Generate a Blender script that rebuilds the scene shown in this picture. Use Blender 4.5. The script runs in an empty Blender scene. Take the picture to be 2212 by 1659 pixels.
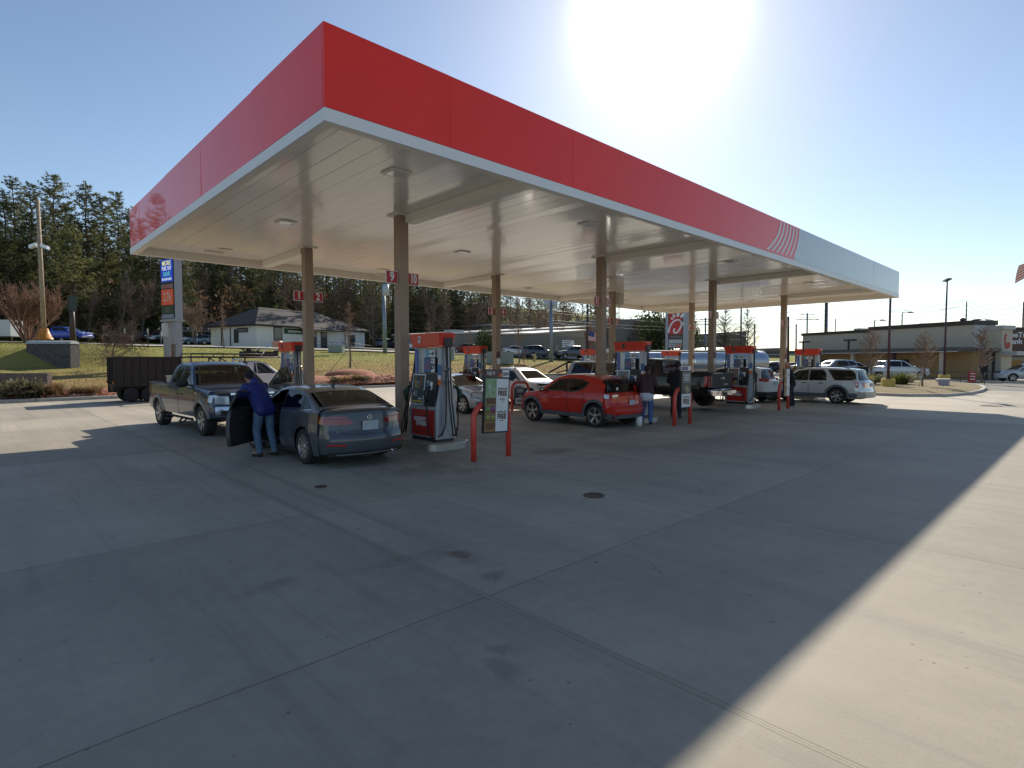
import bpy, bmesh, math, random
from mathutils import Vector, Matrix
R=math.radians; PI=math.pi
random.seed(7)
sc=bpy.context.scene
COL=sc.collection
# ---------------- camera ----------------
FPX=1215.0; CX=1106.0; CY=829.5          # measured in a 2212 px wide view of the photograph
CAMH=1.94; YAW=R(46.4); PITCH=R(-2.35)
fw=Vector((math.cos(PITCH)*math.cos(YAW),math.cos(PITCH)*math.sin(YAW),math.sin(PITCH)))
rt=Vector((math.sin(YAW),-math.cos(YAW),0)); up=rt.cross(fw)
CAMP=Vector((0,0,CAMH))
cam_d=bpy.data.cameras.new('camera'); cam=bpy.data.objects.new('camera',cam_d); COL.objects.link(cam)
cam_d.sensor_width=36; cam_d.lens=FPX/2212*36; cam_d.clip_start=0.05; cam_d.clip_end=4000
cam.matrix_world=Matrix(((rt.x,up.x,-fw.x,0),(rt.y,up.y,-fw.y,0),(rt.z,up.z,-fw.z,CAMH),(0,0,0,1)))
sc.camera=cam
# ---------------- sky and sun ----------------
SUN_EL=R(29.9); SUN_AZ=R(32.3)
S=Vector((math.cos(SUN_EL)*math.cos(SUN_AZ),math.cos(SUN_EL)*math.sin(SUN_AZ),math.sin(SUN_EL)))
w=bpy.data.worlds.new('World'); sc.world=w; w.use_nodes=True
nt=w.node_tree; nt.nodes.clear()
wo=nt.nodes.new('ShaderNodeOutputWorld'); bg=nt.nodes.new('ShaderNodeBackground')
sky=nt.nodes.new('ShaderNodeTexSky'); sky.sky_type='NISHITA'; sky.sun_disc=False
sky.sun_elevation=SUN_EL; sky.sun_rotation=PI/2-SUN_AZ
sky.altitude=600; sky.air_density=1.0; sky.dust_density=0.35; sky.ozone_density=1.0
bg.inputs['Strength'].default_value=0.104
# bright aureole of forward-scattered light round the sun itself
tc=nt.nodes.new('ShaderNodeTexCoord'); dt=nt.nodes.new('ShaderNodeVectorMath'); dt.operation='DOT_PRODUCT'
nrm=nt.nodes.new('ShaderNodeVectorMath'); nrm.operation='NORMALIZE'
nt.links.new(tc.outputs['Generated'],nrm.inputs[0]); nt.links.new(nrm.outputs[0],dt.inputs[0]); dt.inputs[1].default_value=S
def wmath(op,a,b=None):
    n=nt.nodes.new('ShaderNodeMath'); n.operation=op
    for i,v in enumerate((a,b)):
        if v is None: continue
        if isinstance(v,(int,float)): n.inputs[i].default_value=v
        else: nt.links.new(v,n.inputs[i])
    return n.outputs[0]
dpos=wmath('MAXIMUM',dt.outputs['Value'],0.0)
AUREOLE=((520,90.0),(60,1.2),(9,.4))
glow=None
for k,a in AUREOLE:
    g=wmath('MULTIPLY',wmath('POWER',dpos,float(k)),a)
    glow=g if glow is None else wmath('ADD',glow,g)
gc=nt.nodes.new('ShaderNodeVectorMath'); gc.operation='SCALE'; gc.inputs[0].default_value=(1.0,0.98,0.95)
nt.links.new(glow,gc.inputs['Scale'])
ad=nt.nodes.new('ShaderNodeVectorMath'); ad.operation='ADD'
nt.links.new(sky.outputs['Color'],ad.inputs[0]); nt.links.new(gc.outputs[0],ad.inputs[1])
nt.links.new(ad.outputs[0],bg.inputs['Color']); nt.links.new(bg.outputs[0],wo.inputs['Surface'])
sl=bpy.data.lights.new('sun','SUN'); sl.energy=4.9; sl.angle=R(0.53); sl.color=(1.0,0.91,0.76)
so=bpy.data.objects.new('sun',sl); COL.objects.link(so); so.rotation_euler=S.to_track_quat('Z','Y').to_euler(); so.location=S*60
sc.view_settings.view_transform='Standard'; sc.view_settings.look='None'
sc.view_settings.exposure=0.33; sc.view_settings.gamma=1
sc.cycles.max_bounces=8; sc.cycles.transparent_max_bounces=24
try: sc.cycles.use_denoising=True
except Exception: pass
# ---------------- helpers ----------------
def ray(x,y): return fw+rt*((x-CX)/FPX)+up*((CY-y)/FPX)
def at(x,y,Z): return CAMP+ray(x,y)*Z
def gp(x,y,z=0.0):
    d=ray(x,y); return CAMP+d*((z-CAMH)/d.z)
def atz(x,Z,z):
    "world point seen in column x, Z metres deep, at height z"
    p=at(x,780,Z); return Vector((p.x,p.y,z))
def terr(X,Y):
    T=((-1e4,0),(35.6,0.02),(38,0.45),(48,1.55),(60,2.6),(85,4.0),(108,4.6),(125,6.5),(160,14),(200,24),(260,36),(420,52),(1e4,52))
    for (a,za),(b,zb) in zip(T,T[1:]):
        if Y<=b:
            t=(Y-a)/(b-a); z=za+(zb-za)*t; break
    if X<13 and 36<Y<85:                  # gentle slope, then the step held by the headwall on the left
        f=min(1,max(0,(13-X)/4)); U=((35.6,.02),(46,.8),(53.3,1.45),(55.6,3.05),(85,4.0))
        for (a,za),(b,zb) in zip(U,U[1:]):
            if Y<=b: zz=za+(zb-za)*max(0,(Y-a))/(b-a); break
        z=z*(1-f)+zz*f
    return z
_M={}
def N(t,k): return t.nodes.new(k)
def mat(name,col=(.5,.5,.5),rough=.6,metal=0,coat=0,var=0,scale=4,bump=0,bscale=40,emit=0,spec=None,alpha=None,col2=None,dirt=0):
    if name in _M: return _M[name]
    m=bpy.data.materials.new(name); m.use_nodes=True; t=m.node_tree; b=t.nodes['Principled BSDF']; _M[name]=m
    b.inputs['Base Color'].default_value=(*col,1); b.inputs['Roughness'].default_value=rough; b.inputs['Metallic'].default_value=metal
    if coat: b.inputs['Coat Weight'].default_value=coat; b.inputs['Coat Roughness'].default_value=0.04
    if spec is not None: b.inputs['Specular IOR Level'].default_value=spec
    if emit: b.inputs['Emission Color'].default_value=(*col,1); b.inputs['Emission Strength'].default_value=emit
    if var or col2:
        co=N(t,'ShaderNodeTexCoord'); no=N(t,'ShaderNodeTexNoise'); no.inputs['Scale'].default_value=scale; no.inputs['Detail'].default_value=6; no.inputs['Roughness'].default_value=.65
        t.links.new(co.outputs['Object'],no.inputs['Vector'])
        rp=N(t,'ShaderNodeValToRGB'); rp.color_ramp.elements[0].position=.3; rp.color_ramp.elements[1].position=.7
        c2=col2 or tuple(min(1,c*(1+var)) for c in col); c1=col if col2 else tuple(c*(1-var) for c in col)
        rp.color_ramp.elements[0].color=(*c1,1); rp.color_ramp.elements[1].color=(*c2,1)
        t.links.new(no.outputs['Fac'],rp.inputs['Fac']); t.links.new(rp.outputs['Color'],b.inputs['Base Color'])
    if bump:
        co=N(t,'ShaderNodeTexCoord'); no=N(t,'ShaderNodeTexNoise'); no.inputs['Scale'].default_value=bscale; no.inputs['Detail'].default_value=5
        t.links.new(co.outputs['Object'],no.inputs['Vector']); bp=N(t,'ShaderNodeBump'); bp.inputs['Strength'].default_value=bump; bp.inputs['Distance'].default_value=.02
        t.links.new(no.outputs['Fac'],bp.inputs['Height']); t.links.new(bp.outputs['Normal'],b.inputs['Normal'])
    return m
def glass(name,tint=(.30,.33,.32)):
    if name in _M: return _M[name]
    m=bpy.data.materials.new(name); m.use_nodes=True; t=m.node_tree; t.nodes.clear(); _M[name]=m
    o=N(t,'ShaderNodeOutputMaterial'); tr=N(t,'ShaderNodeBsdfTransparent'); tr.inputs['Color'].default_value=(*tint,1)
    gl=N(t,'ShaderNodeBsdfGlossy'); gl.inputs['Roughness'].default_value=.02; fr=N(t,'ShaderNodeFresnel'); fr.inputs['IOR'].default_value=1.55
    mx=N(t,'ShaderNodeMixShader'); t.links.new(fr.outputs[0],mx.inputs[0]); t.links.new(tr.outputs[0],mx.inputs[1]); t.links.new(gl.outputs[0],mx.inputs[2]); t.links.new(mx.outputs[0],o.inputs['Surface'])
    return m
def paint(name,col,metal=.0,rough=.32,dirt=.06):
    return mat(name,col,rough,metal,coat=.85,var=dirt,scale=2.5,spec=.2)
class MB:
    def __init__(s): s.v=[]; s.f=[]; s.m=[]; s.cur=0; s.sm=[]
    def mi(s,i): s.cur=i; return s
    def add(s,vs,fs,smooth=False):
        o=len(s.v); s.v+= [tuple(v) for v in vs]
        for f in fs: s.f.append(tuple(i+o for i in f)); s.m.append(s.cur); s.sm.append(smooth)
        return s
    def box(s,x0,x1,y0,y1,z0,z1,b=0):
        if b:
            return s.prism([(x0+b,y0),(x1-b,y0),(x1,y0+b),(x1,y1-b),(x1-b,y1),(x0+b,y1),(x0,y1-b),(x0,y0+b)],z0,z1)
        v=[(x,y,z) for z in (z0,z1) for y in (y0,y1) for x in (x0,x1)]
        return s.add(v,[(0,2,3,1),(4,5,7,6),(0,1,5,4),(2,6,7,3),(0,4,6,2),(1,3,7,5)])
    def obox(s,c,ax,ay,az,hx,hy,hz):
        c=Vector(c); ax=Vector(ax).normalized(); ay=Vector(ay).normalized(); az=Vector(az).normalized()
        v=[c+ax*(hx*i)+ay*(hy*j)+az*(hz*k) for k in (-1,1) for j in (-1,1) for i in (-1,1)]
        return s.add(v,[(0,2,3,1),(4,5,7,6),(0,1,5,4),(2,6,7,3),(0,4,6,2),(1,3,7,5)])
    def prism(s,poly,z0,z1):
        n=len(poly); v=[(x,y,z0) for x,y in poly]+[(x,y,z1) for x,y in poly]
        f=[tuple(range(n))[::-1],tuple(range(n,2*n))]+[(i,(i+1)%n,n+(i+1)%n,n+i) for i in range(n)]
        return s.add(v,f)
    def extr(s,poly3,d):
        "polygon of 3-D points pushed along d"
        d=Vector(d); n=len(poly3); v=[Vector(p) for p in poly3]; v+= [p+d for p in v]
        return s.add(v,[tuple(range(n))[::-1],tuple(range(n,2*n))]+[(i,(i+1)%n,n+(i+1)%n,n+i) for i in range(n)])
    def tube(s,pts,r,n=8,cap=True,smooth=True):
        pts=[Vector(p) for p in pts]; k=len(pts); rr=r if isinstance(r,(list,tuple)) else [r]*k
        vs=[];fs=[]; prev=None
        for i,p in enumerate(pts):
            d=(pts[min(i+1,k-1)]-pts[max(i-1,0)])
            if d.length<1e-9: d=Vector((0,0,1))
            d.normalize()
            if prev is None:
                a=Vector((0,0,1)) if abs(d.z)<.9 else Vector((1,0,0))
                u=d.cross(a).normalized()
            else:
                u=prev-d*prev.dot(d); u=u.normalized() if u.length>1e-6 else d.orthogonal().normalized()
            prev=u; v=d.cross(u)
            for j in range(n):
                a=2*PI*j/n; vs.append(p+(u*math.cos(a)+v*math.sin(a))*rr[i])
        for i in range(k-1):
            for j in range(n):
                fs.append((i*n+j,i*n+(j+1)%n,(i+1)*n+(j+1)%n,(i+1)*n+j))
        s.add(vs,fs,smooth)
        if cap:
            o=len(s.v)-len(vs); s.f.append(tuple(o+j for j in range(n))[::-1]); s.m.append(s.cur); s.sm.append(False)
            s.f.append(tuple(o+(k-1)*n+j for j in range(n))); s.m.append(s.cur); s.sm.append(False)
        return s
    def cyl(s,c,r,z0,z1,n=16,r2=None):
        return s.tube([(c[0],c[1],z0),(c[0],c[1],z1)],[r,r if r2 is None else r2],n)
    def lathe(s,prof,axis='x',c=(0,0,0),n=28,smooth=True):
        "prof: (a,r) along axis"
        vs=[];fs=[]
        for a,r in prof:
            for j in range(n):
                t=2*PI*j/n; u,v=r*math.cos(t),r*math.sin(t)
                if axis=='x': p=(c[0]+a,c[1]+u,c[2]+v)
                elif axis=='z': p=(c[0]+u,c[1]+v,c[2]+a)
                else: p=(c[0]+u,c[1]+a,c[2]+v)
                vs.append(p)
        for i in range(len(prof)-1):
            for j in range(n): fs.append((i*n+j,i*n+(j+1)%n,(i+1)*n+(j+1)%n,(i+1)*n+j))
        return s.add(vs,fs,smooth)
    def grid(s,P,smooth=True,closed=False):
        r=len(P); c=len(P[0]); vs=[p for row in P for p in row]
        fs=[(i*c+j,i*c+j+1,(i+1)*c+j+1,(i+1)*c+j) for i in range(r-1) for j in range(c-1)]
        return s.add(vs,fs,smooth)
    def ell(s,c,rx,ry,rz,n=12,m=8):
        P=[]
        for i in range(m+1):
            ph=-PI/2+PI*i/m; P.append([(c[0]+rx*math.cos(ph)*math.cos(2*PI*j/n),c[1]+ry*math.cos(ph)*math.sin(2*PI*j/n),c[2]+rz*math.sin(ph)) for j in range(n+1)])
        return s.grid(P)
    def xf(s,M,start=0):
        for i in range(start,len(s.v)): s.v[i]=tuple(M@Vector(s.v[i]))
        return s
    def build(s,name,mats,parent=None,fixn=True,sharp=None):
        me=bpy.data.meshes.new(name); me.from_pydata(s.v,[],s.f)
        if not isinstance(mats,(list,tuple)): mats=[mats]
        for m in mats: me.materials.append(m)
        me.polygons.foreach_set('material_index',[min(i,len(mats)-1) for i in s.m]); me.polygons.foreach_set('use_smooth',s.sm)
        if fixn:
            b=bmesh.new(); b.from_mesh(me); bmesh.ops.remove_doubles(b,verts=b.verts,dist=1e-5); bmesh.ops.recalc_face_normals(b,faces=b.faces); b.to_mesh(me); b.free()
        if sharp: me.set_sharp_from_angle(angle=R(sharp))
        me.update()
        o=bpy.data.objects.new(name,me); COL.objects.link(o)
        if parent is not None: o.parent=parent
        return o
def tag(o,label=None,cat=None,group=None,kind=None):
    if label: o['label']=label
    if cat: o['category']=cat
    if group: o['group']=group
    if kind: o['kind']=kind
    return o
def thing(name,label,cat,loc=(0,0,0),rz=0,group=None):
    o=bpy.data.objects.new(name,None); COL.objects.link(o); o.empty_display_size=.2
    o.location=loc; o.rotation_euler=(0,0,rz); return tag(o,label,cat,group)
def struct(name,mb,m,**k): return tag(mb.build(name,m,**k),kind='structure')
def dup(root,loc,rz,label=None,group=None,scale=None):
    r=root.copy(); COL.objects.link(r); r.location=loc; r.rotation_euler=(0,0,rz)
    if scale is not None: r.scale=scale if isinstance(scale,(tuple,list)) else (scale,)*3
    if label: r['label']=label
    if group: r['group']=group
    for ch in list(root.children):
        c=ch.copy(); COL.objects.link(c); c.parent=r
        for g in list(ch.children):
            d=g.copy(); COL.objects.link(d); d.parent=c
    return r
_T={}
def textmesh(txt,size,M,m,name,parent,bold=0.0,extrude=.002,align='CENTER',sx=1.0,shear=0,spacing=1.0):
    cu=bpy.data.curves.new('txt','FONT'); cu.body=txt; cu.size=size; cu.align_x=align; cu.align_y='CENTER'; cu.offset=bold; cu.extrude=extrude; cu.resolution_u=3; cu.shear=shear
    cu.space_character=spacing
    ob=bpy.data.objects.new('txt',cu); COL.objects.link(ob); bpy.context.view_layer.update()
    me=bpy.data.meshes.new_from_object(ob.evaluated_get(bpy.context.evaluated_depsgraph_get()))
    bpy.data.objects.remove(ob); bpy.data.curves.remove(cu)
    me.transform(M@Matrix.Diagonal((sx,1,1,1))); me.materials.clear(); me.materials.append(m)
    o=bpy.data.objects.new(name,me); COL.objects.link(o)
    if parent is not None: o.parent=parent
    return o
def plane_M(c,right,upv=(0,0,1)):
    "matrix whose x runs along right, y along upv, z out of the face"
    r=Vector(right).normalized(); u=Vector(upv).normalized(); n=r.cross(u).normalized(); u=n.cross(r)
    return Matrix(((r.x,u.x,n.x,c[0]),(r.y,u.y,n.y,c[1]),(r.z,u.z,n.z,c[2]),(0,0,0,1)))
# ================= ground =================
def concrete():
    m=bpy.data.materials.new('forecourt_concrete'); m.use_nodes=True; t=m.node_tree; b=t.nodes['Principled BSDF']; L=t.links.new
    geo=N(t,'ShaderNodeNewGeometry'); P=geo.outputs['Position']
    def noise(sc_,det=6,rg=.6,vec=P,dist=0):
        n=N(t,'ShaderNodeTexNoise'); n.inputs['Scale'].default_value=sc_; n.inputs['Detail'].default_value=det; n.inputs['Roughness'].default_value=rg; n.inputs['Distortion'].default_value=dist; L(vec,n.inputs['Vector']); return n.outputs['Fac']
    def mth(op,a,c=None,clamp=False):
        n=N(t,'ShaderNodeMath'); n.operation=op; n.use_clamp=clamp
        for i,v in enumerate((a,c)):
            if v is None: continue
            if isinstance(v,(int,float)): n.inputs[i].default_value=v
            else: L(v,n.inputs[i])
        return n.outputs[0]
    def ramp(f,a,ca,c,cc):
        n=N(t,'ShaderNodeValToRGB'); e=n.color_ramp.elements; e[0].position=a; e[1].position=c; e[0].color=(*ca,1); e[1].color=(*cc,1); L(f,n.inputs['Fac']); return n.outputs['Color']
    def mix(f,a,c):
        n=N(t,'ShaderNodeMixRGB')
        if isinstance(f,(int,float)): n.inputs[0].default_value=f
        else: L(f,n.inputs[0])
        for i,v in ((1,a),(2,c)):
            if isinstance(v,tuple): n.inputs[i].default_value=(*v,1)
            else: L(v,n.inputs[i])
        return n.outputs[0]
    sep=N(t,'ShaderNodeSeparateXYZ'); L(P,sep.inputs[0]); X,Y=sep.outputs[0],sep.outputs[1]
    base=ramp(noise(.35,8,.62),.3,(.28,.25,.20),.70,(.49,.435,.345))
    fine=noise(5,12,.78); base=mix(.35,base,ramp(fine,.3,(.25,.225,.175),.75,(.54,.48,.38)))
    # each slab poured a little lighter or darker
    fx=mth('FLOOR',mth('DIVIDE',mth('SUBTRACT',X,3.0),4.02)); fy=mth('FLOOR',mth('DIVIDE',mth('SUBTRACT',Y,3.45),3.45))
    cmb=N(t,'ShaderNodeCombineXYZ'); L(fx,cmb.inputs[0]); L(fy,cmb.inputs[1]); wn=N(t,'ShaderNodeTexWhiteNoise'); L(cmb.outputs[0],wn.inputs['Vector'])
    v=N(t,'ShaderNodeMapRange'); v.inputs['To Min'].default_value=.84; v.inputs['To Max'].default_value=1.12; L(wn.outputs['Value'],v.inputs['Value'])
    hs=N(t,'ShaderNodeHueSaturation'); L(base,hs.inputs['Color']); L(v.outputs[0],hs.inputs['Value']); base=hs.outputs[0]
    # broom marks and driving lanes worn darker along Y
    st=N(t,'ShaderNodeMapping'); st.inputs['Scale'].default_value=(1.2,.12,1); L(P,st.inputs['Vector'])
    lane=ramp(noise(1.0,5,.6,st.outputs[0]),.45,(0,0,0),.8,(.35,.35,.35)); base=mix(lane,base,(.17,.16,.145))
    # blotchy spills
    sp=ramp(noise(.8,12,.8,P,1.0),.62,(0,0,0),.80,(.45,.45,.45)); base=mix(sp,base,(.12,.11,.10))
    sp2=ramp(noise(6.5,4,.5),.70,(0,0,0),.76,(.7,.7,.7)); base=mix(sp2,base,(.15,.135,.12))
    # drips: many little dark spots, thicker along the lanes
    vd=N(t,'ShaderNodeTexVoronoi'); vd.inputs['Scale'].default_value=3.2; vd.inputs['Randomness'].default_value=1; L(P,vd.inputs['Vector'])
    rad=mth('MULTIPLY',ramp(noise(.45,3,.5),.48,(0,0,0),.70,(1,1,1)),mth('MULTIPLY',vd.outputs['Color'] if False else noise(3.2,1,.5),.16))
    base=mix(mth('MULTIPLY',mth('LESS_THAN',vd.outputs['Distance'],rad),.55),base,(.10,.09,.08))
    vg=N(t,'ShaderNodeTexVoronoi'); vg.inputs['Scale'].default_value=5.5; L(P,vg.inputs['Vector'])
    gum=mth('MULTIPLY',mth('LESS_THAN',vg.outputs['Distance'],.075),ramp(noise(2.1,4,.6),.5,(0,0,0),.56,(1,1,1))); base=mix(mth('MULTIPLY',gum,.6),base,(.09,.08,.07))
    # tyre tracks: long thin scuffs running along the lanes
    for ang_,sc_ in ((0.05,1.0),(1.1,.8)):
        mp=N(t,'ShaderNodeMapping'); mp.inputs['Rotation'].default_value=(0,0,ang_); mp.inputs['Scale'].default_value=(3.6*sc_,.10,1); L(P,mp.inputs['Vector'])
        tr_=ramp(noise(1.0,7,.65,mp.outputs[0],.4),.56,(0,0,0),.74,(.42,.42,.42)); base=mix(tr_,base,(.16,.15,.135))
    # particular stains: x, y, radius, strength, colour
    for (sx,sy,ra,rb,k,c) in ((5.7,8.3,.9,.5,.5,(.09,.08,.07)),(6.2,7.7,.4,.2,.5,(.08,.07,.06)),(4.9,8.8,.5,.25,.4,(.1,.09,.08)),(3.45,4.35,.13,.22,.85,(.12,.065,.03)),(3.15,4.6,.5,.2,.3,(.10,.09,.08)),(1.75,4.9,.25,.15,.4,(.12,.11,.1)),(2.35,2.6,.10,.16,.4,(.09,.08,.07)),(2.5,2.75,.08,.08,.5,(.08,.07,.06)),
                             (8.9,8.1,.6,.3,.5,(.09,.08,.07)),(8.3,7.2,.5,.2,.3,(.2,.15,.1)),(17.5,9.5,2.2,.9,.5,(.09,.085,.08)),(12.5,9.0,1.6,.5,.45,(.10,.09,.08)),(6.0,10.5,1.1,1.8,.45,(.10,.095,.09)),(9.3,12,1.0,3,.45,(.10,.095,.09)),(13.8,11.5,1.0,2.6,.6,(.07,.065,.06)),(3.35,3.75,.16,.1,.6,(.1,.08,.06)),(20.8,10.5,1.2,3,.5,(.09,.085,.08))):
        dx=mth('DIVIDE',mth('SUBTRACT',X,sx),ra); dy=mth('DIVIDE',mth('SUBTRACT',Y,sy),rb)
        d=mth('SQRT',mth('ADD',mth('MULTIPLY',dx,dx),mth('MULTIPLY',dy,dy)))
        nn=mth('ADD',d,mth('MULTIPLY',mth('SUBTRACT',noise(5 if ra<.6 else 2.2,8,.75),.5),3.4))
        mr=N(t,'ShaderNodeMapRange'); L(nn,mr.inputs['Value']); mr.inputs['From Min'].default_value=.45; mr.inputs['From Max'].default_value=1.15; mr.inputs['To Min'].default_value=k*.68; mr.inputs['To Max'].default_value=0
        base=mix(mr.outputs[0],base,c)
    # sawn joints
    wob=mth('MULTIPLY',mth('SUBTRACT',noise(1.1,3),.5),.05)
    def joint(co,x0,per,wd):
        a=mth('SUBTRACT',mth('ADD',co,wob),x0); a=mth('DIVIDE',a,per); fr=mth('FRACT',a); m2=mth('MINIMUM',fr,mth('SUBTRACT',1.0,fr)); d=mth('MULTIPLY',m2,per)
        return mth('LESS_THAN',d,wd)
    jm=mth('MAXIMUM',joint(X,3.0,4.02,.006),joint(Y,3.45,3.45,.0055))
    base=mix(mth('MULTIPLY',jm,.62),base,(.035,.033,.03))
    # the wide sealed construction joint at x = 3
    dd=mth('ABSOLUTE',mth('SUBTRACT',mth('ADD',X,wob),3.0)); s1=mth('LESS_THAN',dd,.026); base=mix(mth('MULTIPLY',s1,.6),base,(.34,.305,.22)); s2=mth('LESS_THAN',mth('ABSOLUTE',mth('SUBTRACT',dd,.026)),.005); base=mix(mth('MULTIPLY',s2,.55),base,(.08,.07,.05))
    # fine wandering cracks
    vo=N(t,'ShaderNodeTexVoronoi'); vo.feature='DISTANCE_TO_EDGE'; vo.inputs['Scale'].default_value=.16; ad_=N(t,'ShaderNodeVectorMath'); ad_.operation='ADD'; cn=N(t,'ShaderNodeTexNoise'); cn.inputs['Scale'].default_value=.9; cn.inputs['Detail'].default_value=6; L(P,cn.inputs['Vector']); L(P,ad_.inputs[0]); L(cn.outputs['Color'],ad_.inputs[1]); L(ad_.outputs[0],vo.inputs['Vector'])
    cr=mth('MULTIPLY',mth('LESS_THAN',vo.outputs['Distance'],.0007),ramp(noise(.25,2),.5,(0,0,0),.56,(1,1,1)))
    base=mix(mth('MULTIPLY',cr,.3),base,(.07,.065,.06))
    L(base,b.inputs['Base Color'])
    rr=N(t,'ShaderNodeMapRange'); L(fine,rr.inputs['Value']); rr.inputs['To Min'].default_value=.55; rr.inputs['To Max'].default_value=.85; L(rr.outputs[0],b.inputs['Roughness'])
    b.inputs['Specular IOR Level'].default_value=.35
    bp=N(t,'ShaderNodeBump'); bp.inputs['Strength'].default_value=.35; bp.inputs['Distance'].default_value=.004; L(noise(60,4),bp.inputs['Height']); L(bp.outputs[0],b.inputs['Normal'])
    return m
CONC=concrete()
EARTH=mat('earth_grass',(.11,.105,.05),.95,var=.3,scale=.05)
b=MB(); b.add([(-1500,-1500,-.06),(1900,-1500,-.06),(1900,1900,-.06),(-1500,1900,-.06)],[(0,1,2,3)]); struct('ground',b,mat('far_asphalt',(.17,.16,.145),.9,var=.25,scale=.03))
b=MB(); b.add([(-60,-40,0),(48,-40,0),(48,37.0,0),(-60,35.2,0)],[(0,1,2,3)]); struct('forecourt',b,CONC)
KY=lambda x: 34.62+0.075*x if x<8 else 35.22+(x-8)*.085
def grass_mat():
    m=bpy.data.materials.new('winter_grass'); m.use_nodes=True; t=m.node_tree; b=t.nodes['Principled BSDF']; L=t.links.new
    geo=N(t,'ShaderNodeNewGeometry')
    def nz(s,d=8,r=.7):
        n=N(t,'ShaderNodeTexNoise'); n.inputs['Scale'].default_value=s; n.inputs['Detail'].default_value=d; n.inputs['Roughness'].default_value=r; L(geo.outputs['Position'],n.inputs['Vector']); return n.outputs['Fac']
    def rp(f,*st):
        n=N(t,'ShaderNodeValToRGB'); e=n.color_ramp.elements; e[0].position,e[0].color=st[0][0],(*st[0][1],1); e[1].position,e[1].color=st[-1][0],(*st[-1][1],1)
        for p,c in st[1:-1]: x=e.new(p); x.color=(*c,1)
        L(f,n.inputs['Fac']); return n.outputs['Color']
    a=rp(nz(.16),(.3,(.36,.22,.09)),(.5,(.33,.23,.09)),(.68,(.22,.21,.06)))
    c=rp(nz(5),(.3,(.15,.10,.04)),(.55,(.36,.25,.12)),(.75,(.48,.34,.18)))
    mx=N(t,'ShaderNodeMixRGB'); mx.inputs[0].default_value=.45; L(a,mx.inputs[1]); L(c,mx.inputs[2])
    # greener band along the top of the bank
    sp=N(t,'ShaderNodeSeparateXYZ'); L(geo.outputs['Position'],sp.inputs[0]); mr=N(t,'ShaderNodeMapRange'); L(sp.outputs[1],mr.inputs['Value']); mr.inputs['From Min'].default_value=44; mr.inputs['From Max'].default_value=58; mr.inputs['To Max'].default_value=.65
    m2=N(t,'ShaderNodeMixRGB'); L(mr.outputs[0],m2.inputs[0]); L(mx.outputs[0],m2.inputs[1]); m2.inputs[2].default_value=(.25,.31,.07,1); L(m2.outputs[0],b.inputs['Base Color'])
    b.inputs['Roughness'].default_value=1; b.inputs['Specular IOR Level'].default_value=.1
    bp=N(t,'ShaderNodeBump'); bp.inputs['Strength'].default_value=1; bp.inputs['Distance'].default_value=.12; L(nz(7,6),bp.inputs['Height']); L(bp.outputs[0],b.inputs['Normal'])
    return m
GRASS=grass_mat()
b=MB(); xs=[-70+2*i for i in range(46)]+[24+5*i for i in range(60)]
ys=[0,1.2,2.4,3.2,4,5,6,7,8.5,10,12,14,15.5,17,18,18.7,19.4,20.2,21,24,28,33,38,44,50,58,66,74,84,95,110,130,150,175,200,240,300,360]
rn=random.Random(3)
P=[]
for x in xs:
    y0=KY(x)+.3; P.append([(x,y0+d,max(.02,terr(x,y0+d)+(rn.uniform(-.05,.05) if d>4 else 0)+(.14 if d==0 else 0))) for d in ys])
b.grid(P); HILL=struct('hill',b,GRASS)
# kerb at the back of the forecourt
KERB=mat('kerb_concrete',(.42,.40,.36),.8,var=.18,scale=3)
b=MB()
x=-40
while x<44:
    x2=x+3.0; g=.012
    b.extr([(x+g,KY(x),0),(x+g,KY(x)+.3,0),(x+g,KY(x)+.3,.16),(x+g,KY(x)+.03,.16),(x+g,KY(x),.13)],(x2-x-2*g,KY(x2)-KY(x),0)); x=x2
struct('kerb',b,KERB)
# mulch bed behind the kerb
def bedmesh(pts,h,seed):
    pass
MULCH=mat('red_mulch',(.20,.05,.025),.95,col2=(.45,.18,.10),scale=9,bump=1,bscale=14)
b=MB(); P=[]
for i in range(90):
    x=-14+i*.45; n=3.1+1.2*math.sin(x*.35+1)+.4*math.sin(x*.9); y0=KY(x)+.28
    P.append([(x,y0+n*k/6,terr(x,y0+n*k/6)+.05+.22*math.sin(PI*k/6)*(1+.5*rn.uniform(-1,1))) for k in range(7)])
b.grid(P); struct('mulch_bed',b,MULCH)
# upper road and car parks on the bank
ASPH=mat('asphalt',(.15,.145,.14),.9,var=.2,scale=.6)
ROADC=mat('pale_road',(.36,.34,.31),.85,var=.15,scale=.3)
def strip(name,pts,wd,m,n=24,dz=.05,both=True):
    b=MB(); P=[]
    for i in range(len(pts)-1):
        a=Vector(pts[i]); c=Vector(pts[i+1]); d=(c-a).normalized(); nn=Vector((-d.y,d.x))
        for k in range(n+ (1 if i==len(pts)-2 else 0)):
            p=a+(c-a)*(k/n); P.append([(p.x+nn.x*wd*(j/4-.5),p.y+nn.y*wd*(j/4-.5),terr(p.x+nn.x*wd*(j/4-.5),p.y+nn.y*wd*(j/4-.5))+dz) for j in range(5)])
    b.grid(P,smooth=False); return struct(name,b,m)
strip('upper_road',[(-60,82),(22,80),(40,73.5),(62,56.5),(95,52)],5.5,ROADC,dz=.14)
strip('car_park',[(-60,101),(20,101),(40,97),(66,66),(100,60)],13,ASPH,dz=.16)
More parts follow.
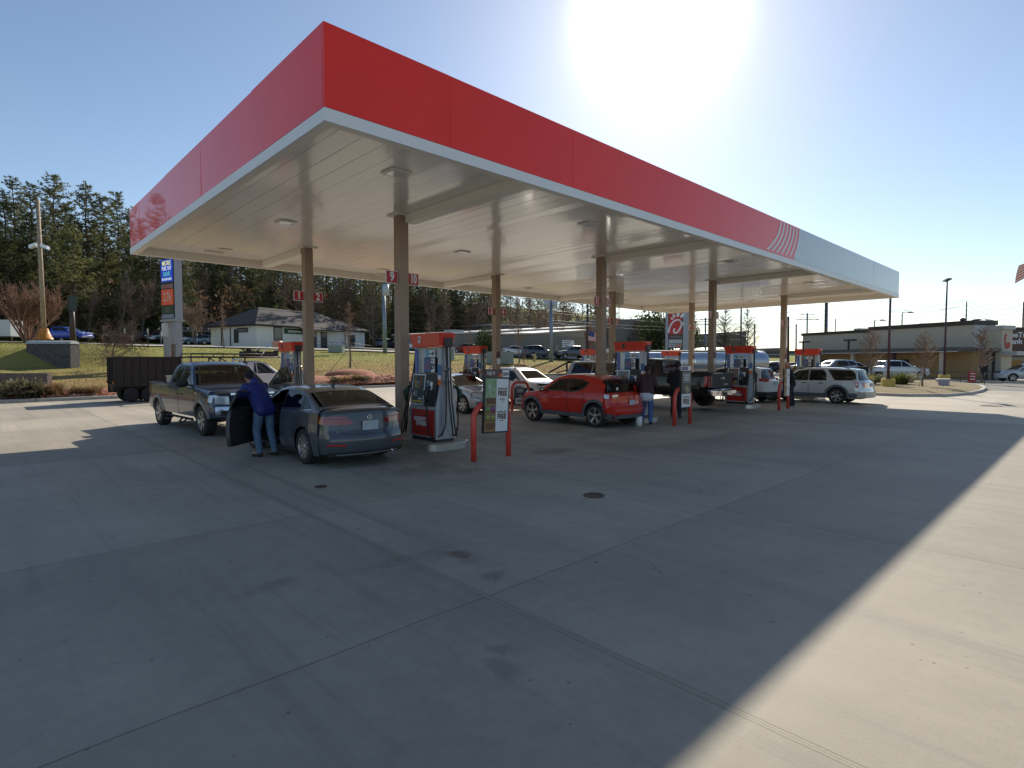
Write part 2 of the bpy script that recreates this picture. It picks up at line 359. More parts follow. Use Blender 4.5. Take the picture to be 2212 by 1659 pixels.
# road on the right past the landscaped island
b=MB(); p=[gp(1640,826),gp(2400,826),gp(2600,800),gp(1640,798)]
b.add([(q.x,q.y,.004) for q in p],[(0,1,2,3)]); struct('side_road',b,mat('side_road',(.27,.25,.22),.9,var=.15,scale=.4))
def hills():
    b=MB(); P=[]; rr=random.Random(5)
    for i in range(60):
        px=1300+i*20; h=14+5*math.sin(i*.31)+3*math.sin(i*.8); 
        P.append([atz(px,900,0),atz(px,930,h*.7),atz(px,980,h),atz(px,1150,h*.6)])
    b.grid(P); struct('distant_hills',b,mat('distant_woods',(.10,.13,.14),.95,var=.2,scale=.01))
hills()
# landscaped island on the right
def island():
    near=[(1700,848),(1800,852),(1880,854),(1960,857),(2040,857),(2095,853),(2122,847),(2132,841)]
    far=[(2122,836),(2090,831),(2040,826),(1960,822),(1880,819),(1800,817),(1700,815)]
    pts=[gp(*q) for q in near+far]; n=len(pts); c=sum(pts,Vector())/n
    def inset(k): return [Vector((p.x,p.y,0))+(Vector((c.x-p.x,c.y-p.y,0)).normalized()*k) for p in pts]
    o=inset(0); i=inset(.22); i3=inset(1.6)
    b=MB(); vs=[(p.x,p.y,0) for p in o]+[(p.x,p.y,.15) for p in o]+[(p.x,p.y,.15) for p in i]+[(p.x,p.y,0) for p in i]
    f=[]
    for k in range(n):
        j=(k+1)%n; f+=[(k,j,n+j,n+k),(n+k,n+j,2*n+j,2*n+k),(2*n+k,2*n+j,3*n+j,3*n+k)]
    b.add(vs,f); struct('island_kerb',b,KERB)
    b=MB(); b.add([(p.x,p.y,.13) for p in i]+[(p.x,p.y,.24) for p in i3]+[(c.x,c.y,.3)],[(k,(k+1)%n,n+(k+1)%n,n+k) for k in range(n)]+[(n+k,n+(k+1)%n,2*n) for k in range(n)],True)
    struct('island_ground',b,mat('dry_lawn',(.26,.165,.085),1,col2=(.15,.14,.05),scale=.5,bump=.6,bscale=9))
    return c
ISLC=island()
b=MB(); p=[gp(2010,812),gp(2300,822),gp(2300,806),gp(2060,803)]; b.add([(q.x,q.y,.10) for q in p],[(0,1,2,3)]); struct('verge_lawn',b,GRASS)
b=MB(); q0,q1=gp(1640,812),gp(2300,832); d=(q1-q0).normalized(); nn=Vector((-d.y,d.x,0))
b.extr([q0,q0+nn*.2,q0+nn*.2+Vector((0,0,.16)),q0+Vector((0,0,.16))],q1-q0); struct('road_kerb',b,KERB)
# manholes
STEEL=mat('cast_iron',(.10,.075,.06),.6,.5,var=.3,scale=20)
for i,(px,py,r,lab) in enumerate(((1283,1071,.15,'small round iron cover in front of the second pump'),(693,1052,.09,'tiny dark cover behind the grey saloon car'),(2140,877,.4,'dark manhole cover in the sunlit drive at the right'))):
    p=gp(px,py); b=MB(); b.lathe([(.0,r),(.012,r),(.012,r*.9),(.008,r*.88),(.008,0)],'z',n=24); o=b.build('manhole_cover',STEEL); o.location=(p.x,p.y,0.001); tag(o,lab,'manhole cover')
# ================= canopy =================
CX0,CX1,CY0,CY1=3.56,34.6,7.42,20.6
ZB,ZR,ZT,ZS=5.2,5.39,6.52,5.44
COLX=[7.5,15.35,23.2,31.1]; CYN,CYF=11.75,17.05
def xplane(px,py,Y):
    d=ray(px,py); k=Y/d.y; return d.x*k
RED=mat('fascia_red',(.88,.030,.010),.35,coat=.75,spec=.15,var=.05,scale=.7); RED.node_tree.nodes['Principled BSDF'].inputs['Coat Roughness'].default_value=.03
WHITEP=mat('fascia_white',(.40,.46,.48),.3,coat=.6)
TRIM=mat('fascia_trim',(.74,.77,.78),.4)
SOFF=mat('soffit_paint',(.88,.845,.77),.3,coat=.7)
SOFF.node_tree.nodes['Principled BSDF'].inputs['Coat Roughness'].default_value=.11
TAN=mat('column_tan',(.34,.245,.18),.55,var=.06,scale=3)
BEAM=mat('beam_paint',(.84,.79,.69),.4)
DARK=mat('shadow_gap',(.02,.02,.02),.8)
CAN=thing('fuel_canopy','large red and white fuel station canopy on tan columns over the pumps','canopy',(0,0,0))
rn=random.Random(11)
# red and white fascia panels, one face each, very slightly out of true
b=MB()
def panel(a,c,z0,z1,nrm,mi,th=.04,j=.004):
    a=Vector(a); c=Vector(c); n=Vector(nrm); d=(c-a).normalized(); a=a+d*.003; c=c-d*.003
    o=[rn.uniform(-j,j) for _ in range(4)]
    P=[(a.x,a.y,z0),(c.x,c.y,z0),(c.x,c.y,z1),(a.x,a.y,z1)]
    P=[Vector(p)+n*(th+o[k]) for k,p in enumerate(P)]
    b.cur=mi; b.extr(P,n*-th)
xb0,xt0=xplane(1713,620,CY0),xplane(1725.6,500,CY0)   # red/white border, bottom and top
seams=[CX0,5.65]; 
while seams[-1]+3.05<xb0-1: seams.append(seams[-1]+3.05)
for a,c in zip(seams,seams[1:]): panel((a if a>CX0+.1 else a-.044,CY0,0),(c,CY0,0),ZR,ZT,(0,-1,0),0)
s=seams[-1]
b.cur=0; b.extr([(s+.006,CY0-.04,ZR),(xb0,CY0-.04,ZR),(xt0,CY0-.04,ZT),(s+.006,CY0-.04,ZT)],(0,.04,0))
sw=[xt0]; 
while sw[-1]+3.05<CX1: sw.append(sw[-1]+3.05)
sw.append(CX1)
b.cur=1; b.extr([(xb0+.004,CY0-.04,ZR),(sw[1]-.006,CY0-.04,ZR),(sw[1]-.006,CY0-.04,ZT),(xt0+.004,CY0-.04,ZT)],(0,.04,0))
for a,c in zip(sw[1:],sw[2:]): panel((a,CY0,0),(c,CY0,0),ZR,ZT,(0,-1,0),1)
ysm=[CY0,10.1,13.15,16.2,19.25,CY1]
for a,c in zip(ysm,ysm[1:]): panel((CX0,a,0),(CX0,c,0),ZR,ZT,(-1,0,0),0,j=.006)
for a,c in zip(ysm,ysm[1:]): panel((CX1,a,0),(CX1,c,0),ZR,ZT,(1,0,0),1)
for k in range(10):
    a=CX0+k*(CX1-CX0)/10; panel((a,CY1,0),(a+(CX1-CX0)/10,CY1,0),ZR,ZT,(0,1,0),0)
b.build('fascia_panel',[RED,WHITEP],CAN)
# seven curved white stripes on the fascia where red turns white
b=MB()
for k in range(7):
    f=k/6; xb=18.1+f*(20.28-18.1); xt=19.12+f*(20.78-19.12); wb=.17-.055*f; wt=.115-.02*f; n=12
    L_,R_=[],[]
    for i in range(n+1):
        t=i/n; z=ZR+.05+(ZT-ZR-.1)*t; bow=(1-(1-t)**1.9); x=xb+(xt-xb)*bow; wd=wb+(wt-wb)*t
        L_.append((x-wd/2,CY0-.047,z)); R_.append((x+wd/2,CY0-.047,z))
    b.grid([L_,R_],smooth=False)
b.build('fascia_stripe',mat('stripe_white',(.74,.74,.74),.35),CAN)
# pale trim running round the bottom edge
b=MB()
for (x0,x1,y0,y1) in ((CX0-.05,CX1+.05,CY0-.05,CY0),(CX0-.05,CX1+.05,CY1,CY1+.05),(CX0-.05,CX0,CY0,CY1),(CX1,CX1+.05,CY0,CY1)):
    b.box(x0,x1,y0,y1,ZB,ZR-.012)
b.build('fascia_trim',TRIM,CAN)
b=MB()
for (x0,x1,y0,y1) in ((CX0,CX1,CY0,CY0+.12),(CX0,CX1,CY1-.12,CY1),(CX0,CX0+.12,CY0+.12,CY1-.12),(CX1-.12,CX1,CY0+.12,CY1-.12)):
    b.box(x0,x1,y0,y1,ZB+.004,ZS+.05)
b.build('inner_return',BEAM,CAN)
# soffit: long pans with a groove between, each pan very slightly tilted
b=MB(); x=CX0+.12; P=[]
pw=.4
while x<CX1-.13:
    x2=min(x+pw,CX1-.12); k=rn.uniform(-.0035,.0035); s=rn.uniform(-.003,.003)
    segs=8
    rows=[]
    for i in range(segs+1):
        y=CY0+.12+(CY1-CY0-.24)*i/segs; w_=rn.uniform(-.0007,.0007)
        rows.append([(x,y,ZS+.02),(x+.004,y,ZS+k+w_),(x2-.006,y,ZS-k+w_+s*.3),(x2,y,ZS+.02)])
    b.grid(rows,smooth=False); x=x2
b.build('soffit',SOFF,CAN,fixn=False)
b=MB(); b.box(CX0+.05,CX1-.05,CY0+.05,CY1-.05,ZS+.06,ZT-.15); b.build('roof_deck',mat('deck_metal',(.35,.35,.34),.5,.4),CAN)
# columns with beams
for X in COLX:
    for Y in (CYN,CYF):
        b=MB(); b.box(X-.13,X+.13,Y-.13,Y+.13,0,ZS+.03,b=.012); c=b.build('column',TAN,CAN)
        b=MB(); b.box(X-.24,X+.24,Y-.24,Y+.24,ZS-.035,ZS-.004); b.build('collar',BEAM,c)
    b=MB(); b.box(X+.02,X+.30,CY0+.13,CYN-.135,ZS-.2,ZS-.006); b.build('beam',BEAM,CAN)
    b=MB(); b.box(X-.15,X+.15,CYF+.135,CY1-.13,ZS-.2,ZS-.006); b.build('beam',BEAM,CAN)
# recessed square luminaires in the soffit
LENS=mat('lamp_lens',(.75,.76,.74),.15,coat=1)
for X in (5.75,11.4,19.3,27.1,33.0):
    for Y in (9.15,14.3,19.2):
        b=MB(); b.box(-.22,.22,-.22,.22,-.022,-.008,b=.03); l=b.build('canopy_light',BEAM,CAN); l.location=(X,Y,ZS)
        b=MB(); b.box(-.15,.15,-.15,.15,-.034,-.023,b=.05); b.build('lens',LENS,l)
# brackets hanging at the beam ends
for X,Y in ((11.0,8.0),(18.9,8.0),(26.6,8.0),(5.6,19.7),(12,CY1-.4),(29,8.0)): b=MB(); b.box(X-.3,X+.3,Y-.06,Y+.06,ZS-.06,ZS-.02); b.build('bracket',BEAM,CAN)
# electric box under the soffit on a far column
t=MB(); t.box(-.15,.25,-.12,.12,-.62,0,b=.01); o=t.build('junction_box',mat('box_white',(.62,.60,.54),.5)); o.location=(COLX[2]+.55,CYF,ZS-.03)
tag(o,'pale electrical box hanging below the canopy ceiling beside a far column','electrical box')
t=MB(); 
for k in range(2): t.tube([(0,-.05+.1*k,-.62),(0,-.05+.1*k,-2.2),(-.25,-.05+.1*k,-2.6),(-.36,-.05+.1*k,-3.0),(-.36,-.05+.1*k,-4.4)],.018,6)
t.build('conduit',mat('conduit_grey',(.25,.25,.25),.5),o)
# pump numbers on the columns
SIGNR=mat('sign_red',(.45,.02,.03),.4); WHT=mat('sign_white',(.75,.75,.75),.45); BLK=mat('print_black',(.02,.02,.02),.5)
def number_sign(X,Y,side,num,z=3.93):
    lab={'1':'red sign reading 1 on the far column behind the grey saloon','2':'red sign reading 2 on the far column behind the grey saloon'}.get(num,'red pump number sign reading %s high on its tan column'%num)
    s=thing('pump_number_sign',lab,'number sign',(X+side*(.135+.165),Y-.05,z),0,'pump number signs on the columns')
    b=MB(); b.box(-.16,.16,-.008,.008,-.15,.15); b.build('backing',WHT,s)
    b=MB(); b.box(-.145,.145,-.014,-.0085,-.135,.135); b.build('sign_face',SIGNR,s)
    textmesh(num,.30,plane_M((0,-.0165,0),(1,0,0)),WHT,'number',s,bold=.010,sx=.85 if len(num)==1 else .62)
for i,X in enumerate(COLX):
    number_sign(X,CYN,-1,str(9+2*i)); number_sign(X,CYN,1,str(10+2*i))
    number_sign(X,CYF,-1,str(1+2*i)); number_sign(X,CYF,1,str(2+2*i))
# small notices on columns
NOT=mat('notice_brown',(.14,.04,.03),.5)
for X,Y,l in ((COLX[1],CYF,'second'),(COLX[2],CYF,'third'),(COLX[3],CYF,'fourth'),(COLX[2],CYN,'third near'),(COLX[3],CYN,'fourth near')):
    s=thing('column_notice','small dark red and white notice on the %s %s row column'%(l.split()[0],'near' if 'near' in l else 'far'),'notice',(X,Y-.132,2.05),0,'notices on the columns')
    b=MB(); b.box(-.1,.1,-.014,0,.02,.26); b.build('upper_plate',NOT,s)
    b=MB(); b.box(-.09,.09,-.014,0,-.24,-.01); b.build('lower_plate',WHT,s)
# ================= dispensers =================
SS=mat('brushed_steel',(.52,.54,.56),.32,.85,var=.12,scale=6)
SILV=mat('silver_cladding',(.42,.45,.50),.38,.5,var=.05,scale=5)
PRED=mat('pump_red',(.50,.03,.02),.35,coat=.6); CRED=mat('crown_red',(.66,.045,.02),.35,coat=.5)
BLKP=mat('black_plastic',(.025,.025,.028),.45); HOSE=mat('hose_rubber',(.03,.02,.022),.5)
SCR=mat('screen_glass',(.06,.07,.08),.1,coat=1); BLUE=mat('poster_blue',(.06,.16,.36),.4); GREY=mat('keypad_grey',(.18,.18,.17),.5); YEL=mat('label_yellow',(.55,.38,.03),.5); ORG=mat('label_orange',(.65,.15,.03),.5); GRN=mat('nozzle_green',(.008,.035,.02),.5); POST=mat('column_blue_note',(.09,.14,.42),.5)
def make_dispenser():
    T=thing('fuel_dispenser','x','fuel pump')
    hx,hy=.275,.50
    b=MB(); b.box(-.24,.24,-.47,.47,0,.08); b.build('plinth',BLKP,T)
    b=MB(); b.box(-hx+.02,hx-.02,-hy+.02,hy-.02,.08,.78,b=.02); b.build('cabinet',WHT if False else mat('pump_frame',(.55,.56,.56),.4,.3),T)
    b=MB()
    b.extr([(-.25,-hy+.03,.78),(.25,-hy+.03,.78),(.16,-hy+.03,1.5),(-.16,-hy+.03,1.5)],(0,2*hy-.06,0)); b.build('upper_housing',BLKP,T)
    for s in (-1,1):     # tapering silver side sheet rising into a pillar
        pr=[(-hx,.06),(hx,.06),(hx,.74),(.14,1.34),(.12,1.42),(.12,2.1),(-.12,2.1),(-.12,1.42),(-.14,1.34),(-hx,.74)]
        y0=s*hy; b=MB(); b.extr([(x,y0-s*.05,z) for x,z in pr],(0,s*.06,0))
        b.extr([(x*.9,y0+s*.01,z) for x,z in [(-.12,.1),(.12,.1),(.10,1.35),(-.10,1.35)]],(0,s*.05,0))
        b.extr([(-.11,y0-s*.05,1.43),(.11,y0-s*.05,1.43),(.11,y0-s*.05,2.1),(-.11,y0-s*.05,2.1)],(0,-s*.09,0))
        b.build('side_cladding',SILV,T)
    # crown
    b=MB(); o=[(-.225,-.62),(.225,-.62),(.225,.62),(-.225,.62)]; q=[(-.19,-.57),(.19,-.57),(.19,.57),(-.19,.57)]
    def rr(P,k): 
        x,y=P[2]; return [(-x+k,-y),(x-k,-y),(x,-y+k),(x,y-k),(x-k,y),(-x+k,y),(-x,y-k),(-x,-y+k)]
    A=rr(q,.05);Bq=rr(o,.06); vs=[(x,y,2.09) for x,y in A]+[(x,y,2.13) for x,y in A]+[(x,y,2.38) for x,y in Bq]+[(x*.97,y*.99,2.40) for x,y in Bq]
    f=[tuple(range(8))[::-1]]+[(k*8+i,k*8+(i+1)%8,(k+1)*8+(i+1)%8,(k+1)*8+i) for k in range(3) for i in range(8)]+[tuple(range(24,32))]
    b.add(vs,f); b.build('crown',CRED,T)
    b=MB(); b.cur=0; b.box(-.11,.11,-.64,-.56,2.1,2.29,b=.015); b.build('hose_outlet',BLKP,T)
    for s in (-1,1):     # both faces
        M=Matrix.Rotation(0 if s<0 else PI,4,'Z')
        def part(mb,name,m): return mb.xf(M).build(name,m,T)
        b=MB(); b.box(-hx-.012,-hx+.03,-.42,.40,.12,.70,b=0); p=part(b,'lower_panel',PRED)
        Mt=M@plane_M((-hx-.014,.10,.48),(0,-1,0)); textmesh('MURPHY',.125,Mt,WHT,'lettering',p,bold=.006,sx=.95,shear=.25)
        Mt=M@plane_M((-hx-.014,.02,.38),(0,-1,0)); textmesh('EXPRESS',.125,Mt,WHT,'lettering',p,bold=.006,sx=.95,shear=.25)
        # face leans back: x at height z
        fx=lambda z: -.25-.03+(z-.78)*.125
        def slab(y0,y1,z0,z1,th,o=0): 
            q=MB(); q.extr([(fx(z0)+o,y0,z0),(fx(z0)+o,y1,z0),(fx(z1)+o,y1,z1),(fx(z1)+o,y0,z1)],(-th,0,0)); return q
        p=part(slab(-.10,.40,.79,1.49,.05),'screen_bezel',SS)
        for (y0,y1,z0,z1,m_,nm) in ((-.06,.36,.84,1.46,SCR,'screen_field'),):
            q=slab(y0,y1,z0,z1,.008,-.05).xf(M); q.build(nm,m_,p)
        for (y0,y1,z0,z1,m_) in ((.10,.24,1.18,1.34,GREY),(.0,.12,1.0,1.1,BLKP),(.16,.3,.98,1.12,GREY),(-.04,.34,.86,.90,YEL),(.04,.06,1.22,1.42,ORG),(.25,.27,1.2,1.42,YEL),(.1,.2,1.2,1.28,YEL),(.26,.31,1.02,1.08,WHT),(-.03,.1,.93,.955,WHT)):
            slab(y0,y1,z0,z1,.004,-.06).xf(M).build('keypad',m_,p)
        p=part(slab(-.47,-.11,.79,1.47,.015),'nozzle_bay',BLKP)
        for (y0,y1,z0,z1,m_) in ((-.2,-.14,1.16,1.3,BLUE),(-.34,-.24,1.14,1.32,WHT),(-.21,-.14,1.02,1.12,WHT),(-.2,-.14,1.31,1.34,WHT)):
            slab(y0,y1,z0,z1,.004,-.017).xf(M).build('notice',m_,p)
        for yy,mm in ((-.27,BLKP),(.52,GRN)):
            b=MB(); b.tube([(-.34,yy,.86),(-.37,yy,.98),(-.36,yy,1.1),(-.28,yy,1.2),(-.2,yy,1.22)],[.03,.045,.05,.035,.02],8); b.tube([(-.40,yy,1.0),(-.44,yy,1.06),(-.40,yy,1.14)],.012,6); part(b,'nozzle',mm)
        # topper poster between the pillars
        b=MB(); b.box(-.05,-.02,-.19,.25,1.51,1.86); p=part(b,'poster_frame',BLKP)
        b=MB(); b.box(-.056,-.0505,-.02,-.165,1.53,1.84); part(b,'poster_price',WHT).parent=p
        b=MB(); b.box(-.056,-.0505,.0,.23,1.53,1.84); part(b,'poster_picture',BLUE).parent=p
        b=MB()
        for k in range(3): b.box(-.06,-.0565,.03+.065*k,.055+.065*k,1.58,1.80-.03*k)
        part(b,'poster_cans',mat('can_red',(.4,.08,.1),.4)).parent=p
        textmesh('2',.15,M@plane_M((-.058,-.07,1.755),(0,-1,0)),BLK,'price',p,bold=.003); textmesh('$5',.17,M@plane_M((-.058,-.08,1.65),(0,-1,0)),BLK,'price',p,bold=.003,sx=.8); textmesh('50',.06,M@plane_M((-.058,-.145,1.69),(0,-1,0)),BLK,'price',p)
        b=MB(); b.box(-.045,-.03,-.16,.20,1.875,2.03); p=part(b,'offer_card',WHT)
        b=MB(); b.box(-.05,-.0455,.07,.2,1.875,2.03); part(b,'offer_picture',mat('poster_cyan',(.15,.42,.55),.4)).parent=p
        textmesh('SAVE',.045,M@plane_M((-.048,.02,1.94),(0,-1,0)),BLK,'price',p); textmesh('$4',.11,M@plane_M((-.048,-.09,1.95),(0,-1,0)),BLK,'price',p,bold=.002,sx=.8)
        # blue notices down the far pillar, hanging tag by the near one
        b=MB(); b.box(-.128,-.121,.40,.5,1.45,2.05); p=part(b,'pillar_notice',POST)
        b=MB()
        for k in range(9): b.box(-.131,-.1285,.415,.485,1.5+k*.06,1.512+k*.06)
        part(b,'notice_lines',mat('pale_ink',(.4,.45,.6),.5)).parent=p
        b=MB(); b.box(-.2,-.19,-.60,-.47,1.42,1.70); p=part(b,'hose_tag',BLUE)
        b=MB(); b.box(-.201,-.189,-.60,-.47,1.26,1.418); part(b,'tag_orange',ORG).parent=p
        b=MB(); b.box(-.2015,-.1885,-.59,-.48,1.38,1.47); part(b,'tag_white',WHT).parent=p
    # hoses
    def hose(pts): 
        P=[Vector(p) for p in pts]; out=[]
        for i in range(len(P)-1):
            p0=P[max(i-1,0)];p1=P[i];p2=P[i+1];p3=P[min(i+2,len(P)-1)]
            for k in range(6):
                t=k/6; out.append(.5*((2*p1)+(-p0+p2)*t+(2*p0-5*p1+4*p2-p3)*t*t+(-p0+3*p1-3*p2+p3)*t**3))
        out.append(P[-1]); b=MB(); b.tube(out,.016,7); b.build('hose',HOSE,T)
    hose([(-.05,-.59,2.12),(-.06,-.6,1.6),(-.07,-.61,.9),(-.10,-.60,.35),(-.20,-.52,.13),(-.33,-.42,.12),(-.36,-.3,.35),(-.35,-.27,.86)])
    hose([(.05,-.59,2.12),(.06,-.6,1.5),(.08,-.62,.9),(.16,-.62,.3),(.24,-.58,.10),(.33,-.45,.25),(.36,-.3,.5),(.35,-.27,.86)])
    hose([(-.02,-.59,2.12),(-.01,-.6,1.5),(.0,-.64,.9),(.06,-.66,.3),(.14,-.60,.12),(.24,-.62,.3),(.27,-.60,.8)])
    hose([(-.05,.58,2.10),(-.12,.60,1.5),(-.3,.62,.8),(-.42,.62,.3),(-.44,.58,.12),(-.42,.52,.3),(-.36,.52,.86)])
    hose([(-.03,.57,2.10),(-.1,.58,1.5),(-.26,.58,.8),(-.36,.56,.3),(-.38,.53,.16),(-.37,.48,.4),(-.35,.50,.86)])
    for s in (-1,1):
        b=MB(); b.tube([(.07*s,-.585,1.25),(.07*s,-.585,2.1)],.009,6); b.tube([(.03*s,-.585,1.6),(.10*s,-.585,1.6)],.03,6); b.build('hose_retractor',SS,T)
    return T
def make_island():
    T=thing('pump_island','x','pump island')
    def outline(w_,l0,l1,r):
        P=[]
        for cx,cy,a0 in ((-w_+r,l0+r,180),(w_-r,l0+r,270),(w_-r,l1-r,0),(-w_+r,l1-r,90)):
            for k in range(7): a=R(a0+15*k); P.append((cx+r*math.cos(a),cy+r*math.sin(a)))
        return P
    b=MB(); b.prism(outline(.56,-.75,.85,.3),0,.12); b.build('skirt',SS,T)
    b=MB(); b.prism(outline(.58,-.77,.87,.3),.122,.15); b.build('rim',SS,T)
    b=MB(); b.prism(outline(.54,-.73,.83,.28),.1505,.156); b.build('top_slab',CONC,T)
    return T
D0=make_dispenser(); I0=make_island(); first=True
near_lab={9:'nearest fuel pump with red crown numbered 9 beside the grey saloon',11:'fuel pump with red crown numbered 11 between the red crossover and the black pickup',13:'fuel pump with red crown numbered 13 behind the black pickup tailgate',15:'fuel pump with red crown numbered 15 behind the silver estate wagon'}
far_lab={1:'far fuel pump with red crown numbered 1 behind the grey saloon',3:'far fuel pump with red crown numbered 3 behind the silver saloon',5:'far fuel pump with red crown numbered 5 behind the second pale pickup',7:'far fuel pump with red crown numbered 7 in front of the tanker'}
for row,(Y,labs) in enumerate(((10.5,near_lab),(18.4,far_lab))):
    for X,(num,lab) in zip(COLX,labs.items()):
        if first: d,i=D0,I0; first=False; d.location=(X,Y,.156); i.location=(X,Y,0)
        else: d=dup(D0,(X,Y,.156),0); i=dup(I0,(X,Y,0),0)
        d['label']=lab; d['group']='fuel pumps under the canopy'; i['label']='steel edged pump island under the pump numbered %d'%num; i['group']='pump islands'
        b=MB(); b.box(-.232,-.212,.14,.22,2.19,2.34); nb=b.build('number_plate',WHT,d); textmesh(str(num),.13,plane_M((-.2345,.18,2.265),(0,-1,0)),BLK,'number',nb,bold=.004,sx=.7 if num<10 else .5)
# ================= hoops and poster boards =================
HRED=mat('hoop_red',(.62,.055,.035),.45,coat=.3,var=.1,scale=8)
def make_hoop():
    P=[(-.46,0,0)]+[(-.46,0,.6)]+[(-.46+.3-.3*math.cos(R(a)),0,.8+.3*math.sin(R(a))) for a in (0,22,45,67,90)]+[(.16+.3*math.sin(R(a)),0,.8+.3*math.cos(R(a))) for a in (0,22,45,67,90)]+[(.46,0,.6),(.46,0,0)]
    b=MB(); b.tube(P,.057,12); o=b.build('hoop_bollard',HRED); return o
def make_board():
    T=thing('poster_board','x','poster board')
    b=MB(); b.box(-.33,.33,-.03,.02,0,1.10,b=.0); b.build('frame',BLKP,T)
    b=MB(); b.box(-.02,.30,-.036,-.0305,.03,1.07); p=b.build('offer_sheet',WHT,T)
    return T,p
GR1=mat('poster_green',(.12,.28,.09),.5,col2=(.35,.45,.3),scale=14); BRN=mat('poster_brown',(.13,.06,.035),.5); OCH=mat('poster_ochre',(.30,.15,.05),.5)
def near_board(T,p):
    def txt(s,size,x,z,m=BRN,bold=.0,sx=1,y=-.038): textmesh(s,size,plane_M((x,y,z),(1,0,0)),m,'lettering',p,bold=bold,sx=sx)
    for zc in (.84,.38):
        txt('BUY',.045,.05,zc+.03,bold=.001,sx=.8); txt('1',.075,.105,zc+.04,bold=.002,sx=.9); txt('ROLL GET',.045,.175,zc+.03,bold=.001,sx=.7); txt('1',.075,.25,zc+.04,bold=.002,sx=.9)
        txt('FREE',.14,.14,zc-.06,bold=.006,sx=.82)
    for k,z in enumerate((.68,.655,.63)): txt(('Copenhagen','The 1.2 Wintergreen','or Mint')[k],.022,.14,z)
    txt('Skoal Blends',.022,.14,.24); 
    b=MB(); b.box(.04,.24,-.0375,-.0365,.59,.593); b.box(.0,.28,-.0375,-.0365,.51,.513); b.box(.06,.22,-.0375,-.0365,.13,.133); b.build('rule',GREY,p)
    b=MB(); b.box(-.305,-.022,-.036,-.0305,.56,1.07); b.build('picture_green',GR1,T)
    b=MB(); b.box(-.305,-.022,-.036,-.0305,.03,.558); b.build('picture_ochre',OCH,T)
    for q_ in ((-.29,-.03,.57,.69),(-.27,-.04,.08,.2)): b=MB(); b.box(q_[0],q_[1],-.040,-.0365,q_[2],q_[3]); b.build('caption_panel',BRN,T)
    for (x,z,c) in ((-.24,.46,(.16,.25,.07)),(-.10,.47,(.22,.08,.2)),(-.235,.30,(.3,.28,.05)),(-.095,.30,(.3,.26,.06))):
        q=MB(); q.lathe([(0,.072),(-.004,.072),(-.004,0)],'y',(x,-.0365,z),n=20); q.build('tin_rim',GREY,T)
        q=MB(); q.lathe([(0,.06),(-.003,.06),(-.003,0)],'y',(x,-.041,z),n=20); q.build('tin_lid',mat('tin%d'%int(x*-1000+z*100),c,.4),T)
    q=MB(); q.lathe([(0,.10),(-.004,.10),(-.004,.07),(0,.07)],'y',(-.12,-.0365,.80),n=24); q.extr([(-.26,-.037,.88),(-.2,-.037,1.0),(-.14,-.037,.88)],(0,-.004,0)); q.build('picture_line',mat('sketch_pale',(.4,.5,.38),.5),T)
    b=MB(); b.box(-.32,.13,-.03,.0,1.105,1.25); q=b.build('header_strip',mat('header_brown',(.12,.05,.05),.5),T); textmesh('NJOY',.10,plane_M((-.17,-.033,1.17),(1,0,0)),WHT,'lettering',q,sx=.9)
    b=MB(); b.extr([(.0,-.034,1.11),(.12,-.034,1.11),(.12,-.034,1.19),(.06,-.034,1.17)],(0,.002,0)); b.build('header_orange',ORG,q)
    b=MB(); b.box(.131,.31,-.03,.0,1.105,1.25); q=b.build('header_price',WHT,T); textmesh('$2.99',.085,plane_M((.22,-.033,1.165),(1,0,0)),BLK,'lettering',q,bold=.002,sx=.75)
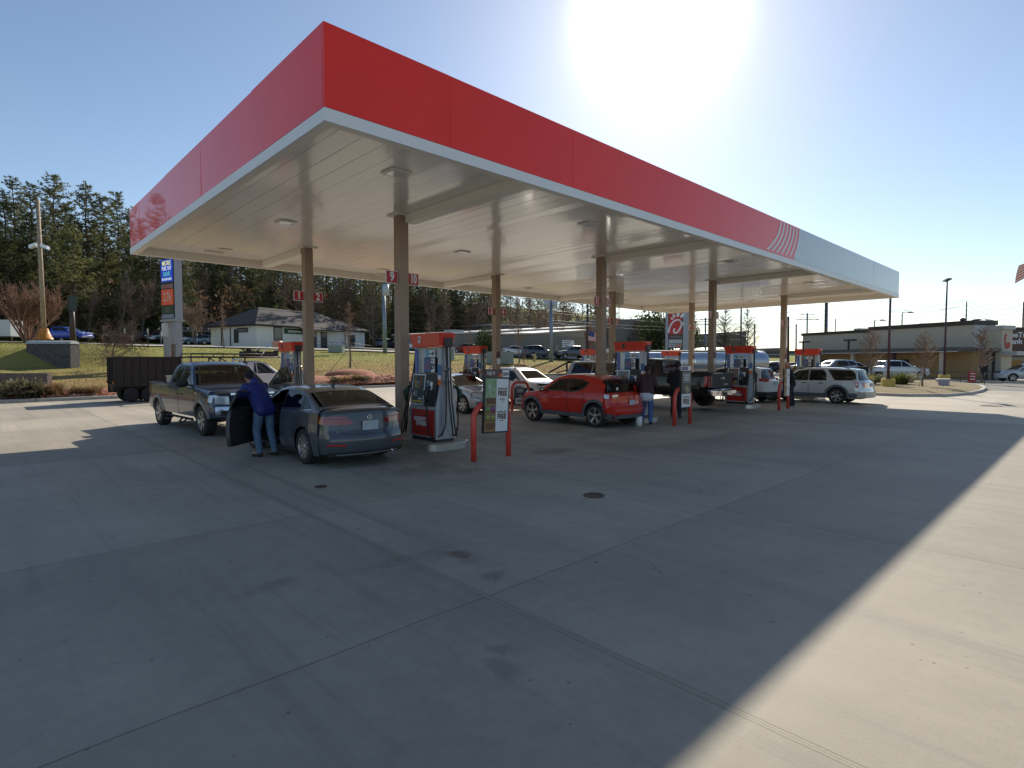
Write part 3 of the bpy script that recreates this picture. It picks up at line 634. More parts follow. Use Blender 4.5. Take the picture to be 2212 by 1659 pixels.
def narrow_board(T,p,kind):
    if kind==1:
        b=MB(); b.box(-.3,.30,-.0375,-.0365,.42,1.07); b.build('picture_dark',mat('poster_slate',(.05,.055,.065),.4),T)
        b=MB(); b.box(-.28,.28,-.040,-.038,.74,1.05); b.box(-.25,.25,-.042,-.0405,.77,1.02); b.build('caption_panel',GREY,T)
        b=MB(); 
        for k in range(3): b.obox((-.02+.06*k,-.043,.60-.05*k),(1,0,.5),(0,1,0),(-.5,0,1),.10,.003,.03)
        b.build('picture_figure',mat('poster_gold',(.35,.3,.15),.4),T)
        b=MB()
        for k,z in enumerate((.98,.955,.91,.885,.84,.815)): b.box(-.2+.03*(k%3),.2-.025*(k%2),-.045,-.0425,z,z+.012)
        b.build('caption_line',WHT,p)
        b=MB(); b.box(-.30,-.021,-.036,-.0305,.03,.418); b.build('sheet_left',WHT,T)
        textmesh('BUY 1 ROLL GET 1',.062,plane_M((0,-.038,.33),(1,0,0)),BRN,'lettering',p,sx=.85,bold=.001); textmesh('FREE',.22,plane_M((0,-.038,.19),(1,0,0)),BRN,'lettering',p,bold=.008,sx=.95)
        b=MB(); b.box(-.32,.32,-.03,.0,1.105,1.24); q=b.build('header_strip',WHT,T); b=MB(); b.box(-.3,.1,-.034,-.031,1.12,1.22); b.build('header_picture',mat('header_plum',(.25,.06,.1),.5),q); b=MB(); b.box(-.25,.05,-.037,-.035,1.15,1.19); b.build('header_blue',BLUE,q)
    else:
        b=MB(); b.box(-.305,-.022,-.036,-.0305,.03,1.07); b.build('picture_ochre',OCH,T)
        b=MB()
        for k,(z,h,w_) in enumerate(((.88,.03,.08),(.80,.06,.06),(.72,.04,.05),(.34,.02,.09),(.30,.02,.09),(.26,.02,.07),(.12,.01,.08))): b.box(.14-w_,.14+w_,-.040,-.0365,z,z+h)
        b.build('price_line',mat('ink_slate',(.12,.14,.2),.5),p)
        b=MB(); b.box(-.30,-.03,-.0385,-.0365,.78,.84); b.box(-.30,-.03,-.0385,-.0365,.45,.52); b.box(-.30,-.03,-.0385,-.0365,.10,.16); b.build('picture_band',mat('poster_cream',(.4,.36,.26),.5),p)
        b=MB(); b.lathe([(0,.15),(-.03,.15),(-.03,0)],'y',(-.02,0,1.24),n=24); q=b.build('header_disc',mat('disc_orange',(.42,.09,.04),.5),T)
hoop0=None
for Y,base in ((8.34,9),(15.9,1)):
    for k,X in enumerate(COLX):
        num=base+2*k; xx=X-.12 if Y<10 else X
        if k==3 and Y<10: continue
        if hoop0 is None: hoop0=make_hoop(); h=hoop0
        else: h=hoop0.copy(); COL.objects.link(h)
        h.location=(xx+(.25 if k else 0),Y+(.42 if k and Y<10 else 0),0); tag(h,'red hoop bollard guarding the pump numbered %d'%num,'bollard','red hoop bollards')
        if Y<10 or k in (1,):
            T,p=make_board(); T.location=(h.location.x+.02,h.location.y-.075,.52); T.rotation_euler=(0,R(2.5 if k==0 else 0),0)
            if Y<10 and k==0: near_board(T,p); T['label']='large framed poster board with green and white offers on the nearest red hoop'
            else:
                narrow_board(T,p,1 if k==1 else 2); T.scale=(.86,1,1.02)
                if Y>10: T.scale=(.8,1,.6); T.location.z=.22; T.location.y=h.location.y+.09
                T['label']={1:'narrow framed poster board with dark top on the hoop beside the black pickup',2:'narrow tall poster board in front of the person by the silver wagon'}[k] if Y<10 else 'poster board on the far red hoop behind the red crossover'
            T['group']='poster boards on the hoops'
# ================= vehicles =================
def lerp_tab(T,x):
    if x<=T[0][0]: return T[0][1]
    for (a,u),(c,v) in zip(T,T[1:]):
        if x<=c: return u+(v-u)*(x-a)/(c-a) if c>a else v
    return T[-1][1]
def panel2d(mb,poly,fn,step=.1,eps=.004,flip=False):
    bm=bmesh.new(); vs=[bm.verts.new((u,v,0)) for u,v in poly]
    try: bm.faces.new(vs)
    except ValueError: bm.free(); return
    us=[p[0] for p in poly]; vv=[p[1] for p in poly]
    for ax,(lo,hi) in enumerate(((min(us),max(us)),(min(vv),max(vv)))):
        n=int((hi-lo)/step)
        for k in range(1,n+1):
            co=[0,0,0]; co[ax]=lo+(hi-lo)*k/(n+1); no=[0,0,0]; no[ax]=1
            bmesh.ops.bisect_plane(bm,geom=bm.verts[:]+bm.edges[:]+bm.faces[:],plane_co=co,plane_no=no,dist=1e-6)
    bm.verts.ensure_lookup_table(); idx={v:i for i,v in enumerate(bm.verts)}
    out=[]
    for v in bm.verts: out.append(fn(v.co.x,v.co.y,eps))
    mb.add(out,[tuple(idx[v] for v in f.verts)[::(-1 if flip else 1)] for f in bm.faces],True); bm.free()
def inset_poly(P,k):
    n=len(P); A=sum(P[i][0]*P[(i+1)%n][1]-P[(i+1)%n][0]*P[i][1] for i in range(n)); sg=1 if A>0 else -1; out=[]
    for i in range(n):
        a=Vector(P[i-1]);b_=Vector(P[i]);c=Vector(P[(i+1)%n]); d1=(b_-a).normalized(); d2=(c-b_).normalized()
        n1=Vector((-d1.y,d1.x))*sg; n2=Vector((-d2.y,d2.x))*sg; m=(n1+n2); 
        if m.length<1e-6: m=n1
        m.normalize(); q=k/max(.45,m.dot(n1)); out.append((b_.x+m.x*q,b_.y+m.y*q))
    return out
def ring(mb,P,Q,fn,eps,sub=4):
    n=len(P)
    for i in range(n):
        j=(i+1)%n; rows=[]
        for k in range(sub+1):
            t=k/sub; a=(P[i][0]+(P[j][0]-P[i][0])*t,P[i][1]+(P[j][1]-P[i][1])*t); c=(Q[i][0]+(Q[j][0]-Q[i][0])*t,Q[i][1]+(Q[j][1]-Q[i][1])*t)
            rows.append([fn(a[0],a[1],eps),fn(c[0],c[1],eps)])
        mb.grid(rows)
def inpoly(x,y,P):
    c=False; n=len(P)
    for i in range(n):
        (x1,y1),(x2,y2)=P[i],P[i-1]
        if (y1>y)!=(y2>y) and x<(x2-x1)*(y-y1)/(y2-y1)+x1: c=not c
    return c
BTRIM=mat('window_rubber',(.015,.015,.016),.35,coat=.3); TYRE=mat('tyre_rubber',(.022,.021,.022),.8,bump=.2,bscale=60); WELL=mat('wheel_well',(.012,.012,.012),.95)
RIMS=mat('alloy_silver',(.48,.47,.46),.3,.85); RIMD=mat('alloy_dark',(.03,.03,.03),.5,.3); CHR=mat('chrome',(.75,.76,.78),.12,1); GL=glass('tinted_glass',(.34,.37,.33)); GLD=glass('privacy_glass',(.05,.055,.06)); GLM=glass('rear_tint_glass',(.22,.23,.20))
SEATM=mat('seat_dark',(.03,.03,.032),.8); LRED=mat('lamp_red',(.42,.012,.010),.15,coat=1); LDRED=mat('lamp_dark_red',(.28,.012,.010),.12,coat=1); LWHT=mat('lamp_clear',(.62,.66,.70),.12,.3,coat=1); LAMB=mat('lamp_amber',(.6,.2,.03),.2,coat=1); PLATE=mat('plate_pale',(.40,.46,.50),.5,var=.15,scale=6); CLAD=mat('grey_cladding',(.10,.11,.13),.55); BCLAD=mat('black_cladding',(.02,.021,.024),.6)
class Car:
    def __init__(s,**k):
        s.crown=.045; s.lean=.42; s.zm=.6; s.sill=.24; s.bowf=.16; s.bowr=.10; s.ff=[(0,.0),(3,.0)]; s.rf=[(0,0),(3,0)]; s.Ra=.38; s.r=.33; s.tw=.22; s.rim=.68; s.spokes=5; s.rimstyle=0; s.step=.06; s.wins=[]; s.ws=None; s.rw=None; s.bed=None; s.glassside=GL; s.glassrear=GLM; s.interior=True; s.rimmat=RIMS; s.hole=None; s.roundtop=.05; s.edge=.93
        s.__dict__.update(k); s.Wm=max(w_ for _,w_ in s.W)
    def top(s,x): return (lerp_tab(s.T,x-.03)+lerp_tab(s.T,x)*2+lerp_tab(s.T,x+.03))/4
    def zed(s,x): return s.top(x)-s.crown
    def belt(s,x): return min(lerp_tab(s.B,x),s.zed(x)-.01)
    def w(s,x): return lerp_tab(s.W,x)
    def y(s,x,z):
        W=s.w(x); b=s.belt(x)
        if z<=s.zm: return W*(1-.05*((s.zm-z)/max(.05,s.zm-s.sill))**2)
        if z<=b: return W*(1-.04*((z-s.zm)/max(.05,b-s.zm))**1.6)
        return W*.96-.012-(z-b)*s.lean*(.85+.3*(z-b)/.45)
    def D(s,y,x,z):
        a=max(0,1-x/.45); c=max(0,1-(s.L-x)/.45); q=(y/s.Wm)**2; a*=a*(3-2*a)/max(a,1e-9) if a else 0; c*=c*(3-2*c)/max(c,1e-9) if c else 0
        x2=x+a*(lerp_tab(s.ff,z)+s.bowf*q)-c*(lerp_tab(s.rf,z)+s.bowr*q)
        return Vector((y,s.L/2-x2,z))
    def sec(s,x,zb,n1=9,n2=7):
        b=s.belt(x); zb=min(zb,b-.02); ze=s.zed(x); r=min(s.roundtop,max(.01,ze-b)); pts=[]
        for i in range(n1+1): z=zb+(b-zb)*i/n1; pts.append((s.y(x,z),z))
        zt=ze-r
        for i in range(1,n2+1): z=b+(zt-b)*i/n2; pts.append((s.y(x,z),z))
        A=pts[-1]; C=(s.y(x,ze),ze); Bp=(C[0]-r*1.1,ze+.35*s.crown)
        for t in (.33,.66,1): pts.append(((1-t)**2*A[0]+2*t*(1-t)*C[0]+t*t*Bp[0],(1-t)**2*A[1]+2*t*(1-t)*C[1]+t*t*Bp[1]))
        return pts
    def topp(s,x,t):
        "point on hood/roof/glass, t across -1..1"
        q=s.sec(x,s.sill)[-1]; return s.D(q[0]*t,x,q[1]+(s.top(x)-q[1])*(1-t*t))
    def nrm(s,f,u,v,e=.01):
        p=f(u,v); a=f(u+e,v)-p; b=f(u,v+e)-p; n=a.cross(b); return n.normalized() if n.length>1e-12 else Vector((0,0,1))
    def fside(s,sd):
        def base(x,z): return s.D(sd*s.y(x,z),x,z)
        def f(x,z,eps):
            n=s.nrm(base,x,z); 
            if n.x*sd<0: n=-n
            return base(x,z)+n*eps
        return f
    def ftop(s):
        def f(x,t,eps):
            n=s.nrm(s.topp,x,t)
            if n.z<0: n=-n
            return s.topp(x,t)+n*eps
        return f
    def fend(s,front):
        x=0 if front else s.L; sg=1 if front else -1
        def base(y,z): return s.D(y,x,z)
        def f(y,z,eps):
            n=s.nrm(base,y,z)
            if n.y*sg<0: n=-n
            return base(y,z)+n*eps
        return f
    def shell(s,mats,parent):
        xs=set([0,s.L]+[round(i*s.step,4) for i in range(int(s.L/s.step)+1)])
        for p in s.T: xs.add(round(p[0],4))
        for c in s.wh:
            for k in range(25): a=PI*k/24; xs.add(round(c+s.Ra*math.cos(a),4))
        for e in (.02,.05,.09): xs.add(e); xs.add(s.L-e)
        xs=sorted(x for x in xs if 0<=x<=s.L); X=[xs[0]]
        for x in xs[1:]:
            if x-X[-1]>.012: X.append(x)
        X[-1]=s.L
        def zb(x):
            z=s.sill+ (0 if s.L*.1<x<s.L*.9 else .04)
            for c in s.wh:
                d=abs(x-c)
                if d<s.Ra: z=max(z,s.r+.01+math.sqrt(max(0,s.Ra**2-d*d)))
            return z
        half=4; ts=[1-k/half for k in range(1,half+1)]  # to centre
        mb=MB(); rows=[]
        for x in X:
            q=s.sec(x,zb(x)); R_=[(y,x,z) for y,z in q]; yb,z0=q[-1]; zt=s.top(x)
            mid=[(yb*t,x,z0+(zt-z0)*(1-t*t)) for t in ts]
            full=R_+mid+[(-y,x_,z) for y,x_,z in (mid[:-1])[::-1]]+[(-y,x_,z) for y,x_,z in R_[::-1]]
            rows.append(full)
        n=len(rows[0]); vs=[p for r_ in rows for p in r_]; fs=[]
        for i in range(len(rows)-1):
            xm=(X[i]+X[i+1])/2
            for j in range(n-1):
                f=(i*n+j,(i+1)*n+j,(i+1)*n+j+1,i*n+j+1); cy=sum(vs[k][0] for k in f)/4; cz=sum(vs[k][2] for k in f)/4
                nsec=len(s.sec(xm,s.sill)); 
                side=j<nsec-1 or j>=n-nsec
                if side and any(inpoly(xm,cz,P) for P,_ in s.wins): continue
                if side and s.hole and cy<0 and inpoly(xm,cz,s.hole): continue
                if not side:
                    yb=(s.sec(xm,s.sill))[-1][0]; t=abs(cy)/yb
                    if s.ws and s.ws[0]<xm<s.ws[1] and t<.93: continue
                    if s.rw and s.rw[0]<xm<s.rw[1] and t<.90: continue
                    if s.bed and s.bed[0]<xm<s.bed[1]: continue
                fs.append(f)
        mb.add([s.D(*v) for v in vs],fs,True)
        # end caps
        for idx in (0,-1):
            r_=rows[idx]; x=X[idx]; q=s.sec(x,zb(x)); fr=[1-k/half for k in range(half)]+[0]+[-(1-k/half) for k in range(half)][::-1]; P=[]
            for (y,z) in q: P.append([s.D(y*t,x,z) for t in fr])
            yb,z0=q[-1]; P.append([s.D(yb*t,x,z0+(s.top(x)-z0)*(1-t*t)) for t in fr]); mb.grid(P)
        return mb.build('body',mats,parent,sharp=40)
    def wheel(s,parent,x,sd):
        y=s.w(x)-.02; c=(0,0,0); o=MB(); r=s.r; w_=s.tw; rr=r*s.rim
        o.lathe([(-w_/2,rr*.97),(-w_/2,r*.93),(-w_/2+.02,r*.985),(-w_/4,r),(w_/4,r),(w_/2-.02,r*.985),(w_/2,r*.93),(w_/2+.004,(r+rr)/2),(w_/2-.005,rr)],'x',c,n=32)
        t=o.build('wheel',TYRE,parent); t.location=(sd*(y-w_/2),s.L/2-x,r); 
        if sd<0: t.rotation_euler=(0,0,PI)
        b=MB(); b.lathe([(w_/2-.07,0),(w_/2-.07,rr*.93)],'x',c,n=24); b.build('brake_disc',RIMD,t)
        b=MB(); b.lathe([(w_/2-.09,rr*.9),(w_/2-.02,rr*.93),(w_/2-.002,rr*.96),(w_/2-.002,rr*1.0),(w_/2-.03,rr*1.0)],'x',c,n=32)
        b.lathe([(w_/2-.05,.055),(w_/2-.02,.055),(w_/2-.012,.03),(w_/2-.012,0)],'x',c,n=14)
        ns=s.spokes
        for k in range(ns):
            a=2*PI*k/ns+.3
            arms=[(-.16,-.12),(.16,.12)] if s.rimstyle==0 else ([(-.05,-.32),(.05,.20)] if s.rimstyle==1 else [(0,0)])
            for a0,a1 in arms:
                wd=.020 if s.rimstyle<2 else .040
                p0=Vector((w_/2-.03,.045*math.cos(a+a0),.045*math.sin(a+a0))); p1=Vector((w_/2-.012,rr*.95*math.cos(a+a1),rr*.95*math.sin(a+a1))); d=(p1-p0).normalized(); n_=d.cross(Vector((1,0,0)))
                b.extr([p0-n_*wd*.7,p0+n_*wd*.7,p1+n_*wd,p1-n_*wd],(-.025,0,0))
        b.build('rim',s.rimmat,t,sharp=30)
    def build(s,T,pm):
        s.T_=T; body=s.shell([pm],T); s.body=body; L=s.L; st=.12
        for sd in (-1,1):
            f=s.fside(sd)
            for k,(P,g) in enumerate(s.wins):
                if s.hole and sd<0 and g=='door': continue
                gm=s.glassside if g in ('door','front') else s.glassrear
                b=MB(); panel2d(b,P,f,.15,.003); wn=b.build('side_window',gm,T)
                b=MB(); ring(b,inset_poly(P,-.018),inset_poly(P,.022),f,.006); b.build('window_frame',BTRIM,wn)
            for x in s.wh: s.wheel(T,x,sd)
            for x in s.wh:      # dark liner of the wheel well
                b=MB(); rows=[]
                for k in range(17):
                    a=PI*k/16; rows.append([(sd*(s.w(x)-.42),L/2-x+s.Ra*math.cos(a),s.r+.01+s.Ra*math.sin(a)),(sd*(s.w(x)-.03),L/2-x+s.Ra*math.cos(a),s.r+.01+s.Ra*math.sin(a))])
                b.grid(rows); b.box(min(sd*(s.w(x)-.42),sd*(s.w(x)-.40)),max(sd*(s.w(x)-.42),sd*(s.w(x)-.40)),L/2-x-s.Ra,L/2-x+s.Ra,s.sill,s.r+s.Ra)
                b.build('wheel_well',WELL,T)
        ft=s.ftop()
        for nm,rg,tm,gm in (('windshield',s.ws,.93,GL),('rear_window',s.rw,.90,s.glassrear)):
            if rg:
                a,c=rg; P=[(a,-tm),(c,-tm*.97),(c,tm*.97),(a,tm)]
                b=MB(); panel2d(b,P,ft,.2,.003); wn=b.build(nm,gm,T)
                b=MB(); ring(b,[(a-.03,-tm-.03),(c+.02,-tm*.97-.03),(c+.02,tm*.97+.03),(a-.03,tm+.03)],[(a+.03,-tm+.05),(c-.03,-tm*.97+.05),(c-.03,tm*.97-.05),(a+.03,tm-.05)],ft,.006,8); b.build('window_frame',BTRIM,wn)
        b=MB(); b.box(-s.Wm+.42,s.Wm-.42,-L/2+.35,L/2-.35,s.sill-.03,s.sill+.10); b.box(-s.Wm+.12,s.Wm-.12,L/2-s.wh[1]+s.Ra+.03,L/2-s.wh[0]-s.Ra-.03,s.sill-.01,s.sill+.08)
        b.build('underbody',WELL,T)
        if s.interior and s.ws:
            zf=s.belt(s.ws[1])-.02; x0=s.ws[1]+.2; hi=zf+.18
            ends=[x0,x0+.92]+([x0+1.7] if s.L>4.9 and not s.bed else [])
            for n_,x in enumerate(ends[:2]):
                for sd in (-1,1):
                    b=MB(); yc=sd*s.Wm*.42; Y=L/2-x
                    b.obox((yc,Y-.28,hi-.32),(1,0,0),(0,1,.0),(0,-.22,1),.23,.06,.32); b.obox((yc,Y-.05,hi-.62),(1,0,0),(0,1,0),(0,0,1),.23,.24,.06)
                    b.obox((yc,Y-.36,hi+.10),(1,0,0),(0,1,0),(0,-.15,1),.12,.045,.09); b.build('seat',SEATM,T)
            b=MB(); b.box(-s.Wm+.12,s.Wm-.12,L/2-s.ws[1]+.02,L/2-s.ws[0]-.25,zf-.3,zf-.03,b=.03); b.build('dashboard',SEATM,T)
            b=MB(); b.box(-s.Wm+.1,s.Wm-.1,L/2-(s.cabend if s.bed else L-.5),L/2-s.ws[0]-.1,s.sill+.1,s.sill+.16); b.build('cabin_floor',SEATM,T)
        if s.bed:
            a,c=s.bed; z=s.top((a+c)/2); b=MB(); yi=s.y((a+c)/2,z-.1)-.06
            for (x0,x1,y0,y1) in ((-yi,yi,L/2-c,L/2-a),): b.box(x0,x1,y0,y1,s.sill+.3,s.sill+.34)
            b.box(-yi,-yi+.03,L/2-c,L/2-a,s.sill+.3,z-.03); b.box(yi-.03,yi,L/2-c,L/2-a,s.sill+.3,z-.03)
            b.box(-yi,yi,L/2-a-.03,L/2-a,s.sill+.3,z-.03); b.box(-yi,yi,L/2-c,L/2-c+.03,s.sill+.3,z-.03); b.build('bed_liner',BCLAD,T)
            b=MB(); 
            for sd in (-1,1):
                x0,x1=sorted((sd*(yi-.03),sd*(s.y((a+c)/2,z-.06)-.02))); b.box(x0,x1,L/2-c-.02,L/2-a,z-.06,z-.005)
            b.box(-yi,yi,L/2-c-.05,L/2-c+.03,z-.06,z-.005); b.build('bed_rail',s.railmat if hasattr(s,'railmat') else BCLAD,T)
        return T
    # ---- details ----
    def side(s,P,m,name,eps=.006,sides=(-1,1),parent=None,step=.12):
        for sd in sides: 
            b=MB(); panel2d(b,P,s.fside(sd),step,eps); o=b.build(name,m,parent or s.T_)
        return o
    def end(s,P,m,name,front=False,eps=.006,mirror=True,parent=None,step=.12):
        for sg in ((-1,1) if mirror else (1,)):
            b=MB(); panel2d(b,[(sg*y,z) for y,z in P],s.fend(front),step,eps); o=b.build(name,m,parent or s.T_)
        return o
    def line(s,pts,m,name,w_=.006,sides=(-1,1),parent=None,where='side',eps=.004):
        for sd in (sides if where=='side' else (1,)):
            f=s.fside(sd) if where=='side' else (s.ftop() if where=='top' else s.fend(where=='front')); b=MB()
            for a,c in zip(pts,pts[1:]):
                n=max(1,int(math.dist(a,c)/.1)); rows=[]; d=Vector(c)-Vector(a); 
                if d.length<1e-6: continue
                nn=Vector((-d.y,d.x)).normalized()*w_/2
                for k in range(n+1): p=Vector(a)+d*k/n; rows.append([f(p.x+nn.x,p.y+nn.y,eps),f(p.x-nn.x,p.y-nn.y,eps)])
                b.grid(rows)
            o=b.build(name,m,parent or s.T_)
        return o
    def door(s,P,handle=None,sides=(-1,1),pm=None):
        for sd in sides:
            b=MB(); b.cur=0; panel2d(b,inset_poly(P,.006),s.fside(sd),.12,.0045); b.cur=1; ring(b,inset_poly(P,-.004),inset_poly(P,.007),s.fside(sd),.002)
            o=b.build('door',[pm,BTRIM],s.T_)
            if handle:
                h=s.fside(sd)(handle[0],handle[1],.03); b=MB(); b.box(-.012,.012,-.10,.10,-.016,.016,b=.005); q=b.build('handle',handle[2] if len(handle)>2 else pm,o); q.location=h
    def mirror(s,x,z,m,sides=(-1,1),big=1.0,glassfront=False):
        for sd in sides:
            p=s.fside(sd)(x,z,.0); b=MB(); b.ell((p.x+sd*.14*big,p.y,p.z+.05*big),.11*big,.06*big,.075*big); b.box(min(p.x,p.x+sd*.1),max(p.x,p.x+sd*.1),p.y-.02,p.y+.02,p.z-.0,p.z+.03); b.cur=1; b.ell((p.x+sd*.14*big,p.y-.012*big,p.z+.05*big),.092*big,.058*big,.06*big); b.build('mirror',[m,CHR],s.T_)
    def arch(s,m,wd=.05,eps=.012,name='arch_trim',flare=.02):
        for sd in (-1,1):
            for c in s.wh:
                b=MB(); rows=[]; f=s.fside(sd)
                for k in range(25):
                    a=PI*(k/24)*1.16-PI*.08; r0=s.Ra-.012; r1=s.Ra+wd
                    P=[]
                    for r_,e in ((r0,-.02),(r0,eps+flare),(r1-.01,eps),(r1,0)):
                        x=c-r_*math.cos(a); z=s.r+.01+r_*math.sin(a); P.append(f(x,max(z,s.sill),e))
                    rows.append(P)
                b.grid(rows); b.build(name,m,s.T_)
    def rails(s,x0,x1,m=BTRIM,inset=.12):
        for sd in (-1,1):
            pts=[]
            for k in range(9):
                x=x0+(x1-x0)*k/8; q=s.sec(x,s.sill)[-1]; pts.append(s.D(sd*(q[0]-.03),x,q[1]+(.012 if k in (0,8) else .06)))
            b=MB(); b.tube(pts,.017,6); b.build('roof_rail',m,s.T_)
    def plate(s,y0,z0,front=False,w_=.155,h=.075):
        p=s.fend(front)(y0,z0,.02); b=MB(); b.box(-w_,w_,-.006,.006,-h,h); o=b.build('license_plate',PLATE,s.T_); o.location=p; return o
def emblem(s,y,z,front=False,r=.055,letters=None,m=CHR):
    p=s.fend(front)(y,z,.012); b=MB(); b.lathe([(0,r),(-.008 if not front else .008,r),(-.008 if not front else .008,r*.82),(0,r*.82)],'y',tuple(p),n=24); o=b.build('emblem',m,s.T_)
    if letters:
        M=plane_M(p+Vector((0,-.006,0)),(1,0,0)) if not front else plane_M(p+Vector((0,.006,0)),(-1,0,0))
        textmesh(letters[0],r*1.15,M@Matrix.Translation((0,r*.36,0)),m,'lettering',o,bold=.001)
        textmesh(letters[1],r*1.15,M@Matrix.Translation((0,-r*.36,0)),m,'lettering',o,bold=.001)
# ---- profile makers ----
def sedan(L=4.7,H=1.455,wh=(.87,3.56),W=.90,**k):
    x=L/4.7; h=H-1.455
    T=[(0,.60),(.05,.70),(.28,.79),(.8,.90),(1.22*x,.985),(1.30*x,1.02),(2.02*x,1.40+h),(2.35*x,1.45+h),(2.8*x,1.455+h),(3.2*x,1.42+h),(3.5*x,1.345+h),(4.14*x,1.11),(4.22*x,1.09),(L-.14,1.075),(L-.03,1.05),(L,.99)]
    B=[(0,.60),(.3,.72),(1.2*x,.90),(2.0*x,.945),(3.6*x,1.0),(L-.1,.99),(L,.95)]
    Wt=[(0,W*.80),(.10,W*.90),(.3,W*.96),(.8,W*.99),(1.6,W),(3.4*x,W),(L-.6,W*.98),(L-.2,W*.93),(L-.05,W*.88),(L,W*.84)]
    wins=[([(1.52*x,.985),(2.16*x,1.315+h),(2.47*x,1.35+h),(2.47*x,.993)],'door'),([(2.55*x,.995),(2.55*x,1.352+h),(2.75*x,1.362+h),(3.10*x,1.345+h),(3.43*x,1.265+h),(3.48*x,1.03)],'rear'),([(3.54*x,1.035),(3.50*x,1.235+h),(3.80*x,1.10),(3.84*x,1.055)],'rear')]
    d=dict(L=L,T=T,B=B,W=Wt,wh=wh,wins=wins,ws=(1.34*x,1.98*x),rw=(3.48*x,4.08*x),sill=.21,zm=.58,ff=[(0,.05),(.3,0),(.55,.0),(.8,.10)],rf=[(0,.10),(.25,.03),(.35,0),(.56,0),(.62,.05),(.95,.10),(1.1,.13)],bowf=.26,bowr=.17)
    d.update(k); return Car(**d)
def suv(L=4.6,H=1.66,wh=(.92,3.58),W=.92,hood=1.02,belt=1.03,hatch=.34,wins=None,**k):
    x=L/4.6
    T=[(0,.72),(.05,.86),(.25,.93),(.7,hood-.02),(1.12*x,hood+.04),(1.22*x,hood+.08),(1.92*x,H-.10),(2.2*x,H-.02),(2.7*x,H),(3.4*x,H-.02),(L-hatch-.22,H-.07),(L-hatch-.06,H-.11),(L-.12,belt+.02),(L-.04,belt-.02),(L,belt-.08)]
    B=[(0,.74),(.3,.86),(1.1*x,belt-.05),(2*x,belt-.02),(L-.8,belt+.03),(L,belt+.02)]
    Wt=[(0,W*.80),(.10,W*.91),(.3,W*.97),(.9,W),(3.4*x,W),(L-.5,W*.985),(L-.15,W*.94),(L,W*.86)]
    if wins is None: wins=[([(1.50*x,belt+.02),(2.08*x,H-.19),(2.50*x,H-.13),(2.50*x,belt+.02)],'door'),([(2.58*x,belt+.02),(2.58*x,H-.13),(3.22*x,H-.14),(3.34*x,belt+.05)],'rear'),([(3.42*x,belt+.06),(3.32*x,H-.145),(L-hatch-.35,H-.19),(L-hatch-.14,belt+.22),(L-hatch-.18,belt+.09)],'rear')]
    d=dict(L=L,T=T,B=B,W=Wt,wh=wh,wins=wins,ws=(1.26*x,1.88*x),rw=(L-hatch-.02,L-.15),sill=.26,zm=.66,Ra=.41,r=.36,lean=.38,ff=[(0,.05),(.35,0),(.7,.02),(.95,.14)],rf=[(0,.10),(.3,.02),(.45,0),(.62,0),(.68,.05),(1.2,.08)],bowf=.24,bowr=.14)
    d.update(k); return Car(**d)
def pickup(L=5.8,H=1.93,wh=(.97,4.67),W=1.01,cab=4.0,hood=1.20,belt=1.27,rail=1.30,doors=2,**k):
    T=[(0,.82),(.04,1.04),(.10,hood-.06),(.35,hood-.01),(1.42,hood+.06),(1.55,hood+.12),(2.22,H-.09),(2.5,H-.01),(3.2,H),(cab-.22,H-.03),(cab-.12,H-.08),(cab,rail+.02),(cab+.06,rail),(L-.02,rail),(L,rail-.04)]
    B=[(0,.95),(.2,hood-.12),(1.4,belt-.06),(2.2,belt-.03),(cab,belt-.02),(L,rail-.06)]
    Wt=[(0,W*.84),(.08,W*.92),(.3,W*.97),(.9,W),(L-.4,W),(L-.05,W*.985),(L,W*.965)]
    m=2.62 if cab>4.05 else 2.75
    wins=[([(1.82,belt+.03),(2.36,H-.17),(m-.05,H-.13),(m-.05,belt+.03)],'door'),([(m+.04,belt+.03),(m+.04,H-.13),(cab-.38,H-.15),(cab-.28,belt+.05)],'rear')]
    d=dict(L=L,T=T,B=B,W=Wt,wh=wh,wins=wins,ws=(1.58,2.18),rw=(cab-.105,cab-.015),sill=.46,zm=.82,Ra=.47,r=.40,tw=.27,rim=.62,spokes=6,rimstyle=0,lean=.30,bed=(cab+.08,L-.08),cabend=cab,ff=[(0,.06),(.45,.0),(.74,.0),(.80,.06),(1.2,.10)],rf=[(0,.06),(.5,0),(.7,0),(.75,.12),(1.3,.12)],bowf=.16,bowr=.05,roundtop=.06)
    d.update(k); return Car(**d)
def veh(c,name,label,cat,loc,rz,pm,group=None):
    T=thing(name,label,cat,loc,rz,group); c.build(T,pm); return T
def head(h): return R(-43.6-h)     # heading h degrees clockwise from the camera's own direction
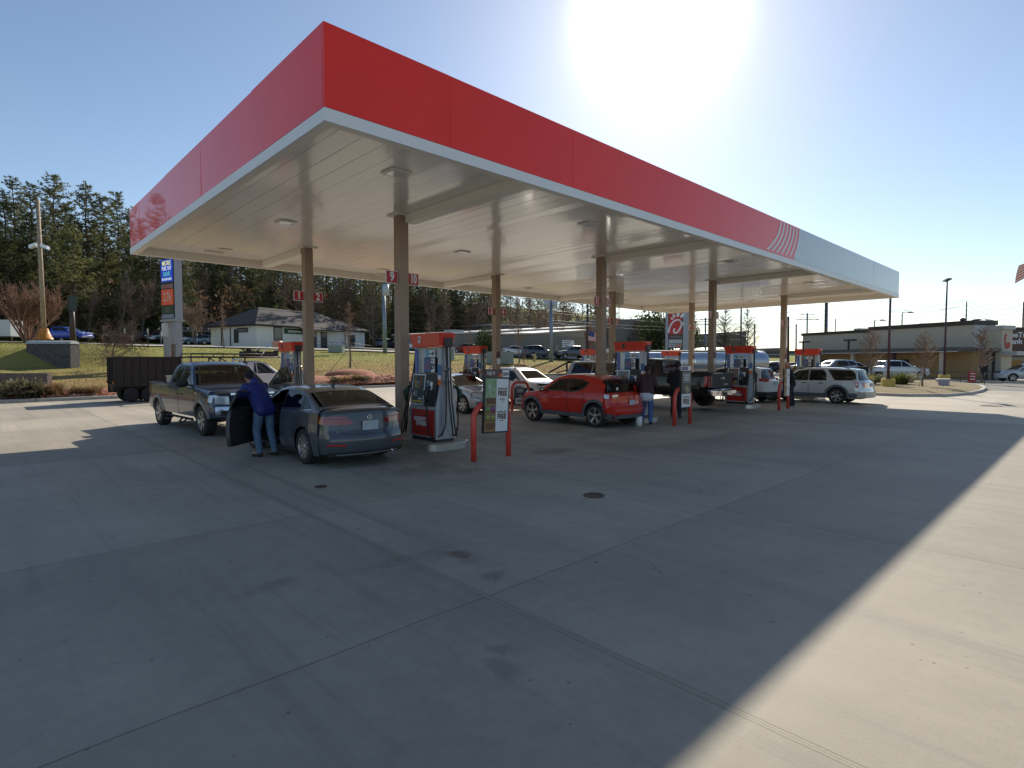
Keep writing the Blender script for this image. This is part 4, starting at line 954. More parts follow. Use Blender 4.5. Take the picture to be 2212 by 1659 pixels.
# ---- open door helper ----
def open_door(c,P,win,hinge,ang,pm,sd=-1,mir=True,name='door'):
    f=c.fside(sd); M0=len(c.T_.children); allp=[]
    fin=lambda x,z,e: f(x,z,e)+Vector((-sd*.075,0,0))
    b=MB(); panel2d(b,P,f,.12,.002); allp.append((b,'door',pm))
    q=MB(); panel2d(q,inset_poly(P,.01),fin,.12,0); ring(q,P,P,lambda x,z,e:f(x,z,0),0); allp.append((q,'door_lining',SEATM))
    q=MB()
    n=len(P)
    for i in range(n):
        j=(i+1)%n; rows=[]
        for k in range(5):
            t=k/4; x=P[i][0]+(P[j][0]-P[i][0])*t; z=P[i][1]+(P[j][1]-P[i][1])*t; rows.append([f(x,z,.002),fin(x,z,0)])
        q.grid(rows)
    allp.append((q,'door_edge',mat('door_edge',(.06,.065,.075),.4)))
    q=MB(); pts=[f(x,z,-.02) for x,z in win]+[f(*win[0],-.02)]; q.tube(pts,.024,6); allp.append((q,'window_frame',BTRIM))
    q=MB(); panel2d(q,win,f,.15,-.02); allp.append((q,'door_glass',GL))
    h=f(hinge,.6,0); 
    q=MB(); ph=f(P[2][0]+.25 if False else hinge+.28,win[0][1]+.02,0)
    q.ell((ph.x+sd*.15,ph.y+.02,ph.z+.05),.12,.055,.085); allp.append((q,'mirror',pm if mir is True else mir))
    q=MB(); q.add([(ph.x+sd*(.15+.095*math.cos(2*PI*k/16)),ph.y-.040,ph.z+.05+.065*math.sin(2*PI*k/16)) for k in range(16)]+[(ph.x+sd*.15,ph.y-.046,ph.z+.05)],[(k,(k+1)%16,16) for k in range(16)],True); allp.append((q,'mirror_glass',CHR))
    fm=fin(hinge+.55,.80,0); q=MB(); q.box(min(fm.x,fm.x-sd*.05),max(fm.x,fm.x-sd*.05),fm.y-.25,fm.y+.2,.78,.84); q.cur=0; allp.append((q,'arm_rest',SEATM))
    M=Matrix.Translation(Vector((h.x,h.y,0)))@Matrix.Rotation(-sd*-ang,4,'Z')@Matrix.Translation(Vector((-h.x,-h.y,0)))
    par=None
    for mb,nm,m in allp:
        mb.xf(M); o=mb.build(nm,m,c.T_ if par is None else par)
        if par is None: par=o; o['label']='front door standing wide open'
    return par
# ================= near vehicles =================
JP=paint('slate_grey_paint',(.075,.085,.10),.25,.28)
c=sedan(L=4.62,W=.87,bowr=.26,spokes=10,rimstyle=1,H=1.46,r=.335,Ra=.375,
   hole=[(1.30,.24),(1.27,.60),(1.33,.96),(1.50,1.0),(2.10,1.335),(2.49,1.36),(2.50,.98),(2.49,.24)])
T=veh(c,'saloon_car','slate grey saloon seen from behind with its driver door wide open','car',(5.24,11.55,0),0,JP,'cars at the pumps'); jet=c
fd=[(1.30,.26),(1.27,.60),(1.32,.955),(2.485,.985),(2.48,.26)]; rd=[(2.505,.26),(2.51,.985),(3.50,1.0),(3.40,.72),(3.18,.56),(3.10,.26)]
c.door(fd,(2.34,.80),sides=(1,),pm=JP); c.door(rd,(3.28,.83),pm=JP)
open_door(c,fd,[(1.38,.985),(2.08,1.33),(2.46,1.36),(2.46,.99)],1.3,R(48),JP)
c.end([(.30,.815),(.44,.93),(.60,.945),(.80,.93),(.80,.80),(.60,.785),(.42,.785)],LDRED,'taillight',eps=.008)
c.side([(4.38,.93),(4.60,.93),(4.60,.79),(4.48,.80)],LDRED,'taillight',eps=.008)
c.side([(4.36,.92),(4.44,.93),(4.52,.80),(4.46,.80)],LAMB,'side_marker',eps=.010)
for sg in (0,): c.line([(-.78,.90),(-.34,.885)],mat('lamp_streak',(.16,.10,.11),.3),'lamp_streak',.016,where='rear',eps=.012); c.line([(.34,.885),(.78,.90)],mat('lamp_streak',(.16,.10,.11),.3),'lamp_streak',.016,where='rear',eps=.012)
c.line([(-.56,.94),(-.52,.64),(-.40,.60),(.40,.60),(.52,.64),(.56,.94)],BTRIM,'boot_seam',.010,where='rear',eps=.005)
c.line([(-.82,.995),(-.4,1.02),(0,1.03),(.4,1.02),(.82,.995)],BTRIM,'boot_lip',.016,where='rear',eps=.006)
c.end([(.0,.30),(.0,.22),(.74,.22),(.78,.30)],BCLAD,'valance',eps=.006)
c.line([(-.62,.255),(.62,.255)],CHR,'bumper_chrome',.022,where='rear',eps=.014)
c.end([(.46,.405),(.78,.42),(.78,.455),(.47,.44)],LRED,'bumper_reflector',eps=.008)
c.plate(0,.76,w_=.16,h=.085); emblem(c,0,.905,r=.052,letters=('V','W'))
p=c.fend(False)(-.50,.665,.010); textmesh('JETTA',.062,plane_M(p,(1,0,0)),CHR,'lettering',T,sx=1.5)
c.mirror(1.5,.95,JP,sides=(1,)); c.side([(1.35,.20),(1.35,.27),(3.1,.27),(3.1,.20)],BCLAD,'sill_trim',eps=.012)
c.line([(1.50,.975),(3.5,1.012),(3.86,1.04)],CHR,'window_chrome',.012,eps=.012)
b=MB(); p=c.ftop()(3.05,0,0); b.extr([p+Vector((0,.09,0)),p+Vector((0,-.07,0)),p+Vector((0,-.09,.07)),p+Vector((0,-.05,.07))],(.02,0,0)); b.build('roof_aerial',BTRIM,T)
b=MB(); b.tube([(.5,-2.05,.24),(.5,-2.24,.23)],.025,8); b.build('exhaust',CHR,T)

TP=paint('blue_grey_paint',(.018,.034,.075),.0,.3)
c=pickup(cab=3.75,H=1.93)
T=veh(c,'pickup_truck','blue grey pickup facing the camera behind the grey saloon','pickup',(5.05,18.0,0),R(180+3),TP,'pickups at the pumps')
fd=[(1.50,.50),(1.46,.9),(1.52,1.22),(2.72,1.25),(2.72,.50)]; rd=[(2.745,.50),(2.745,1.25),(3.62,1.26),(3.62,.50)]
c.door(fd,(2.5,1.02,mat('handle_dark',(.03,.03,.03),.4)),sides=(1,),pm=TP); c.door(rd,(2.85,1.02,mat('handle_dark',(.03,.03,.03),.4)),pm=TP)
open_door(c,fd,[(1.62,1.26),(2.34,1.72),(2.66,1.76),(2.66,1.27)],1.5,R(62),TP,sd=-1,mir=BCLAD)
c.mirror(1.86,1.27,BCLAD,sides=(1,),big=1.5)
c.end([(.0,.78),(.0,1.09),(.50,1.09),(.56,.98),(.52,.80)],BCLAD,'grille',front=True,eps=.010)
for z in (.84,.90,.96,1.02): c.line([(-.48,z),(.48,z)],CHR,'grille_bar',.024,where='front',eps=.03)
c.line([(-.55,1.10),(.55,1.10)],CHR,'grille_surround',.05,where='front',eps=.02)
c.end([(.58,.84),(.60,1.04),(.90,1.07),(.91,.86)],LWHT,'headlight',front=True,eps=.012); c.side([(.02,.87),(.05,1.08),(.36,1.06),(.30,.90)],LWHT,'headlight',eps=.010); c.side([(.26,.91),(.30,1.04),(.40,1.04),(.36,.93)],LAMB,'side_marker',eps=.013)
c.end([(.0,.52),(.0,.76),(.92,.76),(.92,.56),(.6,.50)],CHR,'bumper',front=True,eps=.05); c.end([(.60,.58),(.60,.70),(.80,.70),(.80,.58)],BCLAD,'fog_lamp',front=True,eps=.06); c.end([(0,.44),(0,.51),(.8,.51),(.8,.46)],BCLAD,'air_dam',front=True,eps=.03)
c.arch(mat('flare_taupe',(.15,.14,.13),.4,coat=.6),.07,flare=.03)
for sd in (-1,1):
    b=MB(); b.tube([(sd*.90,L_,.36) for L_ in (1.0,-1.25)],.035,8)
    for yy in (.5,-.7): b.tube([(sd*.92,yy+.15,.36),(sd*1.02,yy+.12,.27),(sd*1.02,yy-.2,.27),(sd*.92,yy-.24,.36)],.025,6)
    b.build('side_step',BCLAD,T)
b=MB(); b.box(-.85,.85,-1.45,-1.0,1.22,1.48,b=.03); b.box(-.88,.88,-1.47,-.98,1.48,1.50); b.build('tool_box',mat('tool_box_alu',(.40,.40,.37),.45,.5),T)
c.side([(5.62,.98),(5.62,1.24),(5.78,1.24),(5.78,.98)],LRED,'taillight',eps=.012)
p=c.fside(1)(1.3,1.08,.01); textmesh('5.7 L',.10,plane_M(p,(0,-1,0)) if False else plane_M(p,(0,1,0)),CHR,'lettering',T,bold=.002)

JR=paint('crossover_red',(.55,.022,.012),.0,.35)
c=suv(L=4.13,H=1.56,wh=(.83,3.36),W=.885,hood=.98,belt=1.0,hatch=.62,r=.34,Ra=.40,sill=.30,spokes=5,rimstyle=0,rim=.72,lean=.36,zm=.72,
  wins=[([(1.38,1.03),(1.86,1.36),(2.28,1.40),(2.30,1.03)],'door'),([(2.35,1.03),(2.33,1.40),(2.80,1.375),(3.06,1.28),(2.95,1.15),(2.72,1.04)],'rear')],
  T=[(0,.66),(.05,.80),(.2,.90),(.6,.97),(1.0,1.02),(1.10,1.06),(1.76,1.47),(2.1,1.55),(2.6,1.56),(3.1,1.50),(3.42,1.42),(3.50,1.38),(3.88,1.08),(3.98,1.04),(4.08,1.0),(4.13,.92)],rf=[(0,.12),(.3,.06),(.42,0),(.64,0),(.70,.06),(1.1,.08)],bowr=.24,bowf=.30)
T=veh(c,'crossover_car','bright red compact crossover parked between the poster board and the brown jacketed person','car',(13.83,11.45,0),0,JR,'cars at the pumps')
c.arch(CLAD,.075,flare=.03); c.side([(1.25,.28),(1.25,.40),(2.95,.40),(2.95,.28)],CLAD,'sill_trim',eps=.016)
c.door([(1.20,.42),(1.18,.72),(1.26,.99),(2.31,1.0),(2.33,.42)],(2.15,.86),pm=JR); c.door([(2.35,.42),(2.34,1.0),(2.95,1.05),(2.98,.80),(2.90,.62),(2.86,.42)],pm=JR)
c.end([(.0,.40),(.0,.28),(.66,.28),(.72,.40)],CLAD,'valance',eps=.010); c.side([(3.78,.28),(3.78,.42),(4.12,.42),(4.12,.28)],CLAD,'corner_trim',eps=.012)
c.end([(.52,.93),(.54,.99),(.74,.98),(.76,.88),(.66,.84),(.56,.86)],LRED,'taillight',eps=.012); c.end([(.56,.93),(.56,.97),(.72,.96),(.72,.90)],LWHT,'lamp_lens',eps=.016)
c.side([(3.70,1.0),(3.92,.99),(4.08,.96),(4.08,.86),(3.96,.87)],LWHT,'taillight',eps=.012); c.side([(3.62,1.005),(3.78,1.0),(3.90,.93),(3.84,.93)],LRED,'taillight',eps=.013)
c.line([(-.58,.86),(-.56,.62),(.56,.62),(.58,.86)],mat('seam_dark_red',(.10,.01,.008),.6),'hatch_seam',.010,where='rear',eps=.004)
c.plate(-.02,.74,w_=.13,h=.07); emblem(c,0,.875,r=.04); c.mirror(1.36,1.0,BTRIM,big=.95)
c.end([(0,.50),(0,.56),(.70,.56),(.74,.50)],mat('crossover_bumper',(.52,.035,.022),.3,coat=1),'bumper_lip',eps=.035); c.end([(.60,.36),(.60,.42),(.66,.42),(.66,.36)],LRED,'fog_lamp',eps=.02)
c.side([(.03,.80),(.06,.94),(.34,1.0),(.42,.96),(.22,.86)],LWHT,'headlight',eps=.014)
b=MB(); b.lathe([(0,.05),(-.004,.05),(-.004,0)],'y',(0,0,0),n=18); o=b.build('sticker',WHT,T); o.location=c.topp(3.86,-.45)+Vector((0,-.03,.03))
for sd in (1,): c.mirror(1.36,1.0,BTRIM,sides=(1,),big=.95)

SN=paint('silver_paint',(.42,.44,.47),.5,.28)
c=sedan(L=4.86,wh=(.93,3.73),W=.915,H=1.45,spokes=7,rimstyle=0,r=.34,Ra=.385)
T=veh(c,'saloon_car','silver saloon facing the camera behind the nearest pump','car',(13.75,17.65,0),PI,SN,'cars at the pumps')
c.end([(0,.48),(0,.70),(.42,.70),(.50,.56),(.40,.46)],BCLAD,'grille',front=True,eps=.01); c.end([(.46,.60),(.52,.74),(.84,.78),(.86,.64)],LWHT,'headlight',front=True,eps=.012); c.side([(.02,.62),(.05,.76),(.45,.86),(.40,.72)],LWHT,'headlight',eps=.010); c.side([(.18,.68),(.25,.76),(.34,.78),(.3,.68)],LAMB,'side_marker',eps=.013); c.end([(.55,.36),(.60,.46),(.80,.46),(.80,.36)],BCLAD,'fog_lamp',front=True,eps=.01)
c.door([(1.25,.26),(1.2,.6),(1.27,.96),(2.73,.985),(2.74,.26)],(2.55,.80),pm=SN); c.mirror(1.58,.95,SN)
c.door([(2.76,.26),(2.76,.985),(3.6,1.0),(3.5,.74),(3.3,.6),(3.2,.26)],(3.4,.84),pm=SN)

WP=paint('white_paint',(.62,.62,.60),.0,.3)
c=suv(L=4.62,H=1.66,wh=(.92,3.62),W=.93,hood=1.05,belt=1.05,spokes=5)
T=veh(c,'suv_car','white SUV with roof rails facing the camera behind the red crossover','SUV',(17.93,18.2,0),PI,WP,'cars at the pumps')
c.end([(0,.86),(0,1.0),(.44,1.0),(.46,.88)],BCLAD,'grille',front=True,eps=.01); c.end([(.48,.90),(.50,.99),(.88,.98),(.88,.90)],BCLAD,'headlight',front=True,eps=.012); c.side([(.03,.91),(.05,.99),(.42,1.0),(.36,.92)],BCLAD,'headlight',eps=.010); c.end([(0,.36),(0,.62),(.6,.62),(.75,.42)],BCLAD,'lower_grille',front=True,eps=.01)
c.arch(BCLAD,.05); c.rails(2.1,3.9); c.mirror(1.6,1.04,WP,big=1.1); c.door([(1.3,.35),(1.25,.7),(1.3,1.02),(2.53,1.04),(2.54,.35)],(2.35,.92),pm=WP)
b=MB(); p=c.topp(1.5,.55); b.obox(p+Vector((0,-.1,-.06)),(1,0,0),(0,.6,.5),(0,-.5,.6),.10,.002,.09); b.build('paper_card',mat('card_mint',(.35,.6,.5),.6),T)

GP=paint('grey_pickup_paint',(.30,.29,.28),.4,.32)
c=pickup(L=5.8,cab=4.1,H=1.96,spokes=5)
T=veh(c,'pickup_truck','pale grey crew cab pickup with black roll bar beyond the white SUV','pickup',(21.1,16.26,0),PI,GP,'pickups at the pumps')
b=MB()
for sd in (-1,1):
    b.tube([(sd*.72,-1.32,1.28),(sd*.72,-1.36,1.80),(sd*.66,-1.36,1.88)],.045,8); b.tube([(sd*.72,-1.40,1.84),(sd*.74,-2.5,1.36)],.045,8); b.tube([(sd*.72,-1.38,1.5),(sd*.73,-2.0,1.36)],.03,8)
b.tube([(-.66,-1.36,1.88),(.66,-1.36,1.88)],.05,8); b.build('roll_bar',BCLAD,T); c.mirror(1.9,1.28,GP,big=1.4); c.door([(1.5,.5),(1.46,.9),(1.52,1.22),(2.58,1.25),(2.59,.5)],(2.4,1.02),pm=GP); c.door([(2.61,.5),(2.61,1.25),(3.9,1.26),(3.9,.5)],(3.7,1.02),pm=GP)
c.end([(.58,.84),(.60,1.04),(.90,1.07),(.91,.86)],LWHT,'headlight',front=True,eps=.012); c.end([(.0,.78),(.0,1.09),(.50,1.09),(.52,.80)],BCLAD,'grille',front=True,eps=.010)

BP=paint('black_paint',(.012,.011,.013),.2,.25)
c=pickup(L=6.1,cab=3.95,H=1.99,W=1.03,hood=1.28,belt=1.32,rail=1.40,wh=(1.0,4.85),sill=.52,Ra=.50,r=.42,spokes=6)
T=veh(c,'pickup_truck','tall black pickup with chrome rear bumper between the second and third near pumps','pickup',(20.82,13.1,.07),0,BP,'pickups at the pumps')
c.rf=[(0,.06),(3,.06)]
c.end([(.80,.86),(.78,1.30),(.98,1.32),(1.0,.88)],LRED,'taillight',eps=.012); c.side([(5.94,.9),(5.94,1.3),(6.08,1.3),(6.08,.9)],LRED,'taillight',eps=.012)
c.line([(-.76,.86),(-.76,1.34),(.76,1.34),(.76,.86),(-.76,.86)],BTRIM,'tailgate_seam',.014,where='rear',eps=.004)
c.end([(.22,.56),(.22,.72),(1.0,.76),(1.0,.62),(.8,.54)],CHR,'bumper',eps=.12); c.end([(0,.56),(0,.66),(.22,.66),(.22,.56)],BCLAD,'bumper_step',eps=.12); b=MB(); b.box(-.98,.98,-3.10,-2.95,.60,.72); b.build('bumper_beam',CHR,T); c.plate(.02,.74)
p=c.fend(False)(-.0,1.20,.016); textmesh('GMC',.11,plane_M(p,(1,0,0)),CHR,'lettering',T,bold=.003,sx=1.5)
c.line([(.14,.97),(.48,.97)],CHR,'trim_badge',.022,where='rear',eps=.012)
c.mirror(1.9,1.36,BP,big=1.5); c.door([(1.5,.56),(1.46,.9),(1.52,1.28),(2.68,1.31),(2.70,.56)],(2.5,1.08,CHR),pm=BP); c.door([(2.72,.56),(2.72,1.31),(3.75,1.32),(3.75,.56)],(3.6,1.08,CHR),pm=BP)

c=suv(L=4.57,H=1.69,wh=(.90,3.56),W=.925,hood=1.04,belt=1.06,hatch=.42,spokes=5)
T=veh(c,'suv_car','white SUV with open fuel flap and red tail lamps beside the third near pump','SUV',(26.85,12.69,0),0,WP,'cars at the pumps')
c.end([(.56,1.0),(.58,1.10),(.86,1.12),(.86,.98)],LRED,'taillight',eps=.012); c.side([(4.06,1.10),(4.2,1.15),(4.52,1.12),(4.52,.98),(4.3,1.02)],LRED,'taillight',eps=.012); c.end([(0,.30),(0,.52),(.84,.52),(.84,.32)],BCLAD,'rear_bumper',eps=.02); c.side([(4.0,.3),(4.0,.52),(4.56,.52),(4.56,.3)],BCLAD,'corner_trim',eps=.012); c.plate(0,.90); c.arch(BCLAD,.05); c.rails(2.1,3.9)
p=c.fside(-1)(3.66,.98,.01); b=MB(); b.lathe([(0,.085),(-.012,.085),(-.012,0)],'x',tuple(p),n=20); b.build('fuel_flap',BCLAD,T); c.mirror(1.6,1.05,WP)

FP_=paint('silver_white_paint',(.62,.64,.65),.3,.3)
c=suv(L=5.08,H=1.66,wh=(1.0,3.87),W=.945,hood=1.0,belt=1.04,hatch=.42,r=.36,Ra=.41,spokes=6,rimstyle=2,
  wins=[([(1.62,1.05),(2.18,1.46),(2.62,1.52),(2.64,1.05)],'door'),([(2.70,1.05),(2.70,1.52),(3.22,1.52),(3.36,1.40),(3.42,1.07)],'rear'),([(3.46,1.52),(3.52,1.44),(3.78,1.09),(4.72,1.10),(4.52,1.40),(4.40,1.50)],'rear')])
T=veh(c,'estate_wagon','silver white estate wagon with grey lower cladding parked at the far right pump','car',(29.05,9.6,0),0,FP_,'cars at the pumps')
c.arch(CLAD,.10,flare=.03); c.side([(1.2,.27),(1.2,.47),(3.5,.47),(3.5,.27)],CLAD,'lower_cladding',eps=.012); c.side([(4.25,.29),(4.25,.50),(4.8,.50),(4.8,.29)],CLAD,'lower_cladding',eps=.012); c.end([(0,.30),(0,.56),(.84,.56),(.84,.30)],mat('bumper_beige',(.42,.40,.34),.5),'rear_bumper',eps=.03); c.side([(4.78,.30),(4.78,.55),(5.07,.56),(5.07,.30)],mat('bumper_beige',(.42,.40,.34),.5),'rear_bumper',eps=.03)
c.side([(4.60,.74),(4.58,1.0),(4.94,1.0),(4.94,.74)],LRED,'taillight',eps=.012); c.side([(4.78,.88),(4.78,.93),(4.90,.93),(4.90,.88)],LWHT,'lamp_lens',eps=.016); c.end([(.72,.76),(.72,.98),(.86,.98),(.86,.76)],LRED,'taillight',eps=.012); c.plate(0,.86); c.rails(2.2,4.3)
c.door([(1.42,.42),(1.4,.7),(1.45,1.03),(2.66,1.04),(2.67,.42)],(2.5,.92,BTRIM),pm=FP_); c.door([(2.69,.42),(2.69,1.04),(3.45,1.05),(3.40,.72),(3.32,.42)],(3.2,.92,BTRIM),pm=FP_); c.mirror(1.7,1.03,BTRIM)

c=sedan(L=4.8,H=1.45,interior=False); veh(c,'saloon_car','dark saloon mostly hidden behind the third near pump','car',(24.6,18.4,0),PI,BP,'cars at the pumps')
# ================= work truck and dump trailer at the back =================
c=pickup(L=5.9,cab=3.2,H=1.95,W=1.0,spokes=5)
T=veh(c,'work_truck','white work truck carrying a black ladder rack loaded with gear','truck',(10.5,31.6,0),R(-90),WP)
RACK=mat('rack_black',(.035,.025,.022),.5)
b=MB()
for sd in (-1,1):
    b.tube([(sd*.92,1.5,2.13),(sd*.92,-3.0,2.13)],.04,8); b.tube([(sd*.92,1.1,2.30),(sd*.92,-2.9,2.30)],.028,8)
    for yy in (-.4,-1.6,-2.9): b.tube([(sd*.92,yy,1.25),(sd*.92,yy,2.13)],.04,8)
    for yy in (1.1,.1,-.9,-1.9,-2.9): b.tube([(sd*.92,yy,2.1),(sd*.92,yy,2.30)],.022,6)
    b.tube([(sd*.92,-.4,1.3),(sd*.92,-1.6,2.1)],.03,6); b.tube([(sd*.92,1.1,2.30),(sd*.92,1.5,2.15)],.028,6)
for yy in (1.5,.4,-.4,-1.6,-2.9): b.tube([(-.92,yy,2.13),(.92,yy,2.13)],.035,8)
b.build('ladder_rack',RACK,T)
b=MB(); b.tube([(-.7,-.5,1.3),(-.7,-.5,2.0),(.7,-.5,2.0),(.7,-.5,1.3)],.05,8)
for z in (1.5,1.65,1.8): b.box(-.65,.65,-.52,-.48,z,z+.07)
b.build('headache_rack',WHT,T)
b=MB(); b.ell((0,0,.16),.26,.5,.18); rr=random.Random(2)
for k in range(12): b.tube([(rr.uniform(-.2,.2),rr.uniform(-.4,.4),.1),(rr.uniform(-.3,.3),rr.uniform(-.5,.5),.42)],.03,5)
o=b.build('equipment_bundle',mat('gear_dark',(.04,.03,.028),.8,var=.4,scale=8)); o.location=(10.7,31.5,2.16); o.rotation_euler=(0,0,R(-70)); tag(o,'dark lumpy bundle of gear on top of the black ladder rack','bundle')
b=MB(); b.box(-.35,.35,-.9,.9,0,.28); b.extr([(-.35,.9,.28),(.35,.9,.28),(.35,1.5,.42),(-.35,1.5,.42)],(0,0,.06)); o=b.build('crate',mat('crate_dark',(.03,.02,.018),.7)); o.location=(11.1,31.5,2.17); o.rotation_euler=(0,0,R(-90)); tag(o,'long black crate strapped under the bundle on the ladder rack','crate')
b=MB(); b.prism([(-.24,-.18),(.24,-.18),(.24,.18),(-.24,.18)],0,.22); b.extr([(-.3,-.2,.22),(.3,-.2,.22),(.16,-.2,.36),(-.16,-.2,.36)],(0,.4,0)); b.lathe([(0,.06),(-.01,.06),(-.01,0)],'y',(0,-.19,.12)); o=b.build('bird_house',mat('pink_wood',(.5,.30,.22),.7)); o.location=(12.0,31.2,2.68); o.rotation_euler=(0,0,R(-40)); tag(o,'little pale wooden house shaped box on the truck rack','box')
b=MB(); b.tube([(0,0,0),(0.5,0,.75)],.03,8); o=b.build('metal_pole',CHR); o.location=(11.0,31.0,2.15); tag(o,'slanting bright metal pole on the ladder rack','pole')
T=thing('dump_trailer','black high sided dump trailer with ribbed side behind the work truck','trailer',(5.95,32.2,0),R(-90)); T.scale=(1,.80,1)
TB=mat('trailer_black',(.013,.009,.009),.5,var=.3,scale=5)
b=MB(); b.box(-1.0,1.0,-1.7,1.7,.75,.85); b.box(-1.04,-1.0,-1.7,1.7,.42,.85); b.box(-1.0,-.95,-1.7,1.7,.85,2.1); b.box(.95,1.0,-1.7,1.7,.85,2.1); b.box(-.95,.95,-1.7,-1.65,.85,2.1); b.box(-.95,.95,1.65,1.7,.85,2.1); b.build('box_body',TB,T)
b=MB()
for k in range(9):
    for sd in (-1,1): x0,x1=sorted((sd*1.0,sd*1.06)); b.box(x0,x1,-1.65+k*.4,-1.58+k*.4,.8,2.12)
for k in range(4): b.box(-.8+k*.45,-.73+k*.45,-1.76,-1.7,.85,2.08)
b.box(-1.06,1.06,-1.76,-1.7,2.08,2.14); b.box(-1.06,1.06,1.7,1.74,2.08,2.14); b.box(-1.07,-1.0,-1.7,1.7,2.08,2.14); b.box(1.0,1.07,-1.7,1.7,2.08,2.14); b.build('ribs',TB,T)
b=MB(); b.tube([(-.3,1.6,.6),(0,3.0,.5)],.05,6); b.tube([(.3,1.6,.6),(0,3.0,.5)],.05,6); b.box(-.45,.45,-1.7,1.7,.55,.75); b.build('chassis',TB,T)
for sd in (-1,1):
    for yy in (-.9,-.05):
        b=MB(); b.lathe([(-.1,.2),(-.1,.36),(.1,.36),(.1,.2),(.1,0)],'x',n=24); o=b.build('wheel',TYRE,T); o.location=(sd*.9,yy,.36); 
        if sd<0: o.rotation_euler=(0,0,PI)
b=MB(); b.box(-1.0,-.8,-1.79,-1.76,.9,.98); b.box(.8,1.0,-1.79,-1.76,.9,.98); b.box(-1.09,-1.06,-1.5,-1.35,.86,.92); b.build('taillight',LRED,T)
# traffic delineator
b=MB(); b.tube([(0,0,0),(0,0,1.0)],.05,10); b.cur=1; b.tube([(0,0,.35),(0,0,.5)],.052,10,cap=False); b.tube([(0,0,.65),(0,0,.8)],.052,10,cap=False)
# tanker
T=thing('tanker_truck','long polished tanker truck parked behind the canopy','tanker',tuple(at(1490,800,46)[:2])+(0,),head(90)-PI+R(4))
TZ=mat('tank_alu',(.46,.52,.60),.42,.8)
b=MB(); b.grid([[(x_*1.12*math.cos(2*PI*j/36),y_,1.86+x_*.90*math.sin(2*PI*j/36)) for j in range(37)] for y_,x_ in ((-6.3,0),(-6.3,.5),(-6.22,.86),(-6.1,.97),(-5.9,1),(6.0,1),(6.15,.97),(6.25,.8),(6.3,0))]); b.build('tank',TZ,T)
b=MB()
for yy in (-4.8,-2.4,0,2.4,4.8): b.grid([[(1.14*math.cos(2*PI*j/36),yy+d,1.86+.915*math.sin(2*PI*j/36)) for j in range(37)] for d in (-.05,.05)])
b.box(-.45,.45,-5.6,5.6,2.755,2.80); b.build('tank_band',CHR,T)
b=MB(); b.box(-.5,.5,-6.2,6.0,.75,1.0); b.box(-1.1,1.1,-6.35,-6.2,.55,.75); b.build('chassis',TB,T)
for yy in (-5.2,-3.95,4.3,7.2):
    for sd in (-1,1):
        b=MB(); b.lathe([(-.14,.28),(-.14,.5),(.14,.5),(.14,.28),(.1,0)],'x',n=24); o=b.build('wheel',TYRE,T); o.location=(sd*1.0,yy,.5)
b=MB(); b.box(-1.15,1.15,6.6,8.0,.9,2.9,b=.12); b.box(-1.0,1.0,8.0,9.3,.9,1.9,b=.1); b.build('cab',mat('cab_white',(.55,.6,.66),.3,coat=1),T)
b=MB(); b.extr([(-1.0,8.02,1.95),(1.0,8.02,1.95),(1.0,8.02,2.75),(-1.0,8.02,2.75)],(0,.02,0)); b.box(-1.17,-1.155,6.9,7.8,1.9,2.6); b.box(1.155,1.17,6.9,7.8,1.9,2.6); b.build('cab_window',SCR,T)
b=MB()
for sd in (-1,1): b.box(sd*.9-.1,sd*.9+.1,-6.37,-6.35,.6,.7)
b.build('taillight',LRED,T)
p=(0,-6.31,1.5); b=MB(); 
for k in range(4): b.box(-.5,.5,-6.325,-6.30,1.45+.09*k,1.50+.09*k)
b.build('tank_marking',mat('mark_orange',(.6,.25,.15),.5),T)
# ================= background cars =================
def bgcar(kind,px,Z,h,col,label,zoff=0,group='cars parked on the bank',metal=.2,z=None,name=None,cat='car',**k):
    p=at(px,780,Z); zz=terr(p.x,p.y)+.18 if z is None else z
    k.setdefault('interior',False)
    c={'sedan':sedan,'suv':suv,'pickup':pickup}[kind](step=.12,**k)
    pm=paint('paint_%s'%label.replace(' ','_')[:24],col,metal,.3)
    T=veh(c,name or {'sedan':'saloon_car','suv':'suv_car','pickup':'pickup_truck'}[kind],label,cat if cat!='car' else {'suv':'SUV','pickup':'pickup'}.get(kind,'car'),(p.x,p.y,zz+zoff),head(h),pm,group)
    zl=.80 if kind=='sedan' else (.95 if kind=='suv' else 1.1)
    c.end([(.58,zl-.1),(.6,zl+.04),(.84,zl+.05),(.84,zl-.1)],LRED,'taillight',eps=.012); c.end([(.5,zl-.16),(.52,zl-.02),(.84,zl),(.84,zl-.14)],LWHT,'headlight',front=True,eps=.012); c.side([(.03,zl-.15),(.05,zl-.02),(.35,zl),(.3,zl-.1)],LWHT,'headlight',eps=.01); c.side([(c.L-.25,zl-.1),(c.L-.25,zl+.05),(c.L-.03,zl+.05),(c.L-.03,zl-.1)],LRED,'taillight',eps=.01)
    c.end([(0,zl-.2),(0,zl-.04),(.44,zl-.04),(.4,zl-.2)],BCLAD,'grille',front=True,eps=.01)
    if kind=='pickup': c.end([(.0,.52),(.0,.70),(.92,.70),(.92,.54)],CHR,'bumper',front=True,eps=.04); c.end([(.0,.52),(.0,.70),(.92,.70),(.92,.54)],CHR,'bumper',eps=.04)
    c.mirror(1.6,c.belt(1.6),pm,big=1.1)
    return T
bgcar('pickup',146,66,92,(.01,.055,.42),'bright blue pickup parked behind the utility pole on the left bank',L=5.4,cab=3.9,H=1.8)
bgcar('sedan',108,80,-60,(.55,.57,.6),'white car half hidden behind the bushy red tree')
bgcar('suv',434,94,-88,(.10,.16,.22),'blue grey SUV parked beside the tall fuel price sign',L=4.75)
bgcar('sedan',315,100,-150,(.08,.16,.30),'small blue car in the shade of the pines')
bgcar('sedan',332,99,-165,(.25,.03,.03),'dark red car among the row under the pines')
